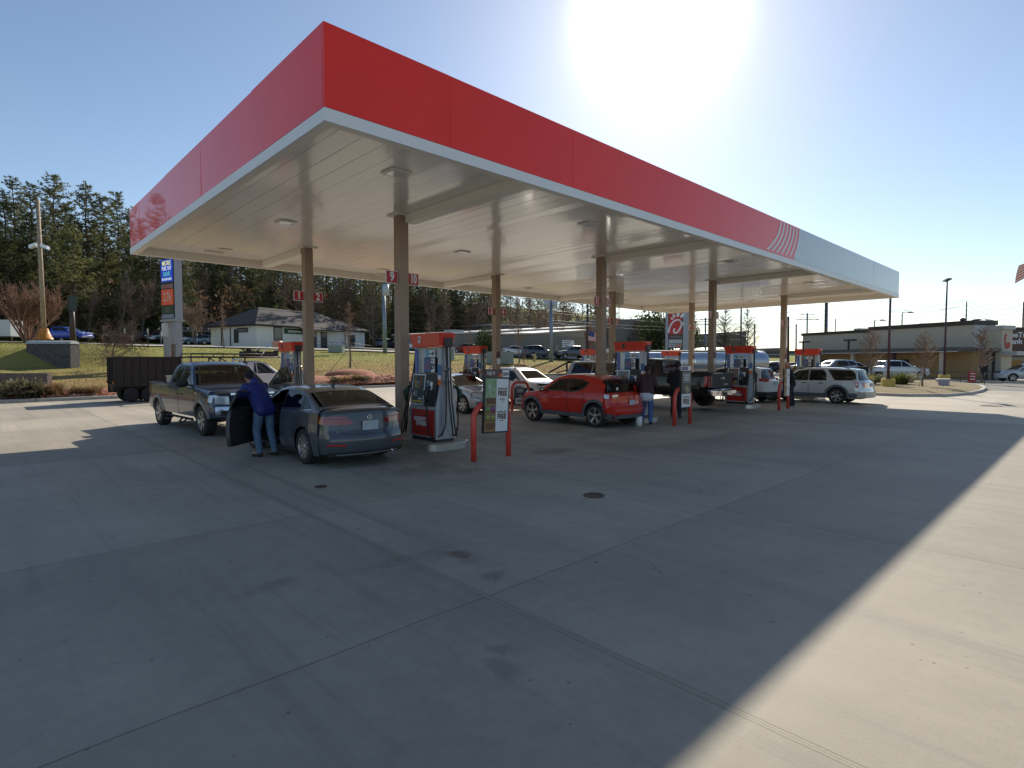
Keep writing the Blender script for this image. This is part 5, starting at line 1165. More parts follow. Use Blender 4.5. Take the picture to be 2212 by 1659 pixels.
bgcar('suv',346,97,-170,(.5,.52,.55),'white car at the right end of the row under the pines')
bgcar('sedan',388,96,-90,(.5,.5,.52),'pale car glimpsed between the posts of the price sign')
bgcar('suv',834,100,20,(.08,.09,.12),'dark car with its tail lamps beside the power pole')
bgcar('sedan',897,92,-90,(.6,.61,.62),'white car glimpsed behind the nearest pump crown')
bgcar('sedan',1004,84,-110,(.20,.02,.02),'dark red saloon parked behind pump number three')
bgcar('sedan',1116,82,82,(.60,.62,.64),'white saloon parked left of the dark SUV on the bank',L=4.5)
bgcar('suv',1161,81.5,66,(.05,.07,.11),'dark blue SUV parked between a white saloon and a pickup',L=4.8,H=1.75)
bgcar('pickup',1236,83,-118,(.09,.10,.12),'dark grey pickup with chrome front parked by the tan building',L=5.7,cab=4.1,H=1.92)
bgcar('suv',1800,54,-100,(.42,.47,.55),'silver blue SUV waiting beside the restaurant drive lane',z=.42,group='cars by the restaurant')
bgcar('pickup',1930,53,95,(.55,.58,.62),'white pickup standing in the restaurant drive lane',z=.12,L=5.7,cab=4.1,H=1.9,group='cars by the restaurant')
bgcar('suv',1845,66,90,(.55,.56,.58),'white car partly hidden behind the white pickup in the drive lane',z=.2,group='cars by the restaurant')
bgcar('suv',2216,52,-75,(.45,.46,.47),'pale SUV cut off by the right edge of the picture',z=.05,group='cars by the restaurant')
for i,(px,Z,h,col,l) in enumerate(((1655,78,-90,(.05,.05,.06),'black car just past the tanker tail'),(1678,84,40,(.5,.52,.55),'white car parked left of the column numbered fifteen'),(1708,88,-60,(.45,.5,.55),'pale blue car parked right of the column numbered fifteen'),(1735,84,-80,(.4,.42,.45),'silver car beyond the crown of the last near pump'))):
    bgcar('suv' if i%2 else 'sedan',px,Z,h,col,l,z=.25,group='cars in the far car park')
# white box trailer at the far left
p=at(8,780,68); T=thing('box_trailer','white box trailer at the left edge of the picture','trailer',(p.x,p.y,terr(p.x,p.y)+.16),head(90))
b=MB(); b.box(-1.1,1.1,-2.0,1.9,.55,2.5,b=.03); b.build('box_body',mat('trailer_white',(.55,.58,.62),.4),T)
b=MB(); b.box(-1.12,1.12,-2.02,1.92,.5,.55); b.build('chassis',TB,T)
for sd in (-1,1):
    b=MB(); b.lathe([(-.1,.2),(-.1,.34),(.1,.34),(.1,.0)],'x',n=20); o=b.build('wheel',TYRE,T); o.location=(sd*1.05,-.2,.34)
# ================= signs =================
SIGG=mat('sign_grey',(.34,.35,.38),.5,.2,var=.05,scale=2); 
def H(p): return Vector((p.x,p.y,0))
# tall fuel price sign on the bank
Z=45.0; p=at(379,766,Z); zg=terr(p.x,p.y); ang=R(16)
T=thing('price_sign','tall grey fuel price sign with blue and red panels rising on the left bank','sign',(p.x,p.y,zg-.1),ang)
sz=1215/Z
def zz(y): return CAMH+(780-y)/1215*Z-zg+.1
b=MB(); b.box(-.45,.05,-.95,-.50,0,zz(692)); b.build('post',SIGG,T)
b=MB(); b.box(-.45,.05,.35,.85,0,zz(692)); b.build('post',SIGG,T)
b=MB(); b.box(-.50,.10,-1.0,.9,zz(693),10.4); b.box(-.65,.25,-2.0,1.9,10.4,13.4); b.box(-.52,.12,-1.02,.92,zz(622)-.03,zz(622)+.03); b.box(-.62,.22,-1.05,.95,zz(696),zz(692)); b.build('cabinet',SIGG,T)
b=MB(); b.box(-.53,-.50,-.98,.86,zz(690),10.15); face=b.build('face_frame',BLK,T)
SB=mat('screen_blue',(.008,.045,.42),.3,emit=.45)
def sface(y0,y1,m,nm): 
    b=MB(); b.box(-.56,-.531,-.88,.76,zz(y1),zz(y0)); return b.build(nm,m,face)
q=sface(565,612,SB,'video_panel'); W1=mat('led_white',(.75,.8,.85),.4,emit=.45)
def stxt(t,size,y,m,par,sx=1,dy=0): textmesh(t,size,plane_M((-.565,-.06+dy,zz(y)),(0,-1,0)),m,'lettering',par,bold=.01,sx=sx)
stxt('MORE',.50,573,mat('led_yellow',(.75,.75,.3),.4,emit=.45),q,.9); stxt('FUEL YAY',.42,584,W1,q,.72); stxt('SAVE',.46,596,mat('led_cyan',(.15,.65,.6),.4,emit=.35),q,.9)
b=MB()
for k in range(7): b.box(-.57,-.562,-.7+k*.2,-.6+k*.2,zz(609),zz(604))
b.build('screen_text',W1,q)
q=sface(617,626,GREY,'name_panel'); b=MB(); b.box(-.565,-.561,-.8,.6,zz(624),zz(620)); b.build('name_stripe',PRED,q)
q=sface(628,661,mat('price_red',(.45,.06,.02),.4,emit=.25),'price_panel'); textmesh('2.76',1.0,plane_M((-.565,-.06,zz(645)),(0,-1,0)),mat('price_digit',(.6,.5,.42),.4),'digits',q,bold=.02,sx=.62)
q=sface(663,679,mat('price_green',(.04,.055,.03),.4),'diesel_panel'); textmesh('3.11',.5,plane_M((-.565,-.06,zz(671)),(0,-1,0)),mat('price_digit_dim',(.25,.22,.12),.4),'digits',q,bold=.01,sx=.62)
q=sface(681,689,mat('panel_grey',(.25,.28,.36),.5),'grade_panel')
b=MB(); b.box(-.75,-.5,.0,.5,zz(728),zz(700)); o=b.build('meter_cabinet',mat('cabinet_white',(.6,.6,.6),.5)); 
o.parent=T; o.name='meter_cabinet'; b=MB(); b.box(-.7,-.55,-1.15,-.75,zz(745),zz(714)); b.build('service_box',SIGG,T)
b=MB(); b.tube([(-.6,-.7,0),(-.6,-.7,zz(716))],.07,8); b.build('conduit',mat('rust_pipe',(.22,.08,.04),.7),T)
# pylon with the chicken restaurant emblem
Z=98; p=at(1462,755,Z); zg=terr(p.x,p.y)
T=thing('restaurant_pylon','grey pylon sign with a red panel and white bird script emblem','sign',(p.x,p.y,zg),head(8))
def zz(y): return CAMH+(780-y)/1215*Z-zg
u=Z/1215
b=MB(); b.box(-1.95,-1.55,-.3,.3,-.5,zz(670)); b.build('post',SIGG,T)
b=MB(); b.box(.95,2.1,-.3,.3,-.5,zz(668)); b.build('post',SIGG,T)
b=MB(); b.box(-1.55,.95,-.25,.25,zz(752),zz(671)); cab=b.build('cabinet',BLK,T)
CR=mat('emblem_red',(.52,.02,.018),.4)
# local +x is to the left in the picture here, so mirror: build with x to picture right = -x ... faces -y (towards camera) when rz=head+pi
def fx(px): return ((px-1454.5)*u)
b=MB(); b.box(-1.42,.80,-.30,-.251,zz(722.5),zz(673)); 
FY=-1
def P3(px,y,o=-.31): return (fx(px)*1.0-.31+.0,o,zz(y))
q=b.build('red_panel',CR,cab)
b=MB()
def stroke(pts,w0,w1=None):
    w1=w1 or w0; pts=[Vector((p[0],p[1])) for p in pts]; n=len(pts); out=[]
    for i in range(len(pts)-1):
        for k in range(5):
            t=k/5; a=pts[max(i-1,0)];b_=pts[i];c=pts[i+1];d=pts[min(i+2,n-1)]
            out.append(.5*((2*b_)+(-a+c)*t+(2*a-5*b_+4*c-d)*t*t+(-a+3*b_-3*c+d)*t**3))
    out.append(pts[-1]); rows=[[],[]]
    for i,p in enumerate(out):
        d=(out[min(i+1,len(out)-1)]-out[max(i-1,0)]).normalized(); nn=Vector((-d.y,d.x)); w_=(w0+(w1-w0)*i/(len(out)-1))*(.35 if i in (0,) else 1)
        rows[0].append(P3(*(p+nn*w_))); rows[1].append(P3(*(p-nn*w_)))
    b.grid(rows,smooth=False)
# big C arc with comb, head, beak and the inner stroke of the letter
stroke([(1440,720),(1442,709),(1447,699),(1454,693),(1461,692),(1466,696),(1467,702),(1464,710),(1459,718),(1453,719.5),(1451,715),(1453,710)],1.7)
stroke([(1463,693),(1468,697),(1474,700.5)],2.0,.3); stroke([(1474,700.5),(1470,703),(1465,704)],.4,1.6)
for (x,y,rx,ry,t) in ((1447,689,2.3,2.9,-.6),(1451,683.5,2.8,4.2,-.35),(1459.5,680.5,3.2,5.4,.12),(1468.5,682.5,3.6,5.8,.7)):
    n=16; vs=[]
    for k in range(n):
        a=2*PI*k/n; dx,dy=rx*math.cos(a),ry*math.sin(a); vs.append(P3(x+dx*math.cos(t)-dy*math.sin(t),y+dx*math.sin(t)+dy*math.cos(t)))
    b.add(vs,[tuple(range(n))])
b.build('emblem',WHT,q)
b=MB(); b.box(-1.42,.80,-.30,-.251,zz(733),zz(723)); q=b.build('lower_panel',mat('sign_dark',(.08,.05,.05),.5),cab); textmesh('Closed Sunday',.38,plane_M((-.31,-.305,zz(728)),(1,0,0)),mat('pale_letter',(.4,.35,.34),.5),'lettering',q,sx=.85)
b=MB(); b.box(-1.42,.80,-.30,-.251,zz(742),zz(734)); b.build('blank_panel',mat('panel_pale',(.45,.47,.5),.5),cab)
b=MB(); b.box(-1.42,.80,-.30,-.251,zz(751),zz(743)); q=b.build('oil_panel',mat('panel_pale',(.45,.47,.5),.5),cab)
b=MB(); b.extr([(-1.25,-.303,zz(744.5)),(-1.05,-.303,zz(744.5)),(-.92,-.303,zz(748)),(-.9,-.303,zz(750))],(0,-.01,0)); b.build('v_mark_red',mat('mark_red',(.5,.04,.03),.5),q)
b=MB(); b.extr([(-.9,-.303,zz(750)),(-.82,-.303,zz(747.5)),(-.72,-.303,zz(744.5)),(-.48,-.303,zz(744.5)),(-.55,-.303,zz(747))],(0,-.01,0)); b.build('v_mark_blue',mat('mark_blue',(.05,.15,.45),.5),q)
b=MB()
for k in range(4):
    b.box(-.28+k*.28,-.08+k*.28,-.32,-.301,zz(750.5),zz(743.5))
b.build('red_boxes',mat('box_red',(.5,.15,.1),.5),q)
# headwall block on the left bank
p0,p1=at(63,765,42),at(164,766,42); c=(p0+p1)/2; zt=at(110,736,42).z
T=thing('headwall','broad dark stone headwall with a pale rounded concrete cap on the left bank','wall',(c.x,c.y,0),math.atan2(p1.y-p0.y,p1.x-p0.x))
w_=(p1-p0).length/2; zb_=terr(c.x,c.y)-1.6
b=MB(); b.extr([(-w_,-.55,zb_),(w_,-.55,zb_),(w_-.12,-.35,zt-.22),(-w_+.12,-.35,zt-.22)],(0,.9,0)); b.build('stone_face',mat('dark_stone',(.085,.08,.08),.95,var=.5,scale=6,bump=1,bscale=8),T)
b=MB(); b.grid([[(x,-.42+.46*(1-math.cos(PI*k/8)),zt-.24+.24*math.sin(PI*k/8)) for k in range(9)] for x in (-w_+.05,w_-.08)]); b.extr([(-w_+.05,-.42+.46*(1-math.cos(PI*k/8)),zt-.24+.24*math.sin(PI*k/8)) for k in range(9)],(.01,0,0)); b.extr([(w_-.09,-.42+.46*(1-math.cos(PI*k/8)),zt-.24+.24*math.sin(PI*k/8)) for k in range(9)],(.01,0,0)); b.build('cap',mat('cap_concrete',(.42,.46,.46),.7,var=.1,scale=4),T)
# low timber-like retaining wall at the left edge
p0,p1=gp(-60,833,0.3),gp(100,840,.3); p0=atz(-60,29.4,0.3); p1=atz(101,29.4,.3)
b=MB(); d=(p1-p0); nn=Vector((-d.y,d.x,0)).normalized(); b.extr([p0,p0+nn*.3,p0+nn*.3+Vector((0,0,1.0)),p0+Vector((0,0,1.0))],d); o=b.build('retaining_wall',mat('brown_block',(.15,.12,.10),.9,var=.3,scale=3,bump=.6,bscale=10)); tag(o,'low brown retaining wall behind the mulch bed at the left edge','wall')
# ================= poles and wires =================
WOOD=mat('pole_wood',(.36,.27,.19),.85,var=.25,scale=3); GALV=mat('galvanised',(.22,.27,.33),.5,.4); PBRN=mat('pole_brown',(.06,.035,.035),.5); WIRE=mat('wire_black',(.015,.015,.018),.6)
def pole(px0,y0,px1,y1,Z,r,m,name,label,cat='pole',group=None,arms=(),zb=None):
    a=at(px0,y0,Z); c=at(px1,y1,Z); g=terr(a.x,a.y) if zb is None else zb; T=thing(name,label,cat,(a.x,a.y,0),0,group)
    b=MB(); b.tube([(0,0,min(a.z,g)-.3),(c.x-a.x,c.y-a.y,c.z)],[r*1.15,r*.85],12); b.build('pole',m,T)
    T['top']=0; del T['top']; return T,c-Vector((a.x,a.y,0)),a,c
T,off,a1,c1=pole(96,733,81,431,58,.20,WOOD,'utility_pole','tall wooden utility pole with two floodlights and an orange base guard at left','utility pole')
for s,(px,y) in ((-1,(72,531)),(1,(97,533))):
    q=at(px,y,58)-Vector((a1.x,a1.y,0)); b=MB(); b.obox(q,rt*1.0+Vector((0,0,-.35*s)),fw,(0,0,1),.36,.2,.17); b.tube([q+rt*-.3*s+Vector((0,0,-.1)),at(86,540,58)-Vector((a1.x,a1.y,0))],.04,6); b.build('floodlight',mat('lamp_housing',(.65,.66,.70),.3,.3),T)
q=at(96,726,57.5); b=MB()
for k,(r,z) in enumerate(((.75,0),(.62,.25),(.60,.27),(.5,.5),(.48,.52),(.40,.95))): pass
b.lathe([(0,.78),(.22,.66),(.24,.60),(.5,.55),(.52,.50),(.85,.42),(1.1,.34)],'z',(0,0,0)); o=b.build('pole_guard',mat('guard_orange',(.55,.20,.02),.5),T); o.location=(0,0,q.z-.3)
pole(158,745,154,640,58,.24,PBRN,'sign_post','dark square post with a box shaped sign head in front of the pines','sign')[0]
p=at(156,655,58); T=thing('box_sign','unlit dark box sign on top of the post in front of the pines','sign',(p.x,p.y,p.z),head(-50)); b=MB(); b.box(-.33,.33,-.25,.25,-.75,.75); b.build('cabinet',mat('sign_shade',(.035,.045,.06),.5),T); b=MB(); b.box(-.29,.29,-.27,-.255,-.68,.68); b.build('sign_face',mat('sign_face_dark',(.03,.05,.055),.4),T)
T,off,a2,c2=pole(832,763,828,616,76,.26,GALV,'utility_pole','blue grey power pole with a grey transformer right of the rental office','utility pole')
q=at(833,627,75)-Vector((a2.x,a2.y,0)); b=MB(); b.cyl((q.x,q.y),.42,q.z-.7,q.z+.7,14); b.cyl((q.x,q.y),.36,q.z+.7,q.z+.82,14); b.build('transformer',mat('transformer_grey',(.45,.5,.55),.5),T)
T,off,a3,c3=pole(1191,766,1190,645,76,.26,GALV,'utility_pole','grey power pole behind the parked dark SUV in the middle of the bank','utility pole')
for sx_ in (-1,1): q=at(1190+9*sx_,655,75.6)-Vector((a3.x,a3.y,0)); b=MB(); b.cyl((q.x,q.y),.34,q.z-.6,q.z+.6,12); b.build('transformer',mat('transformer_grey',(.45,.5,.55),.5),T)
T,off,a4,c4=pole(1270,755,1269,655,88,.2,PBRN,'flag_pole','dark flag pole standing by the tan building','flag pole')
def flagmesh(px,y,Z,w_,h_,label,rz,droop,parent_pole=None):
    p=at(px,y,Z); T=thing('flag',label,'flag',tuple(p),rz); n=12
    FR=mat('flag_red',(.62,.16,.10),.7); FW=mat('flag_white',(.72,.66,.62),.7); FB=mat('flag_blue',(.05,.07,.2),.7)
    def pt(u,v): return (u*w_,.10*w_*math.sin(u*9+v*2)*u,-v*h_-droop*u*u*h_+.05*math.sin(u*7+v*4))
    for k in range(13):
        b=MB(); b.grid([[pt(i/n,k/13) for i in range(n+1)],[pt(i/n,(k+1)/13) for i in range(n+1)]]); b.build('stripe',FR if k%2==0 else FW,T)
    b=MB(); b.grid([[Vector(pt(i/n,v))+Vector((0,-.02,0)) for i in range(0,6)] for v in (0,.25,.54)]); b.build('canton',FB,T)
    return T
flagmesh(1271,661+55,87.6,2.2,1.4,'small striped flag hanging beside the dark flag pole by the tan building',head(90)+PI/2,.5)
FT=flagmesh(2254,556,30,1.35,.85,'striped flag fluttering at the right edge of the picture above the bank',head(-90)+PI/2,.55)
pole(2240,840,2234,540,30.3,.05,GALV,'flag_pole','slim flag pole just outside the right edge','flag pole',zb=0)
def wire(pts,sag=.0,r=.016,label='thin black overhead wire',n=14,group='overhead wires'):
    b=MB()
    for a,c in zip(pts,pts[1:]):
        a=Vector(a);c=Vector(c); b.tube([a.lerp(c,k/n)+Vector((0,0,-sag*4*(k/n)*(1-k/n))) for k in range(n+1)],r,4,cap=False)
    o=b.build('overhead_wire',WIRE); return tag(o,label,'wire',group)
def W3(*q): return [at(px,y,Z) for px,y,Z in q]
k=0
for dy,l in ((12,'topmost'),(22,'second'),(0,'highest left')):
    wire(W3((-120,396+dy,52),(82,438+dy*.5,58)),.3,.02,'%s overhead wire running off the left edge from the wooden pole'%l)
for (y0,y1,y2,l) in ((455,600,640,'upper'),(500,628,655,'middle'),(560,645,668,'lower')):
    wire(W3((82,y0,58),(829,y1+20,76),(1190,y2,76),(1600,y2+30,120)),.9,.022,'%s overhead wire crossing from the wooden pole past the pines'%l)
for (y0,y1,y2,y3,l) in ((598,620,668,700,'first'),(607,632,684,704,'second'),(612,640,690,712,'third')):
    wire(W3((-100,y0,56),(82,y0+6,58),(829,y1+62,76),(1190,y2+8,76),(1700,y3,140)),.8,.02,'%s low cable of the bundle strung along the bank'%l)
# skyline of thin poles and wires on the right
for (px,y0,y1,Z,r,l) in ((1524,772,686,120,.2,'distant power pole with crossarms left of the bare trees'),(1601,772,665,70,.11,'dark red pole rising between the bare trees'),(1630,772,700,130,.18,'thin distant pole right of the bare trees'),(1703,776,684,75,.16,'dark lamp post just right of the column numbered fifteen'),(1720,776,700,100,.15,'thin distant pole behind the fuel pump numbered fifteen'),(1744,715,676,110,.16,'distant power pole with curved arms behind the restaurant'),(1784,714,650,95,.2,'brown pole rising behind the restaurant roof'),(1787.5,714,652,115,.14,'thin green pole touching the brown pole behind the restaurant'),(1805,716,688,110,.1,'short thin pole on the restaurant skyline'),(2088,692,651,110,.13,'power pole carrying many wires above the restaurant roof'),(2211,720,652,90,.13,'power pole at the far right edge')):
    T,off,a,c=pole(px,y0,px,y1,Z,r,GALV if 'green' in l or 'distant' in l else PBRN,'utility_pole',l,'utility pole',zb=0)
    if 'crossarm' in l or 'curved' in l:
        for dy in (4,9,14): q=at(px,y1+dy,Z)-Vector((a.x,a.y,0)); b=MB(); b.obox(q,rt,fw,(0,0,1),.9+.1*dy,.06,.06); b.build('crossarm',PBRN,T)
for (px,y0,y1,ya,Z,l,s) in ((1889,704,692,690,80,'small street lamp with long arm above the restaurant roof',1),(1949,690,675,671,80,'small street lamp above the step in the restaurant roof',1)):
    T,off,a,c=pole(px,y0,px,y1,Z,.09,PBRN,'street_lamp',l,'street lamp',zb=0); q=c-Vector((a.x,a.y,0)); b=MB(); b.tube([q,q+rt*1.3+Vector((0,0,.1))],.05,6); b.build('arm',PBRN,T); b=MB(); b.obox(q+rt*1.2,rt,fw,(0,0,1),.35,.15,.06); b.build('lamp_head',PBRN,T)
for j,(ya,yb,yc,yd) in enumerate(((700,678,690,640),(712,690,697,652),(722,700,704,664),(735,712,712,676),(690,668,684,628))):
    wire(W3((1440,ya-6,150),(1744,yb-2,120),(2088,ya-42,110),(2212,ya-34,108),(2400,ya-20,106)),1.6,.03,['uppermost','second','third','fourth','faint top'][j]+' long wire sagging over the restaurant')
wire(W3((1601,668,90),(1787,655,115),(2088,662,112)),1.2,.025,'slack wire between the red pole and the restaurant skyline'); wire(W3((1524,700,120),(1703,735,90)),.8,.025,'wire descending to the lamp post behind the last pump')
# tall lot lights on yellow bases
YB=mat('yellow_paint',(.55,.40,.09),.6,var=.12,scale=3)
for px,py,ytop,Zr,l in ((1918,843,556,None,'nearer'),(2039,829,608,None,'farther')):
    g=gp(px,py); Z_=(g-CAMP).dot(fw); T=thing('lot_light','tall dark lamp post on the %s square yellow base in the landscaped island'%l,'lamp post',(g.x,g.y,0),R(20),'lamp posts on yellow bases')
    b=MB(); b.box(-.36,.36,-.36,.36,.1,.75,b=.03); b.build('base',YB,T)
    ht=8.75 if l!='nearer' else 7.4; b=MB(); b.tube([(0,0,.75),(0,0,ht)],[.085,.06],10); b.cyl((0,0),.16,.75,.85,10); b.build('pole',mat('pole_plum',(.085,.04,.06),.5,.2),T)
    for s in (-1,1): b=MB(); b.box(min(.05*s,.75*s),max(.05*s,.75*s),-.17,.17,ht-.05,ht+.07,b=.0); b.build('lamp_head',PBRN,T)
b=MB(); g=gp(2056,840); T=thing('small_tub','small white and blue printed tub beside the farther yellow lamp base','tub',(g.x-.6,g.y+.4,.22),.3); b.box(-.35,.35,-.3,.3,0,.42); b.build('tub',mat('tub_blue',(.25,.26,.42),.5,col2=(.5,.4,.45),scale=6),T); b=MB(); b.box(-.42,.42,-.36,.36,.42,.50); b.build('lid',WHT,T)
# ================= buildings =================
BR=mat('white_brick',(.74,.73,.70),.8,var=.08,scale=8); ROOF=mat('shingle_roof',(.045,.04,.043),.9,var=.35,scale=1.2,bump=.6,bscale=12); WIN=mat('window_dark',(.05,.055,.06),.15,coat=1); FRM=mat('frame_dark',(.05,.045,.04),.6)
c0=at(555,748,80); zf=c0.z-.05; e1=at(788,742,99); e2=at(488,747,86)
d1=Vector((e1.x-c0.x,e1.y-c0.y,0)); L1=d1.length; d1.normalize(); d2=Vector((-d1.y,d1.x,0)); 
if d2.dot(Vector((e2.x-c0.x,e2.y-c0.y,0)))<0: d2=-d2
L2=abs(Vector((e2.x-c0.x,e2.y-c0.y,0)).dot(d2))+1
T=thing('rental_office','white painted brick rental office with a dark hipped roof below the pines','building',(c0.x,c0.y,zf),math.atan2(d1.y,d1.x))
sg=1 if d1.cross(d2).z>0 else -1
def y_(v): return sg*v
L1=L1*1.0; hw=3.2
b=MB(); b.box(0,L1,min(0,y_(L2)),max(0,y_(L2)),-1.2,hw); wl=b.build('wall',BR,T)
ov=.7; rh=3.0
b=MB(); A=[(-ov,y_(-ov),hw),(L1+ov,y_(-ov),hw),(L1+ov,y_(L2+ov),hw),(-ov,y_(L2+ov),hw)]; r0=(L2*.42,y_(L2/2),hw+rh); r1=(L1-L2*.62,y_(L2/2),hw+rh)
b.add(A+[r0,r1]+[(x,y,z-.22) for x,y,z in A],[(0,1,5,4),(1,2,5),(2,3,4,5),(3,0,4),(0,6,7,1),(1,7,8,2),(2,8,9,3),(3,9,6,0),(6,9,8,7)]); rf=b.build('roof',ROOF,T)
b=MB(); b.extr([(L1*.32,y_(-1.6),hw-.35),(L1*.32,y_(0),hw+.15),(L1*.32,y_(0),hw-.15),(L1*.32,y_(-1.6),hw-.5)],(L1*.38,0,0)); b.build('porch_roof',ROOF,T)
for (x0,x1,z0,z1) in ((L1*.13,L1*.20,.55,2.95),(L1*.40,L1*.50,.0,2.6),(L1*.54,L1*.60,.0,2.6),(L1*.83,L1*.89,.45,2.4)):
    b=MB(); b.box(x0,x1,*sorted((y_(-.06),y_(.02))),z0,z1); f=b.build('window',FRM,T); b=MB(); b.box(x0+.12,x1-.12,*sorted((y_(-.08),y_(-.05))),z0+.12,z1-.12); b.build('pane',WIN,f)
b=MB(); b.box(-.06,.02,*sorted((y_(L2*.38),y_(L2*.48))),.6,2.6); b.build('window',FRM,T)
b=MB(); b.box(L1*.215,L1*.385,*sorted((y_(-.10),y_(0))),2.05,2.85); q=b.build('name_board',mat('board_green',(.012,.05,.035),.5),T)
for_side=Vector((0,y_(-1),0)); textmesh('enterprise',.62,plane_M((L1*.30,y_(-.115),2.46),(1,0,0) if sg>0 else (-1,0,0)),WHT,'lettering',q,bold=.012,sx=.95)
b=MB(); b.box(-.10,0,*sorted((y_(L2*.18),y_(L2*.40))),2.1,2.75); q=b.build('name_board',mat('board_dark',(.03,.04,.05),.5),T)
Lm=plane_M((-.115,y_(L2*.29),2.44),(0,-1,0)); textmesh('enterprise',.45,Lm,mat('pale_letter',(.4,.35,.34),.5),'lettering',q,bold=.01)
b=MB()
for x in (L1*.385,L1*.78): b.tube([(x,y_(-.6),hw-.2),(x,y_(-.1),hw-.7),(x,y_(-.1),-.2)],.06,6)
b.tube([(-.1,y_(L2*.55),hw-.3),(-.1,y_(L2*.55),-.2)],.06,6); b.tube([(-.1,y_(L2*.75),hw-.3),(-.1,y_(L2*.75),-.2)],.06,6); b.build('downpipe',FRM,T)
b=MB(); 
for z in (.45,.95): b.tube([(L1*.28,y_(-2.6),z-.5),(L1*.38,y_(-2.6),z),(L1*.72,y_(-2.6),z),(L1*1.0,y_(-2.6),z-.45)],.035,6)
for k in range(14): x=L1*(.28+.052*k); b.tube([(x,y_(-2.6),-.6),(x,y_(-2.6),.95 if x<L1*.74 and x>L1*.37 else .6)],.03,6)
b.build('handrail',FRM,T)
b=MB(); b.box(L1*.35,L1*.98,*sorted((y_(-2.7),y_(0))),-.8,.0); b.build('ramp',KERB,T)
# open sided metal shelter behind the office
p=at(430,703,93); T=thing('metal_shelter','light metal carport frame beside the rental office','shelter',(p.x,p.y,zf),math.atan2(d1.y,d1.x)+R(-40)); b=MB()
for x in (-5,0,5):
    for y in (-2.5,2.5): b.tube([(x,y,-1),(x,y,2.9)],.07,6)
for y in (-2.5,0,2.5): b.tube([(-5.5,y,2.9+.5*(y==0)),(5.5,y,2.9+.5*(y==0))],.06,6)
for k in range(12): b.tube([(-5.5+k,-2.5,2.9),(-5.5+k,0,3.4),(-5.5+k,2.5,2.9)],.04,5)
b.build('frame',mat('shelter_metal',(.3,.3,.3),.5,.5),T)
MSID=mat('metal_siding',(.27,.25,.20),.6,var=.06,scale=2); MROOF=mat('metal_roof_pale',(.48,.47,.44),.5); BSID=mat('brown_siding',(.17,.145,.12),.7,var=.15,scale=1.5)
def ribs(b,x0,x1,y,z0,z1,n,s=-1):
    for k in range(n): x=x0+(x1-x0)*k/n; b.box(x,x+.06,*sorted((y,y+s*.04)),z0,z1)
def shed(px0,px1,Z0,Z1,y0top,y1top,depth,label,m,name='metal_building',zb=2.2,roofdrop=0,slope=.6,group=None,rib=60):
    a=at(px0,y0top,Z0); c=at(px1,y1top,Z1); d=Vector((c.x-a.x,c.y-a.y,0)); L_=d.length; T=thing(name,label,'building',(a.x,a.y,0),math.atan2(d.y,d.x),group)
    h0,h1=a.z,c.z; b=MB(); b.add([(0,0,zb-2),(L_,0,zb-2),(L_,0,h1),(0,0,h0),(0,depth,zb-2),(L_,depth,zb-2),(L_,depth,h1+slope),(0,depth,h0+slope)],[(0,1,2,3),(1,5,6,2),(4,7,6,5),(0,3,7,4)]); ribs(b,0,L_,-.001,zb-1,min(h0,h1)-.1,rib); b.build('wall',m,T)
    b=MB(); b.extr([(-.3,-.3,h0-.05),(-.3,-.3,h0+.18),(-.3,depth+.3,h0+slope+.25),(-.3,depth+.3,h0+slope)],(L_+.6,0,h1-h0)); b.build('roof',MROOF,T)
    return T,L_,h0
T,L_,h0=shed(938,1265,88,104,724,707,18,'long low tan metal building behind the parked cars',MSID)
for x in (.12,.38): b=MB(); b.box(L_*x,L_*x+2.6,2,4,h0+.5,h0+1.1); b.build('roof_unit',MROOF,T)
T,L_,h0=shed(1150,1262,84,92,722,714,10,'tan flat roofed office with narrow windows behind the dark pickup',MSID,slope=.2)
for f in (.42,.78): b=MB(); b.box(L_*f,L_*f+.5,-.07,-.05,3.1,4.8); b.build('window',WIN,T)
b=MB(); b.box(L_*.55,L_*.78,-.1,-.05,h0-1.9,h0-.7); q=b.build('notice_board',WHT,T); b=MB()
for k in range(3): b.box(L_*.57,L_*(.72-.03*k),-.12,-.101,h0-1.0-.3*k,h0-.88-.3*k)
b.build('notice_line',GREY,q)
shed(1262,1442,120,128,694,688,25,'large pale warehouse rising behind the tan buildings',mat('warehouse',(.24,.22,.20),.7),zb=3,rib=40)
T,L_,h0=shed(1060,1275,112,122,702,706,20,'grey roofed building behind the long tan building',BSID,zb=3)
shed(1495,1700,150,160,758,752,20,'low brown building with bright canopy strips beyond the tanker',BSID,zb=1.5)
T,L_,h0=shed(1518,1612,185,190,722,716,25,'distant brown warehouse behind the bare trees',BSID,zb=1.5)
shed(1690,1790,260,265,762,762,20,'distant blue grey low building on the horizon at right',mat('far_blue_wall',(.2,.26,.32),.8),zb=0)
shed(1618,1648,140,140,757,757,3,'small white banner sign board beyond the tanker',WHT,name='banner_board',zb=4.0,slope=0,rib=1)
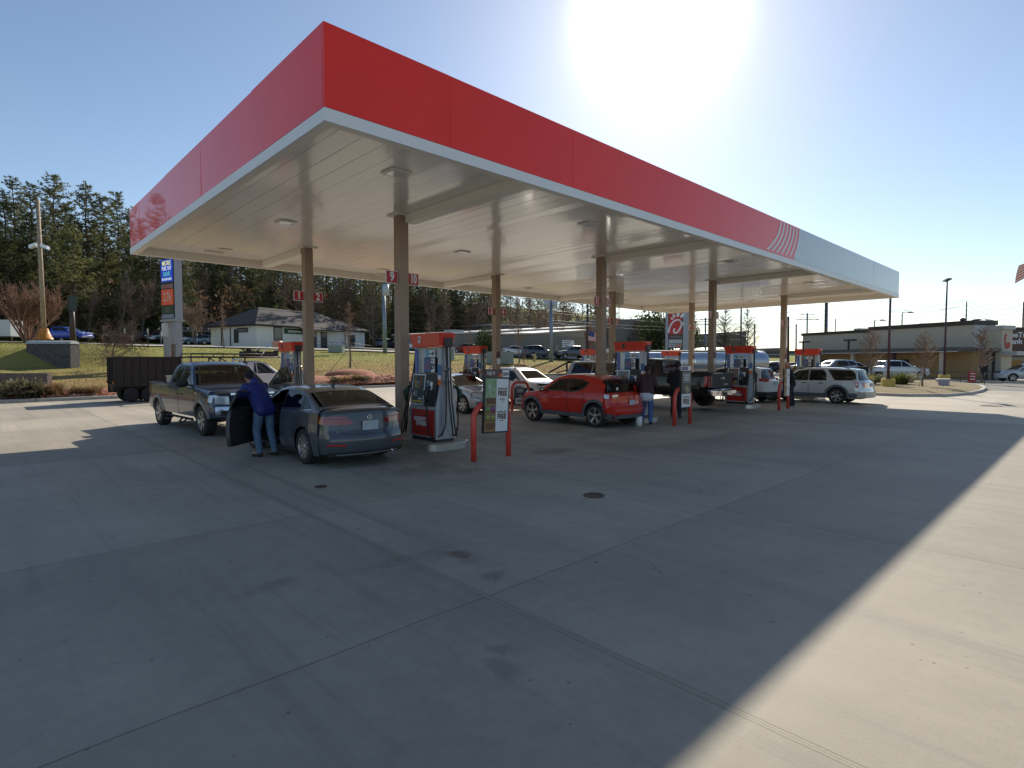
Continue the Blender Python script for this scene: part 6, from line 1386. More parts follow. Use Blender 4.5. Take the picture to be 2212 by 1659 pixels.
# ---- restaurant ----
RW=mat('restaurant_wall',(.52,.46,.36),.85,var=.08,scale=2.5); RB=mat('restaurant_brick',(.46,.30,.14),.85,var=.2,scale=5); CORN=mat('cornice_bronze',(.055,.045,.035),.6); AWN=mat('awning_bronze',(.10,.095,.085),.6)
a=at(2100,812,58); bz=0.0; e=at(1728,800,80); d=Vector((e.x-a.x,e.y-a.y,0)); L_=d.length; d.normalize(); nrm_=Vector((-d.y,d.x,0))
if nrm_.dot(fw)<0: nrm_=-nrm_
T=thing('restaurant','single storey tan restaurant with a bronze cornice at the right','building',(a.x,a.y,bz),math.atan2(d.y,d.x)); sg=1 if d.cross(nrm_).z>0 else -1
W_=3.1
def zat(y,Z): return CAMH+(780-y)/1215*Z
h1=zat(692.5,58); hb=h1-.22
b=MB(); b.box(0,L_*.52,*sorted((0,sg*W_)),2.9,h1-.45); b.box(L_*.52,L_,*sorted((sg*.35,sg*W_)),2.9,hb-.4); b.build('upper_wall',RW,T)
b=MB(); b.box(.02,L_-.02,*sorted((sg*.1,sg*(W_-.02))),-.5,2.9); b.build('lower_wall',RB,T)
b=MB(); b.box(-.15,L_*.52+.15,*sorted((-sg*.15,sg*(W_+.15))),h1-.45,h1); b.box(L_*.52+.16,L_+.15,*sorted((sg*.2,sg*(W_+.1))),hb-.4,hb-.05); b.build('cornice',CORN,T)
b=MB(); b.box(-.3,L_+4.2,*sorted((-sg*2.6,-sg*.02)),2.95,3.35); b.cur=1; b.box(-.32,L_+4.22,*sorted((-sg*2.66,-sg*2.58)),2.86,2.95); b.build('drive_awning',[AWN,MROOF],T)
for k in range(5):
    b=MB(); b.box(L_*.06+k*L_*.235,L_*.06+k*L_*.235+.35,*sorted((-sg*2.3,-sg*1.95)),-.4,2.95); b.build('awning_post',PBRN if k%2 else RW,T)
for (x0,x1) in ((.30,.46),(.62,.70),(.80,.86)):
    b=MB(); b.box(L_*x0,L_*x1,*sorted((-sg*.04,sg*.12)),.7,2.1); f=b.build('window',FRM,T); b=MB(); b.box(L_*x0+.12,L_*x1-.12,*sorted((-sg*.07,-sg*.03)),.8,2.0); b.build('pane',WIN,f)
for x in (.60,.92): b=MB(); b.tube([(L_*x,-sg*1.3,3.3),(L_*x,-sg*1.3,4.5)],.12,8); b.box(L_*x-1.0,L_*x+.6,*sorted((-sg*1.5,-sg*1.1)),4.45,4.65); b.build('awning_lamp',FRM,T)
# front wing turning right with the red script
W2=mat('restaurant_grey',(.5,.5,.5),.8,var=.06,scale=3)
b=MB(); b.box(-.06,-.01,*sorted((sg*.05,sg*1.55)),2.9,h1-.47); b.build('front_panel',W2,T)
b=MB(); b.box(-1.6,-.07,*sorted((sg*1.6,sg*3.1)),-.4,h1-1.0); tw=b.build('entrance_tower',RW,T); b=MB(); b.box(-1.8,.1,*sorted((sg*1.5,sg*3.2)),h1-1.0,h1-.6); b.build('tower_cap',MROOF,T)
yc=sg*2.35; fc=plane_M((-1.62,yc,h1-2.3),(0,-1,0))
b=MB()
def st2(pts,w_):
    pts=[Vector(p) for p in pts]; rows=[[],[]]
    for i,p in enumerate(pts):
        dd=(pts[min(i+1,len(pts)-1)]-pts[max(i-1,0)]).normalized(); nn=Vector((-dd.y,dd.x))*w_; rows[0].append(fc@Vector((*((p+nn)*.6),.03))); rows[1].append(fc@Vector((*((p-nn)*.6),.03)))
    b.grid(rows,smooth=False)
st2([(-.5,1.2),(-.55,.5),(-.5,-.2),(-.35,-.8),(0,-1.0),(.3,-.8),(.35,-.3),(.1,-.1),(-.1,-.4),(.0,-.8)],.14); st2([(.1,-.3),(.4,.0),(.6,-.3),(.5,-.9)],.10); st2([(-.5,1.2),(-.3,1.3),(-.25,1.0)],.12)
b.build('red_script',CR,T)
for k in range(4): b=MB(); b.box(-1.1,-.9,*sorted((sg*(.5+k*.9),sg*(.6+k*.9))),-.4,2.9); b.build('porch_post',FRM,T)
b=MB(); b.box(-1.6,-.07,*sorted((sg*.2,sg*1.95)),2.9,3.25); b.build('porch_awning',AWN,T)
b=MB(); b.box(-3.0,-1.6,*sorted((sg*1.6,sg*3.1)),2.5,2.9); b.build('entrance_awning',MROOF,T)
b=MB(); b.grid([[(1.0+.9*math.cos(PI*k/10),sg*(2.6+y0),h1-.1+.35*math.sin(PI*k/10)) for k in range(11)] for y0 in (-.6,.5)]); b.build('roof_dome',MROOF,T)
b=MB(); b.ell((L_*.14,sg*3,h1+.35),.28,.28,.2); b.tube([(L_*.14,sg*3,h1-.1),(L_*.14,sg*3,h1+.3)],.05,6); b.build('roof_vent',PBRN,T)
b=MB(); b.box(L_*.70,L_*.74,*sorted((sg*3,sg*4.5)),hb-.1,hb+.35); b.build('roof_unit',MROOF,T)
# railing and little red board in front of the restaurant
p0,p1=at(1880,800,50),at(2150,800,46); T=thing('drive_railing','thin dark railing along the restaurant drive lane','railing',(p0.x,p0.y,0),math.atan2(p1.y-p0.y,p1.x-p0.x)); LL=H(p1-p0).length; b=MB()
for z in (.55,1.0): b.tube([(0,0,z),(LL,0,z)],.025,5)
for k in range(int(LL/1.6)+1): b.tube([(k*1.6,0,0),(k*1.6,0,1.05)],.03,5)
b.build('rails',FRM,T)
p=at(1891+0,812,47); p=at(1892,812,47); g=at(3889/4096*2212,800,45); T=thing('red_board','small red notice board by the restaurant railing','sign',(g.x,g.y,0),head(0)+0); b=MB(); b.box(-.3,.3,-.05,.05,.25,1.1); b.build('board',mat('board_dull_red',(.30,.03,.025),.6),T); b=MB()
for z in (.45,.68,.9): b.box(-.2,.2,-.07,-.052,z,z+.06)
b.build('board_lines',WHT,T)
# hedge/dark planting under the restaurant windows
# ---- bank ----
a=at(2128,740,74); T=thing('bank_building','brown brick bank with white lettering cut off by the right edge','building',(a.x,a.y,0),head(90)+R(78)-PI/2*0)
T.rotation_euler=(0,0,math.atan2(rt.y,rt.x)+R(-4))
hb=CAMH+(780-712)/1215*74
b=MB(); b.box(0,22,0,12,-.5,hb); b.build('wall',mat('bank_brick',(.13,.085,.06),.85,var=.3,scale=4),T)
b=MB(); b.box(-.15,22.1,-.15,12.1,hb,hb+.25); b.build('cornice',FRM,T)
q=(CAMH+(780-727)/1215*74); textmesh('HomeTrust',.96,plane_M((3.85,-.05,q+.15),(1,0,0)),WHT,'lettering',T,bold=.02,extrude=.05); textmesh('Bank',.96,plane_M((3.6,-.05,q-.7),(1,0,0)),WHT,'lettering',T,bold=.02,extrude=.05)
b=MB(); b.box(1,7,-.1,.02,0,2.4); b.build('window',WIN,T); b=MB(); b.box(1.6,4.4,-.35,-.1,0,2.0); b.build('entrance',mat('entrance_orange',(.35,.17,.03),.6),T)
# ---- small things on the bank: electrical cabinets, hydrant, stakes ----
for px,y,Z,w_,h_,l in ((950,770,66,1.7,1.1,'wide pale green electrical cabinet behind the nearest pump'),(1080,768,66,1.6,1.1,'pale green electrical cabinet behind pump number three'),(727,752,72,.9,.7,'small grey utility box on the bank right of the rental office')):
    p=at(px,y,Z); T=thing('electrical_cabinet',l,'electrical cabinet',(p.x,p.y,terr(p.x,p.y)),head(0)); b=MB(); b.box(-w_,w_,-.6,.6,0,h_*1.2,b=.05); b.build('cabinet',mat('cabinet_green',(.22,.27,.24),.5),T); b=MB(); b.box(-w_-.05,w_+.05,-.65,.65,h_*1.2,h_*1.2+.07); b.build('lid',mat('cabinet_lid',(.35,.38,.35),.5),T)
p=at(1155,765,74); T=thing('fire_hydrant','small yellow fire hydrant in front of the parked dark SUV','hydrant',(p.x,p.y,terr(p.x,p.y)),0,None); b=MB(); b.lathe([(0,.2),(.08,.2),(.08,.15),(.6,.15),(.62,.2),(.7,.2),(.85,.12),(.92,.05),(.95,0)],'z',n=14); b.tube([(-.25,0,.5),(.25,0,.5)],.07,8); b.build('hydrant_body',mat('hydrant_yellow',(.5,.36,.12),.5),T)
for px,y,yt,Z,l in ((500,745,712,66,'leftmost thin marker post along the upper road'),(531,745,733,66,'short marker stub beside the upper road'),(592,748,711,64,'thin marker post with a pale tag by the upper road'),(865,765,745,60,'x')):
    if l=='x': continue
    q=px*2212/4096*2-px if False else px
    p=at(px*.5,y,Z) if False else at(px/1.8517*1.0 if False else px*.54 if False else px-0,y,Z)
for px,y0,yt,l in ((270,745,710,'thin dark marker post left of the price sign by the road'),(286,744,725,'short marker stub between two marker posts by the road'),(320,746,710,'thin dark marker post with a pale tag nearest the price sign')):
    p=at(px,y0,63); z=terr(p.x,p.y); T=thing('marker_post',l,'post',(p.x,p.y,z-.1),0,'marker posts beside the upper road'); b=MB(); b.tube([(0,0,0),(0,0,at(px,yt,63).z-z+.1)],.05,6); b.build('post',PBRN,T); b=MB(); b.box(-.08,.08,-.06,.06,at(px,yt,63).z-z-.4,at(px,yt,63).z-z+.1); b.build('tag',MROOF,T)
# ================= vegetation =================
BARK=mat('pine_bark',(.10,.07,.05),.95,var=.3,scale=3); BARKG=mat('grey_bark',(.17,.14,.12),.95,var=.3,scale=4); TWIG=mat('twig_brown',(.25,.17,.12),.95,var=.3,scale=2); TWR=mat('twig_red',(.23,.13,.09),.95,var=.3,scale=2); TWD=mat('twig_dark',(.05,.04,.035),.95)
def leafmat(name,c1,c2,sc_=.35):
    m=bpy.data.materials.new(name); m.use_nodes=True; t=m.node_tree; b=t.nodes['Principled BSDF']
    oi=N(t,'ShaderNodeObjectInfo'); geo=N(t,'ShaderNodeNewGeometry'); no=N(t,'ShaderNodeTexNoise'); no.inputs['Scale'].default_value=sc_; no.inputs['Detail'].default_value=4; t.links.new(geo.outputs['Position'],no.inputs['Vector'])
    rp=N(t,'ShaderNodeValToRGB'); rp.color_ramp.elements[0].position=.35; rp.color_ramp.elements[1].position=.65; rp.color_ramp.elements[0].color=(*c1,1); rp.color_ramp.elements[1].color=(*c2,1); t.links.new(no.outputs['Fac'],rp.inputs['Fac'])
    hs=N(t,'ShaderNodeHueSaturation'); mr=N(t,'ShaderNodeMapRange'); mr.inputs['To Min'].default_value=.65; mr.inputs['To Max'].default_value=1.35; t.links.new(oi.outputs['Random'],mr.inputs['Value']); t.links.new(mr.outputs[0],hs.inputs['Value']); t.links.new(rp.outputs[0],hs.inputs['Color']); t.links.new(hs.outputs[0],b.inputs['Base Color'])
    b.inputs['Roughness'].default_value=.7; b.inputs['Specular IOR Level'].default_value=.25
    # needles and leaves let some of the sun through
    tl=N(t,'ShaderNodeBsdfTranslucent'); t.links.new(hs.outputs[0],tl.inputs['Color']); mx=N(t,'ShaderNodeMixShader'); mx.inputs[0].default_value=.35; o=t.nodes['Material Output']; t.links.new(b.outputs[0],mx.inputs[1]); t.links.new(tl.outputs[0],mx.inputs[2]); t.links.new(mx.outputs[0],o.inputs['Surface'])
    return m
NEED=leafmat('pine_needles',(.065,.09,.035),(.25,.24,.10)); EVG=leafmat('evergreen_leaves',(.03,.05,.018),(.09,.11,.04)); OLIVE=leafmat('olive_leaves',(.12,.14,.04),(.28,.27,.10)); BROWNL=leafmat('dead_leaves',(.10,.05,.03),(.2,.11,.06)); SHR=leafmat('shrub_leaves',(.07,.06,.03),(.20,.18,.10)); STRAW=leafmat('straw_blades',(.22,.14,.07),(.35,.24,.12))
def pine(seed,h=22,r=3.6,bare=.22,irr=.5,dens=1.0,lean=0):
    rn=random.Random(seed); T=thing('pine_tree','x','tree'); b=MB(); k=10
    b.tube([(lean*(i/k)**2+.15*math.sin(i*1.3+seed),.12*math.cos(i*1.7),h*i/k) for i in range(k+1)],[.30*(1-i/k)+.03 for i in range(k+1)],7); 
    lf=MB(); z=h*bare
    while z<h-.3:
        t=(z-h*bare)/(h*(1-bare)); R0=r*(1-t)**.5*(.45+.55*min(1,t*4+.35)); nb=4 if t<.9 else 3
        a0=rn.uniform(0,6.28)
        for q in range(nb):
            if rn.random()<.10: continue
            a=a0+2*PI*q/nb+rn.uniform(-.4,.4); L=max(.5,R0*rn.uniform(1-irr,1.12)); up_=.10+.25*t
            p0=Vector((lean*(z/h)**2,0,z)); d=Vector((math.cos(a),math.sin(a),0)); pts=[p0+d*L*s+Vector((0,0,L*(up_*s+ (-.22*s*(1-s))+.14*s*s))) for s in (0,.35,.7,1)]
            b.tube(pts,[.06,.04,.025,.012],3,cap=False)
            n=max(4,int(L*4.2*dens))
            for j in range(n):
                s=.22+.78*(j+rn.random())/n; c=p0+d*L*s+Vector((0,0,L*(up_*s-.22*s*(1-s)+.14*s*s))); spread=.16+.34*L*.25*(1.2-s)
                c=c+Vector((rn.uniform(-1,1)*spread-d.y*rn.uniform(-1,1)*.45*L*.3,rn.uniform(-1,1)*spread+d.x*rn.uniform(-1,1)*.45*L*.3,rn.uniform(-.10,.22)))
                for m_ in range(10):
                    v=Vector((rn.gauss(0,1),rn.gauss(0,1),rn.gauss(.25,.6)))+d*.5; v.normalize(); sL=rn.uniform(.28,.55); w_=v.cross(Vector((rn.gauss(0,1),rn.gauss(0,1),rn.gauss(0,1)))); 
                    if w_.length<1e-3: continue
                    w_=w_.normalized()*sL*.13; lf.add([c-w_,c+w_,c+v*sL],[(0,1,2)])
        z+=rn.uniform(.5,.95)*(1.0 if t<.8 else .6)
    b.build('trunk',BARK,T,fixn=False); lf.build('crown',NEED,T,fixn=False); return T
def bare_tree(seed,h=10,r0=.16,levels=4,spread=.55,mt=BARKG,mw=TWIG,stems=1,up_=.25,kids=4,dens=1,first=.25,ratio=.62,leaf=None,name='bare_tree',thin=.55,minr=.006):
    rn=random.Random(seed); T=thing(name,'x','tree'); tr=MB(); cr=MB(); lf=MB(); cnt=[0]
    def grow(p,d,L,r,lv):
        n=3 if lv<2 else 2; pts=[p]; dd=d.copy()
        for i in range(n): dd=(dd+Vector((rn.gauss(0,.13),rn.gauss(0,.13),rn.gauss(.03,.08)))).normalized(); pts.append(pts[-1]+dd*L/n)
        rr=[max(minr,r*(1-(1-thin)*i/n)) for i in range(n+1)]
        (tr if lv==0 else cr).tube(pts,rr,7 if lv==0 else (4 if lv==1 else 3),cap=False); cnt[0]+=1
        if leaf and lv>=levels-1:
            for q in range(3):
                c=pts[rn.randint(1,n)]; v=Vector((rn.gauss(0,1),rn.gauss(0,1),rn.gauss(0,1))).normalized()*.12; w_=v.orthogonal()*.5; lf.add([c-w_,c+w_,c+v],[(0,1,2)])
        if lv>=levels: return
        K=int((kids+(1 if lv==0 else 0))*dens+rn.random())
        for q in range(K):
            t=first+(1-first)*(q+rn.random()*.8)/K if lv==0 else .2+.8*(q+rn.random())/K
            i=min(n-1,int(t*n)); f=t*n-i; c=pts[i].lerp(pts[i+1],min(1,f)); a=rn.uniform(0,6.28); ax=dd.orthogonal().normalized(); ax=Matrix.Rotation(a,3,dd)@ax
            nd=(dd*(1-spread)+ax*spread+Vector((0,0,up_))).normalized(); grow(c,nd,L*ratio*rn.uniform(.75,1.15)*(1.15-.45*t if lv==0 else 1),max(minr,r*.5),lv+1)
    for s in range(stems):
        a=2*PI*s/stems+rn.uniform(-.3,.3); k=0 if stems==1 else rn.uniform(.15,.65)
        grow(Vector((math.cos(a)*.12*(stems>1),math.sin(a)*.12*(stems>1),0)),Vector((math.cos(a)*k,math.sin(a)*k,1)).normalized(),h*(.62 if stems==1 else .5),r0,0)
    tr.build('trunk',mt,T,fixn=False); cr.build('crown',mw,T,fixn=False)
    if leaf: lf.build('leaves',leaf,T,fixn=False)
    return T
def excurrent(seed,h=11,mt=BARKG,mw=TWIG,wd=.28,name='bare_tree',first=.12,n=46,leaf=None,tk=1.0):
    "a single straight leader with many fine ascending side branches"
    rn=random.Random(seed); T=thing(name,'x','tree'); b=MB(); b.tube([(.1*math.sin(i),.1*math.cos(i*1.3),h*i/8) for i in range(9)],[.14*h/10*(1-i/8)+.012 for i in range(9)],7); b.build('trunk',mt,T,fixn=False); c=MB()
    for i in range(n*3):
        t=first+(1-first)*rn.random(); L=h*wd*(1-t)**.7*(.35+min(1,(t-first)*5+.2)*.65)*rn.uniform(.7,1.1)+.15; a=rn.uniform(0,6.28); d=Vector((math.cos(a),math.sin(a),.55)).normalized(); p=Vector((0,0,h*t)); pts=[p]
        for k in range(3): d=(d+Vector((rn.gauss(0,.1),rn.gauss(0,.1),.10))).normalized(); pts.append(pts[-1]+d*L/3)
        c.tube(pts,[.030*h/10*tk,.02*h/10*tk,.012*tk,.007*tk],3,cap=False)
        for q in range(5):
            k=rn.randint(0,2); s=pts[k].lerp(pts[k+1],rn.random()); e=(d+Vector((rn.gauss(0,.5),rn.gauss(0,.5),rn.gauss(.1,.3)))).normalized(); c.tube([s,s+e*L*.22,s+e*L*.40+Vector((0,0,.03))],[.010*tk,.008*tk,.005*tk],3,cap=False)
    c.build('crown',mw,T,fixn=False); return T
def bush(seed,rx,rz,n,m,name='shrub',blade=(.10,.22),wd=.3,cat='shrub',up_=.3,lump=4):
    rn=random.Random(seed); T=thing(name,'x',cat); lf=MB(); L=[]
    for i in range(lump): L.append((rn.uniform(-.55,.55)*rx,rn.uniform(-.55,.55)*rx,rz*rn.uniform(.35,.65),rn.uniform(.45,.7)))
    for i in range(n):
        cx,cy,cz,k=rn.choice(L); v=Vector((rn.gauss(0,1),rn.gauss(0,1),rn.gauss(0,1))).normalized()*rn.random()**.4; c=Vector((cx+v.x*rx*k,cy+v.y*rx*k,max(.02,cz+v.z*rz*k*.9)))
        d=Vector((rn.gauss(0,1),rn.gauss(0,1),rn.gauss(up_,.8))).normalized(); s=rn.uniform(*blade); w_=d.cross(Vector((rn.gauss(0,1),rn.gauss(0,1),rn.gauss(0,1)))).normalized()*s*wd; lf.add([c,c+d*s*.5+w_,c+d*s,c+d*s*.5-w_],[(0,1,2,3)])
    st=MB()
    for i in range(10): a=rn.uniform(0,6.28); st.tube([(0,0,0),(math.cos(a)*rx*.4,math.sin(a)*rx*.4,rz*.5),(math.cos(a)*rx*.6,math.sin(a)*rx*.6,rz*.8)],[.02,.012,.006],4)
    st.build('stem',TWIG,T,fixn=False); lf.build('foliage',m,T,fixn=False); return T
def tuft(seed,r,h,n,m,name='grass_tuft'):
    rn=random.Random(seed); T=thing(name,'x','grass tuft'); b=MB()
    for i in range(n):
        a=rn.uniform(0,6.28); k=rn.random(); d=Vector((math.cos(a)*k*r,math.sin(a)*k*r,h*rn.uniform(.6,1))); p=Vector((math.cos(a)*.08,math.sin(a)*.08,0)); w_=Vector((-math.sin(a),math.cos(a),0))*.008; q=p+d*.6+Vector((0,0,h*.12)); e=p+d*1.05-Vector((0,0,h*.1)); b.add([p-w_,p+w_,q+w_,q-w_,e],[(0,1,2,3),(3,2,4)])
    b.build('blades',m,T,fixn=False); return T
FG='trees of the woodland on the hill behind the bank'
pr=[pine(1,24,6.2,.12,.55),pine(2,21,5.0,.2,.65),pine(3,19,5.4,.08,.5,1.1),pine(4,25,4.0,.45,.65,.9),pine(5,16,4.6,.06,.45,1.1)]
dec=[bare_tree(11,15,.20,4,.5,kids=5,ratio=.56,minr=.016),bare_tree(12,13,.18,4,.55,kids=5,ratio=.56,leaf=BROWNL,minr=.016),excurrent(13,15,n=60),bare_tree(14,17,.2,4,.42,kids=5,up_=.4,ratio=.5,minr=.016)]
kn=['tall dark pine','narrow pine','broad low skirted pine','high crowned pine','short bushy pine']; dn=['spreading leafless tree','leafless tree holding brown leaves','straight leafless tree','tall twiggy leafless tree']
used=set()
rn=random.Random(21)
def plant(proto,idx,px,Z,scale,label,rz=None,kind='p',group=FG,sink=.2,z=None):
    p=at(px,780,Z); z=terr(p.x,p.y)-sink if z is None else z; key=(kind,idx)
    rz=rn.uniform(0,6.28) if rz is None else rz
    if key not in used: used.add(key); T=proto; T.location=(p.x,p.y,z); T.rotation_euler=(0,0,rz); T.scale=(scale,)*3
    else: T=dup(proto,(p.x,p.y,z),rz,scale=scale)
    T['label']=label; T['category']='tree'; 
    if group: T['group']=group
    return T
# pines that stand out against the sky at the left
for i,(px,Z,k,s) in enumerate(((128,104,0,1.16),(42,102,3,1.06),(20,96,0,.98),(-40,92,2,1.15),(196,112,1,1.30),(78,108,1,1.22),(232,118,2,1.36),(262,128,1,1.30),(300,132,0,1.02),(165,98,4,1.2),(-95,98,0,1.1))):
    plant(pr[k],k,px,Z,s,['tallest dark pine whose top stands out above the left woodland','slim pale topped pine near the left edge','broad pine behind the red twiggy bush at the left edge','low pine cut by the left edge','pointed pine right of the tallest one','pine rising just left of the tallest one','bushy pine halfway between the tallest pine and the canopy','slender pine beside the canopy corner','pine top peeping over the red canopy corner','low bushy pine directly below the tallest one','pine outside the left edge'][i])
def zone(i,px):
    return 'behind the utility pole' if px<120 else 'left of the price sign' if px<360 else 'left of the rental office' if px<500 else 'behind the rental office' if px<800 else 'right of the nearest pump' if px<1060 else 'above the tan metal buildings' if px<1300 else 'beyond the warehouse'
def addforest(n,px0,px1,Z0,Z1,wts,smin,smax,kind='p'):
    for i in range(n):
        px=px0+(px1-px0)*(i+rn.random())/n; Z=rn.uniform(Z0,Z1); k=rn.choices(range(len(wts)),wts)[0]; s=rn.uniform(smin,smax)
        zn=zone(i,px); row='front' if Z<(Z0+Z1)/2 else 'rear'
        lab='%s in the woodland %s row %s'%((kn if kind=='p' else dn)[k],row,zn)
        plant((pr if kind=='p' else dec)[k],k,px,Z,s,lab,kind=kind,group='%s: %s'%(('pines' if kind=='p' else 'leafless trees'),lab))
addforest(34,-120,400,105,165,(3,3,3,1,3),.7,1.02)
addforest(22,-60,420,96,112,(1,1,4,0,5),.45,.8)
addforest(46,400,900,118,175,(3,2,4,2,3),.85,1.2)
addforest(16,460,860,112,125,(1,1,3,1,4),.5,.8)
addforest(34,880,1080,120,165,(3,1,3,3,2),.70,.92)
addforest(14,1080,1330,135,175,(1,1,1,6,0),.62,.80)
addforest(26,330,900,108,135,(2,4,3,2),.8,1.2,'d')
addforest(14,-100,330,92,108,(3,3,2,2),.55,.9,'d')
addforest(26,900,1330,110,150,(3,4,3,3),.7,1.05,'d')
addforest(16,1300,1450,120,160,(4,1,2,2),.55,.8,'d')
addforest(10,1060,1300,92,104,(3,4,1,1),.35,.55,'d')
# the wood goes on to the left of the picture, where the glossy fascia mirrors it
for i in range(26):
    X=-75+i*2.9+rn.uniform(-1,1); Y=rn.uniform(100,140); k=rn.randrange(5); T=dup(pr[k],(X,Y,terr(X,Y)-.2),rn.uniform(0,6),scale=rn.uniform(.8,1.15)); T['label']=kn[k]+' in the wood beyond the left edge of the picture'; T['group']='pines beyond the left edge: '+kn[k]
b=MB(); xs=[-90+8*i for i in range(40)]; ysf=[110,114,122,132,145,160,180,205,240,300,360]
P=[]
for x in xs: P.append([(x,y,terr(x,y)+.5+(rn.uniform(0,.8))) for y in ysf])
b.grid(P); struct('forest_floor',b,mat('leaf_litter',(.075,.045,.028),1,col2=(.035,.035,.018),scale=.12,bump=1,bscale=2))
# undergrowth that nobody could count
b=MB()
for i in range(70000):
    px=rn.uniform(-130,1350); Z=rn.uniform(100,165); p=at(px,780,Z); 
    if p.y<106: continue
    h=rn.random()**1.2*9*(.5+.5*math.sin(px*.05+Z*.11)**2+.2); c=Vector((p.x,p.y,terr(p.x,p.y)+h)); d=Vector((rn.gauss(0,1),rn.gauss(0,1),rn.gauss(.6,.8))).normalized(); s=rn.uniform(.4,1.1); w_=d.orthogonal().normalized()*s*.2; w_=Matrix.Rotation(rn.uniform(0,6.28),3,d)@w_
    b.cur=0 if (math.sin(px*.021+Z*.07)+rn.uniform(-.8,.8))>0 else 1; b.add([c,c+d*s*.5+w_,c+d*s,c+d*s*.5-w_],[(0,1,2,3)])
tag(b.build('undergrowth',[EVG,BROWNL],fixn=False),'dark tangled undergrowth filling the woodland edge','undergrowth',kind='stuff')
# trees with a place of their own
T=bare_tree(31,8.4,.10,4,.48,mt=TWR,mw=TWR,stems=15,up_=.42,kids=4,ratio=.55,minr=.010,first=.35,name='multi_stem_tree'); plant(T,'a',62,60,1.05,'large reddish brown multi stemmed bushy tree at the left edge',kind='x',group=None)
T=bare_tree(32,4.6,.07,4,.62,up_=.02,kids=6,first=.15,ratio=.6,minr=.008); plant(T,'b',240,41,1.0,'small leafless tree with drooping twigs between the headwall and the price sign',kind='x',group=None)
T=excurrent(33,6.8,wd=.10,first=.35,n=40); plant(T,'c',483,72,1.0,'narrow broom shaped leafless tree left of the rental office',kind='x',group=None)
T=excurrent(34,6.0,wd=.22,first=.3,n=22); p=gp(755,826); plant(T,'d',755,(p-CAMP).dot(fw)-1,1.0,'young staked leafless tree in the mulch bed behind the grey saloon',kind='x',group=None)
T=excurrent(35,4.2,wd=.26,first=.3,n=20); plant(T,'e',928,62,1.1,'young leafless tree in front of the electrical cabinet behind the nearest pump',kind='x',group=None); 
for px,Z,s,l in ((1014,72,.9,'thin young leafless tree beside pump number three'),(1120,66,1.25,'young leafless tree in a mulch ring in front of the white saloon'),(1075,80,1.3,'leafless tree in front of the long tan building'),(1132,60,.5,'tiny sapling on the bank left of the pale grey pickup')):
    q=dup(T,tuple(at(px,780,Z)[:2])+(terr(at(px,780,Z).x,at(px,780,Z).y)-.1,),rn.uniform(0,6),label=l,scale=s); q['group']='young trees on the bank'
T=bare_tree(36,6,.12,4,.6,kids=6,ratio=.58,minr=.012); plant(T,'f',425,82,1.25,'bushy grey leafless tree right of the price sign',kind='x',group=None)
T=excurrent(37,12.8,wd=.46,first=.16,n=60,tk=1.25,mw=TWD); plant(T,'g',1565,112,1.0,'widest leafless tree of the row beyond the tanker',kind='x',group='leafless trees beyond the tanker',z=0)
for px,Z,s,l in ((1496,125,.95,'leftmost leafless tree beyond the tanker between two columns'),(1614,110,.90,'right hand leafless tree beyond the tanker')):
    q=dup(T,tuple(at(px,780,Z)[:2])+(0.5,),rn.uniform(0,6),label=l,scale=s)
T=bush(41,2.6,4.2,2600,EVG,'evergreen_bush',(.15,.35),.35); T.location=tuple(at(1048,780,80)[:2])+(terr(at(1048,780,80).x,at(1048,780,80).y),); T.scale=(1,1,.9); tag(T,'glossy dark evergreen bush against the long tan building','shrub')
for px,Z,s,l,zz_ in ((1424,112,2.1,'dark round evergreen just left of the restaurant pylon',3),(1590,118,1.2,'low dark evergreen between the leafless trees beyond the tanker',0),(1545,122,1.0,'small dark evergreen beyond the tanker at the foot of the widest leafless tree',0),(1478,110,1.5,'dark evergreen hidden behind the right edge of the restaurant pylon',3),(1385,128,1.9,'evergreen crown rising over the warehouse roof',4)):
    q=dup(T,tuple(at(px,780,Z)[:2])+(zz_,),rn.uniform(0,6),label=l,scale=s); q['group']='round evergreens'
T0=excurrent(38,3.6,wd=.36,first=.25,n=26,mw=TWIG); p=gp(1995,843); T0.location=(p.x,p.y,.2); T0.rotation_euler=(0,0,1); tag(T0,'staked leafless tree between the two yellow lamp bases','tree'); b=MB()
for a in (0,2.1,4.2): b.tube([(.05,.0,1.1),(1.2*math.cos(a),1.2*math.sin(a),0)],.012,4)
b.build('guy_wire',WIRE,T0)
for px,y,Z,s,l in ((1905,838,None,1.15,'leafless tree rising beside the nearer yellow lamp base'),(2148,830,None,1.3,'leafless tree at the right edge in front of the bank')):
    g=gp(px,y); q=dup(T0,(g.x+1,g.y+1,.1),rn.uniform(0,6),label=l,scale=s)
# mulch rings on the bank
for px,Z,r,l in ((1120,66,1.1,'reddish mulch ring round the young tree before the white saloon'),(928,62,1.1,'reddish mulch ring round the young tree before the electrical cabinet')):
    p=at(px,780,Z); g=terr(p.x,p.y); b=MB(); b.lathe([(0,r),(.10,r*.8),(.13,0)],'z',n=20); o=b.build('mulch_ring',MULCH); o.location=(p.x,p.y,g+.02); tag(o,l,'mulch ring')
b=MB(); p=gp(757,832); g=terr(p.x,p.y); b.lathe([(-.15,2.2),(.25,1.7),(.42,.9),(.46,0)],'z',n=24); o=b.build('mulch_mound',MULCH); o.location=(p.x-.2,p.y-.3,g); tag(o,'raised red mulch mound at the foot of the young staked tree','mulch mound')
b=MB(); 
for a in (.3,2.4,4.5): b.tube([(0,0,1.6),(1.3*math.cos(a),1.3*math.sin(a),0)],.015,4)
o=b.build('guy_wires',WIRE); o.location=(p.x,p.y+.6,g+.3); tag(o,'thin guy wires staking the young tree in the mulch bed','guy wires')
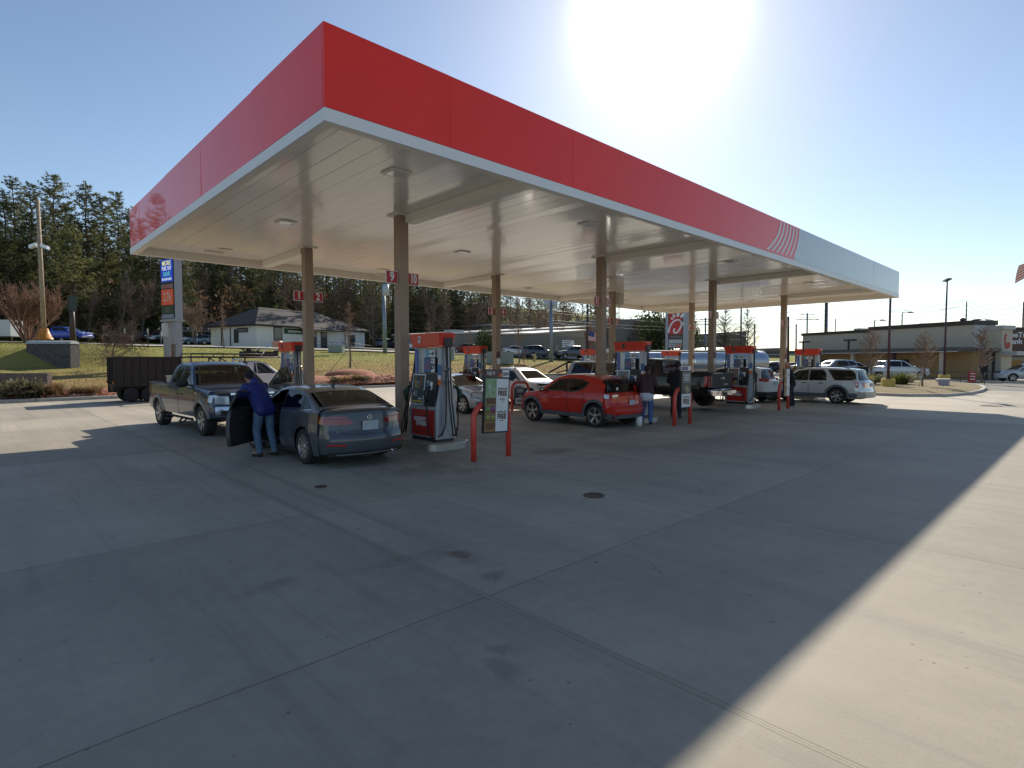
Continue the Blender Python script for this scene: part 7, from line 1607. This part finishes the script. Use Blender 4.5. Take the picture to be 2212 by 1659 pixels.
# shrubs and tufts in the bed behind the kerb
S0=bush(42,.75,.75,900,SHR,'shrub',(.08,.18),.35); first=True
for px,off,s,l in ((66,1.6,1.2,'leafy variegated shrub in front of the brown retaining wall'),(40,1.5,1.25,'dark leafy shrub at the left end of the mulch bed'),(15,1.7,1.1,'shrub cut by the left edge of the mulch bed'),(800,1.4,.55,'small green shrub in the bed left of the near column'),(700,1.3,.6,'small shrub in the bed behind the second far column')):
    q=gp(px,866 if px<400 else 838); x=q.x; loc=(x,KY(x)+.3+off*.5,terr(x,KY(x)+off)+.05)
    if first: t=S0; t.location=loc; t.scale=(s,)*3; t['label']=l; first=False
    else: t=dup(S0,loc,rn.uniform(0,6),label=l,scale=s)
    t['group']='shrubs in the mulch bed'
G0=tuft(43,.75,.75,340,STRAW); first=True
for i,(px,off,s,l) in enumerate(((117,1.0,1.2,'large straw coloured tuft left of the bare slope'),(127,.7,.8,'smaller straw tuft touching the large one'),(172,1.0,.9,'straw tuft in the middle of the red mulch'),(205,1.2,.8,'straw tuft left of the dump trailer'),(222,.9,.9,'straw tuft in front of the dump trailer'),(745,1.2,.9,'brown tuft left of the young staked tree'),(778,1.3,.9,'brown tuft right of the young staked tree'),(815,1.0,.7,'brown tuft beside the near column'),(725,1.0,.8,'leftmost brown tuft behind the second far column'))):
    q=gp(px,866 if px<400 else 838); x=q.x; loc=(x,KY(x)+.3+off*.7,terr(x,KY(x)+off)+.05)
    if first: t=G0; t.location=loc; t.scale=(s,)*3; t['label']=l; first=False
    else: t=dup(G0,loc,rn.uniform(0,6),label=l,scale=s)
    t['group']='straw tufts in the mulch bed'
I0=tuft(44,.7,.6,300,OLIVE); first=True
for i,(px,y,s,l) in enumerate(((1868,840,1.5,'green tuft behind the estate wagon tail'),(1882,838,1.7,'dense green tuft right of the estate wagon tail'),(1936,838,1.6,'green tuft just right of the nearer yellow lamp base'),(1950,838,1.8,'second green tuft right of the nearer yellow lamp base'),(1964,834,1.4,'green tuft farthest from the nearer yellow base'),(1896,834,1.0,'tuft hugging the left side of the nearer yellow base'))):
    g=gp(px,y); loc=(g.x,g.y,.18)
    if first: t=I0; t.location=loc; t.scale=(s,)*3; t['label']=l; first=False
    else: t=dup(I0,loc,rn.uniform(0,6),label=l,scale=s)
    t['group']='tufts on the landscaped island'
b=MB()
for i in range(12000):
    x=rn.uniform(-3,34); off=rn.uniform(.32,2.6); y=KY(x)+off; c=Vector((x,y,terr(x,y)+.16+.1*rn.random())); d=Vector((rn.gauss(0,1),rn.gauss(0,1),rn.gauss(0,.5))).normalized()*rn.uniform(.04,.11); w_=d.orthogonal().normalized()*.02; b.cur=0 if rn.random()<.6 else 1; b.add([c-d-w_,c-d+w_,c+d+w_,c+d-w_],[(0,1,2,3)])
tag(b.build('mulch_chips',[MULCH,mat('pale_chip',(.45,.28,.20),.8)],fixn=False),'loose red and pale mulch chips in the bed behind the kerb','mulch',kind='stuff')
b=MB()
for i in range(46000):
    x=rn.uniform(-12,75); y=KY(x)+2.2+rn.random()**1.5*34; c=Vector((x,y,terr(x,y)-.03)); d=Vector((rn.gauss(0,.5),rn.gauss(0,.5),1)).normalized()*rn.uniform(.08,.22); w_=Vector((rn.gauss(0,1),rn.gauss(0,1),0)).normalized()*.02; b.cur=0 if rn.random()<.75 else 1; b.add([c-w_,c+w_,c+d],[(0,1,2)])
tag(b.build('grass_blades',[STRAW,OLIVE],fixn=False),'short dry winter grass covering the bank','grass',kind='stuff')
# ================= people =================
def cap(mb,a,c,ra,rc,n=12):
    a=Vector(a); c=Vector(c); d=(c-a); L=d.length
    if L<1e-6: d=Vector((0,0,1)); L=1e-6
    d.normalize(); u=d.orthogonal().normalized(); v=d.cross(u); rows=[]
    for k in range(5): t=-PI/2+PI/2*k/4; rows.append((a+d*ra*math.sin(t),ra*math.cos(t)))
    for k in range(5): t=PI/2*k/4; rows.append((c+d*rc*math.sin(t),rc*math.cos(t)))
    P=[[p+(u*math.cos(2*PI*j/n)+v*math.sin(2*PI*j/n))*max(r,1e-4) for j in range(n+1)] for p,r in rows]; mb.grid(P)
def blob(mb,name,m,parent,vox,sm=2,dirv=None):
    me=bpy.data.meshes.new(name); me.from_pydata(mb.v,[],mb.f); bm=bmesh.new(); bm.from_mesh(me); bmesh.ops.remove_doubles(bm,verts=bm.verts,dist=2e-4); bmesh.ops.recalc_face_normals(bm,faces=bm.faces); bm.to_mesh(me); bm.free()
    o=bpy.data.objects.new(name,me); COL.objects.link(o); r=o.modifiers.new('r','REMESH'); r.mode='VOXEL'; r.voxel_size=vox; r.use_smooth_shade=True
    s=o.modifiers.new('s','SMOOTH'); s.iterations=sm; s.factor=.5; bpy.context.view_layer.update()
    me2=bpy.data.meshes.new_from_object(o.evaluated_get(bpy.context.evaluated_depsgraph_get())); bpy.data.objects.remove(o); bpy.data.meshes.remove(me); me2.materials.clear(); me2.materials.append(m); me2.name=name
    me2.polygons.foreach_set('use_smooth',[True]*len(me2.polygons))
    o=bpy.data.objects.new(name,me2); COL.objects.link(o); o.parent=parent; return o
SKIN=mat('skin',(.38,.20,.13),.55); SKIND=mat('skin_shaded_hat',(.30,.16,.11),.55)
def person(label,loc,rz,J,jacket,trousers,shoes,hat,hatkind='cap',hem=None,skin=SKIN,s=1.0,group='people at the pumps',hood=False):
    T=thing('person',label,'person',loc,rz,group); T.scale=(s,s,s); g={k:Vector(v) for k,v in J.items()}
    b=MB(); hd=g['head']; f=g.get('face',Vector((0,1,0))).normalized(); up_=g.get('hup',Vector((0,0,1))).normalized(); sd=f.cross(up_).normalized()
    # head
    cap(b,hd+up_*.03,hd-up_*.045+f*.012,.088,.066,16); cap(b,hd+f*.055-up_*.02,hd+f*.062-up_*.055,.035,.030); cap(b,hd+f*.092-up_*.01,hd+f*.100-up_*.032,.010,.015)
    for k in (-1,1): cap(b,hd+sd*k*.082-up_*.005,hd+sd*k*.086-up_*.035,.018,.012); cap(b,hd+f*.078+sd*k*.033+up_*.006,hd+f*.08+sd*k*.034+up_*.006,.012,.012)
    cap(b,hd+f*.083-up_*.062+sd*.015,hd+f*.083-up_*.062-sd*.015,.010,.010)
    cap(b,hd-up_*.06,g['neck'],.055,.062)
    cap(b,g['neck'],g['chest'],.06,.12); cap(b,g['chest'],g['pelvis'],.125,.12)
    for k in 'LR':
        cap(b,g['sh'+k],g['chest'],.055,.09); cap(b,g['sh'+k],g['el'+k],.050,.040); cap(b,g['el'+k],g['wr'+k],.038,.026); cap(b,g['hip'+k],g['kn'+k],.082,.055); cap(b,g['kn'+k],g['an'+k],.052,.038); cap(b,g['pelvis'],g['hip'+k],.11,.08)
        a=(g['wr'+k]-g['el'+k]).normalized(); sx=a.orthogonal().normalized() if abs(a.z)>.95 else a.cross(Vector((0,0,1))).normalized(); pn=a.cross(sx); w_=g['wr'+k]; pc=w_+a*.085
        cap(b,w_,pc-sx*.02,.024,.016,8); cap(b,w_,pc+sx*.02,.024,.016,8); cap(b,w_+a*.04,pc,.026,.018,8)
        for q,(o_,L_) in enumerate(((-.030,.060),(-.011,.075),(.009,.070),(.028,.052))):
            p0=pc+sx*o_; p1=p0+a*L_*.5+pn*.012; p2=p1+(a*.6+pn*.8).normalized()*L_*.5; cap(b,p0,p1,.0095,.0088,6); cap(b,p1,p2,.0088,.007,6)
        t0=w_+a*.03-sx*.026; t1=t0+(a*.7-sx*.7).normalized()*.04; cap(b,t0,t1,.012,.010,6); cap(b,t1,t1+(a*.9+pn*.3).normalized()*.03,.010,.008,6)
        cap(b,g['an'+k],g['toe'+k]+Vector((0,0,.03)),.04,.03)
    blob(b,'body',skin,T,.0085,1)
    # jacket
    b=MB(); ch=g['chest']; pe=g['pelvis']; mid=(ch+pe)/2
    ax=(g['shR']-g['shL']).normalized()
    for o_ in (-.075,0,.075): cap(b,ch+ax*o_+(g['neck']-ch)*.25,pe+ax*o_+(ch-pe)*.0-(ch-pe).normalized()*.07,.135,.140)
    cap(b,g['neck']-(hd-g['neck'])*.05,ch,.085,.14)
    for k in 'LR': cap(b,g['sh'+k],ch,.082,.12); cap(b,g['sh'+k],g['el'+k],.080,.064); cap(b,g['el'+k],g['wr'+k]-(g['wr'+k]-g['el'+k])*.08,.062,.048)
    rr=random.Random(len(label))
    for q in range(9): t=rr.random(); p=ch.lerp(pe,t)+ax*rr.uniform(-.14,.14)+Vector((rr.uniform(-.1,.1),rr.uniform(-.1,.1),0)); cap(b,p,p+Vector((rr.uniform(-.08,.08),rr.uniform(-.08,.08),-.12)),.035,.02)
    if hood: cap(b,g['neck']+Vector((0,0,.02))-f*.07,g['neck']-f*.09-Vector((0,0,.05)),.08,.07)
    blob(b,'jacket',jacket,T,.014,3)
    if hem:
        b=MB(); 
        for o_ in (-.07,0,.07): cap(b,pe+ax*o_,pe+ax*o_-(ch-pe).normalized()*.15,.135,.148)
        blob(b,'shirt_hem',hem,T,.014,2)
    b=MB(); cap(b,pe+ax*-.06,pe+ax*.06,.135,.135)
    for k in 'LR': cap(b,g['hip'+k],g['kn'+k],.108,.080); cap(b,g['kn'+k],g['an'+k]+Vector((0,0,.03)),.078,.066); cap(b,pe,g['hip'+k],.135,.11)
    blob(b,'trousers',trousers,T,.013,2)
    for k in 'LR':
        b=MB(); an=g['an'+k]; to=g['toe'+k]; cap(b,Vector((an.x,an.y,.045)),Vector((to.x,to.y,.035)),.045,.035); cap(b,Vector((an.x,an.y,.05))-(to-an).normalized()*.03,an,.042,.042); blob(b,'shoe',shoes,T,.011,1)
    if hatkind:
        b=MB(); cap(b,hd+up_*.045-f*.008,hd+up_*.06-f*.01,.098,.092,16); cap(b,hd+up_*.02-f*.035,hd-up_*.02-f*.045,.08,.06,12)
        if hatkind=='cap': cap(b,hd+up_*.055+f*.085+sd*.03,hd+up_*.045+f*.135+sd*.02,.018,.010,8); cap(b,hd+up_*.055+f*.085-sd*.03,hd+up_*.045+f*.135-sd*.02,.018,.010,8); cap(b,hd+up_*.055+f*.13-sd*.03,hd+up_*.05+f*.13+sd*.03,.012,.012,8)
        if hatkind=='hair': cap(b,hd-f*.05-up_*.02,hd-f*.05-up_*.10,.065,.045,12)
        blob(b,'hat' if hatkind!='hair' else 'hair',hat,T,.009,1)
    return T
BLJ=mat('jacket_blue',(.012,.022,.16),.6,var=.2,scale=5); BRJ=mat('jacket_brown',(.05,.018,.020),.7,var=.2,scale=5); BKJ=mat('jacket_black',(.010,.009,.014),.75,var=.3,scale=5); JEAN=mat('denim',(.085,.15,.24),.8,var=.2,scale=8); JEAN2=mat('denim_blue',(.06,.12,.30),.8,var=.2,scale=8); BKT=mat('trousers_black',(.012,.014,.03),.8); SHO=mat('shoe_dark',(.03,.022,.018),.7); HATB=mat('hat_black',(.012,.010,.012),.8); BEI=mat('hat_beige',(.30,.24,.18),.85); HWH=mat('shirt_white',(.55,.58,.65),.7); HGR=mat('hat_grey',(.45,.22,.16),.8); HAIR=mat('hair_dark',(.02,.013,.010),.8)
def stand(lean=0,armL=None,armR=None,step=.06,face=(0,1,-.1)):
    l=lean
    return dict(pelvis=(0,0,.97),chest=(0,.02+l*.35,1.30),neck=(0,.02+l*.55,1.49),head=(0,.05+l*.75,1.64-abs(l)*.05),face=face,
      shL=(-.19,.01+l*.5,1.42),shR=(.19,.01+l*.5,1.42),elL=armL[0] if armL else (-.27,-.02,1.14),wrL=armL[1] if armL else (-.26,.08,.90),elR=armR[0] if armR else (.27,-.02,1.14),wrR=armR[1] if armR else (.26,.08,.90),
      hipL=(-.10,0,.92),hipR=(.10,0,.92),knL=(-.12,step+.03,.50),knR=(.12,-step+.03,.50),anL=(-.13,step-.02,.085),anR=(.13,-step-.04,.085),toeL=(-.15,step+.14,.03),toeR=(.15,-step+.12,.03))
# man in the blue jacket bending over the open door
J=dict(pelvis=(0,-.08,.98),chest=(.0,.14,1.27),neck=(.0,.27,1.43),head=(0,.40,1.54),face=(0,.9,-.45),hup=(0,.42,.9),
  shL=(-.20,.20,1.37),shR=(.20,.20,1.37),elL=(-.31,.36,1.12),wrL=(-.22,.56,1.02),elR=(.28,.40,1.12),wrR=(.12,.58,1.05),
  hipL=(-.10,-.10,.93),hipR=(.10,-.10,.93),knL=(-.12,-.02,.50),knR=(.13,-.10,.50),anL=(-.12,-.12,.085),anR=(.14,-.22,.085),toeL=(-.15,.05,.03),toeR=(.16,-.06,.03))
person('person in bright blue jacket and jeans stooping at the open car door',(4.2,11.85,0),R(12),J,BLJ,JEAN,SHO,HATB,'beanie',s=1.03,hood=True)
person('person in dark brown jacket with white hem and jeans behind the red crossover',(14.86,9.62,0),R(-62),stand(.18,((-.28,.12,1.15),(-.16,.38,1.08)),((.28,.10,1.15),(.18,.36,1.08))),BRJ,JEAN2,SHO,HATB,'beanie',HWH,s=1.02)
person('person in black clothes and cap standing at the bed of the black pickup',(17.35,10.05,0),R(-75),stand(.05,((-.29,.10,1.14),(-.2,.34,1.05)),((.29,.05,1.13),(.24,.28,.98))),BKJ,BKT,SHO,HATB,'cap',s=1.08)
person('person in black with a pinkish knit hat half hidden by the farthest poster board',(25.2,9.15,0),R(30),stand(.12),BKJ,BKT,SHO,HGR,'beanie',s=1.05)
person('person with a beige knit hat and dark coat behind the silver saloon',(14.62,18.15,0),R(-40),stand(.1),BRJ,BKT,SHO,BEI,'beanie',s=1.0)
p=at(2122,822,52); person('distant person in dark clothes sitting outside the restaurant entrance',(p.x,p.y,0),R(100),stand(.05),BKJ,BKT,SHO,HAIR,'hair',s=1.0,group=None)
# white canister and bin near the hoops
b=MB(); b.cyl((0,0),.10,0,.28,14); b.cyl((0,0),.03,.28,.33,8); o=b.build('canister',WHT); o.location=(14.35,9.55,0); tag(o,'small white canister on the ground at the feet of the brown jacketed person','canister')
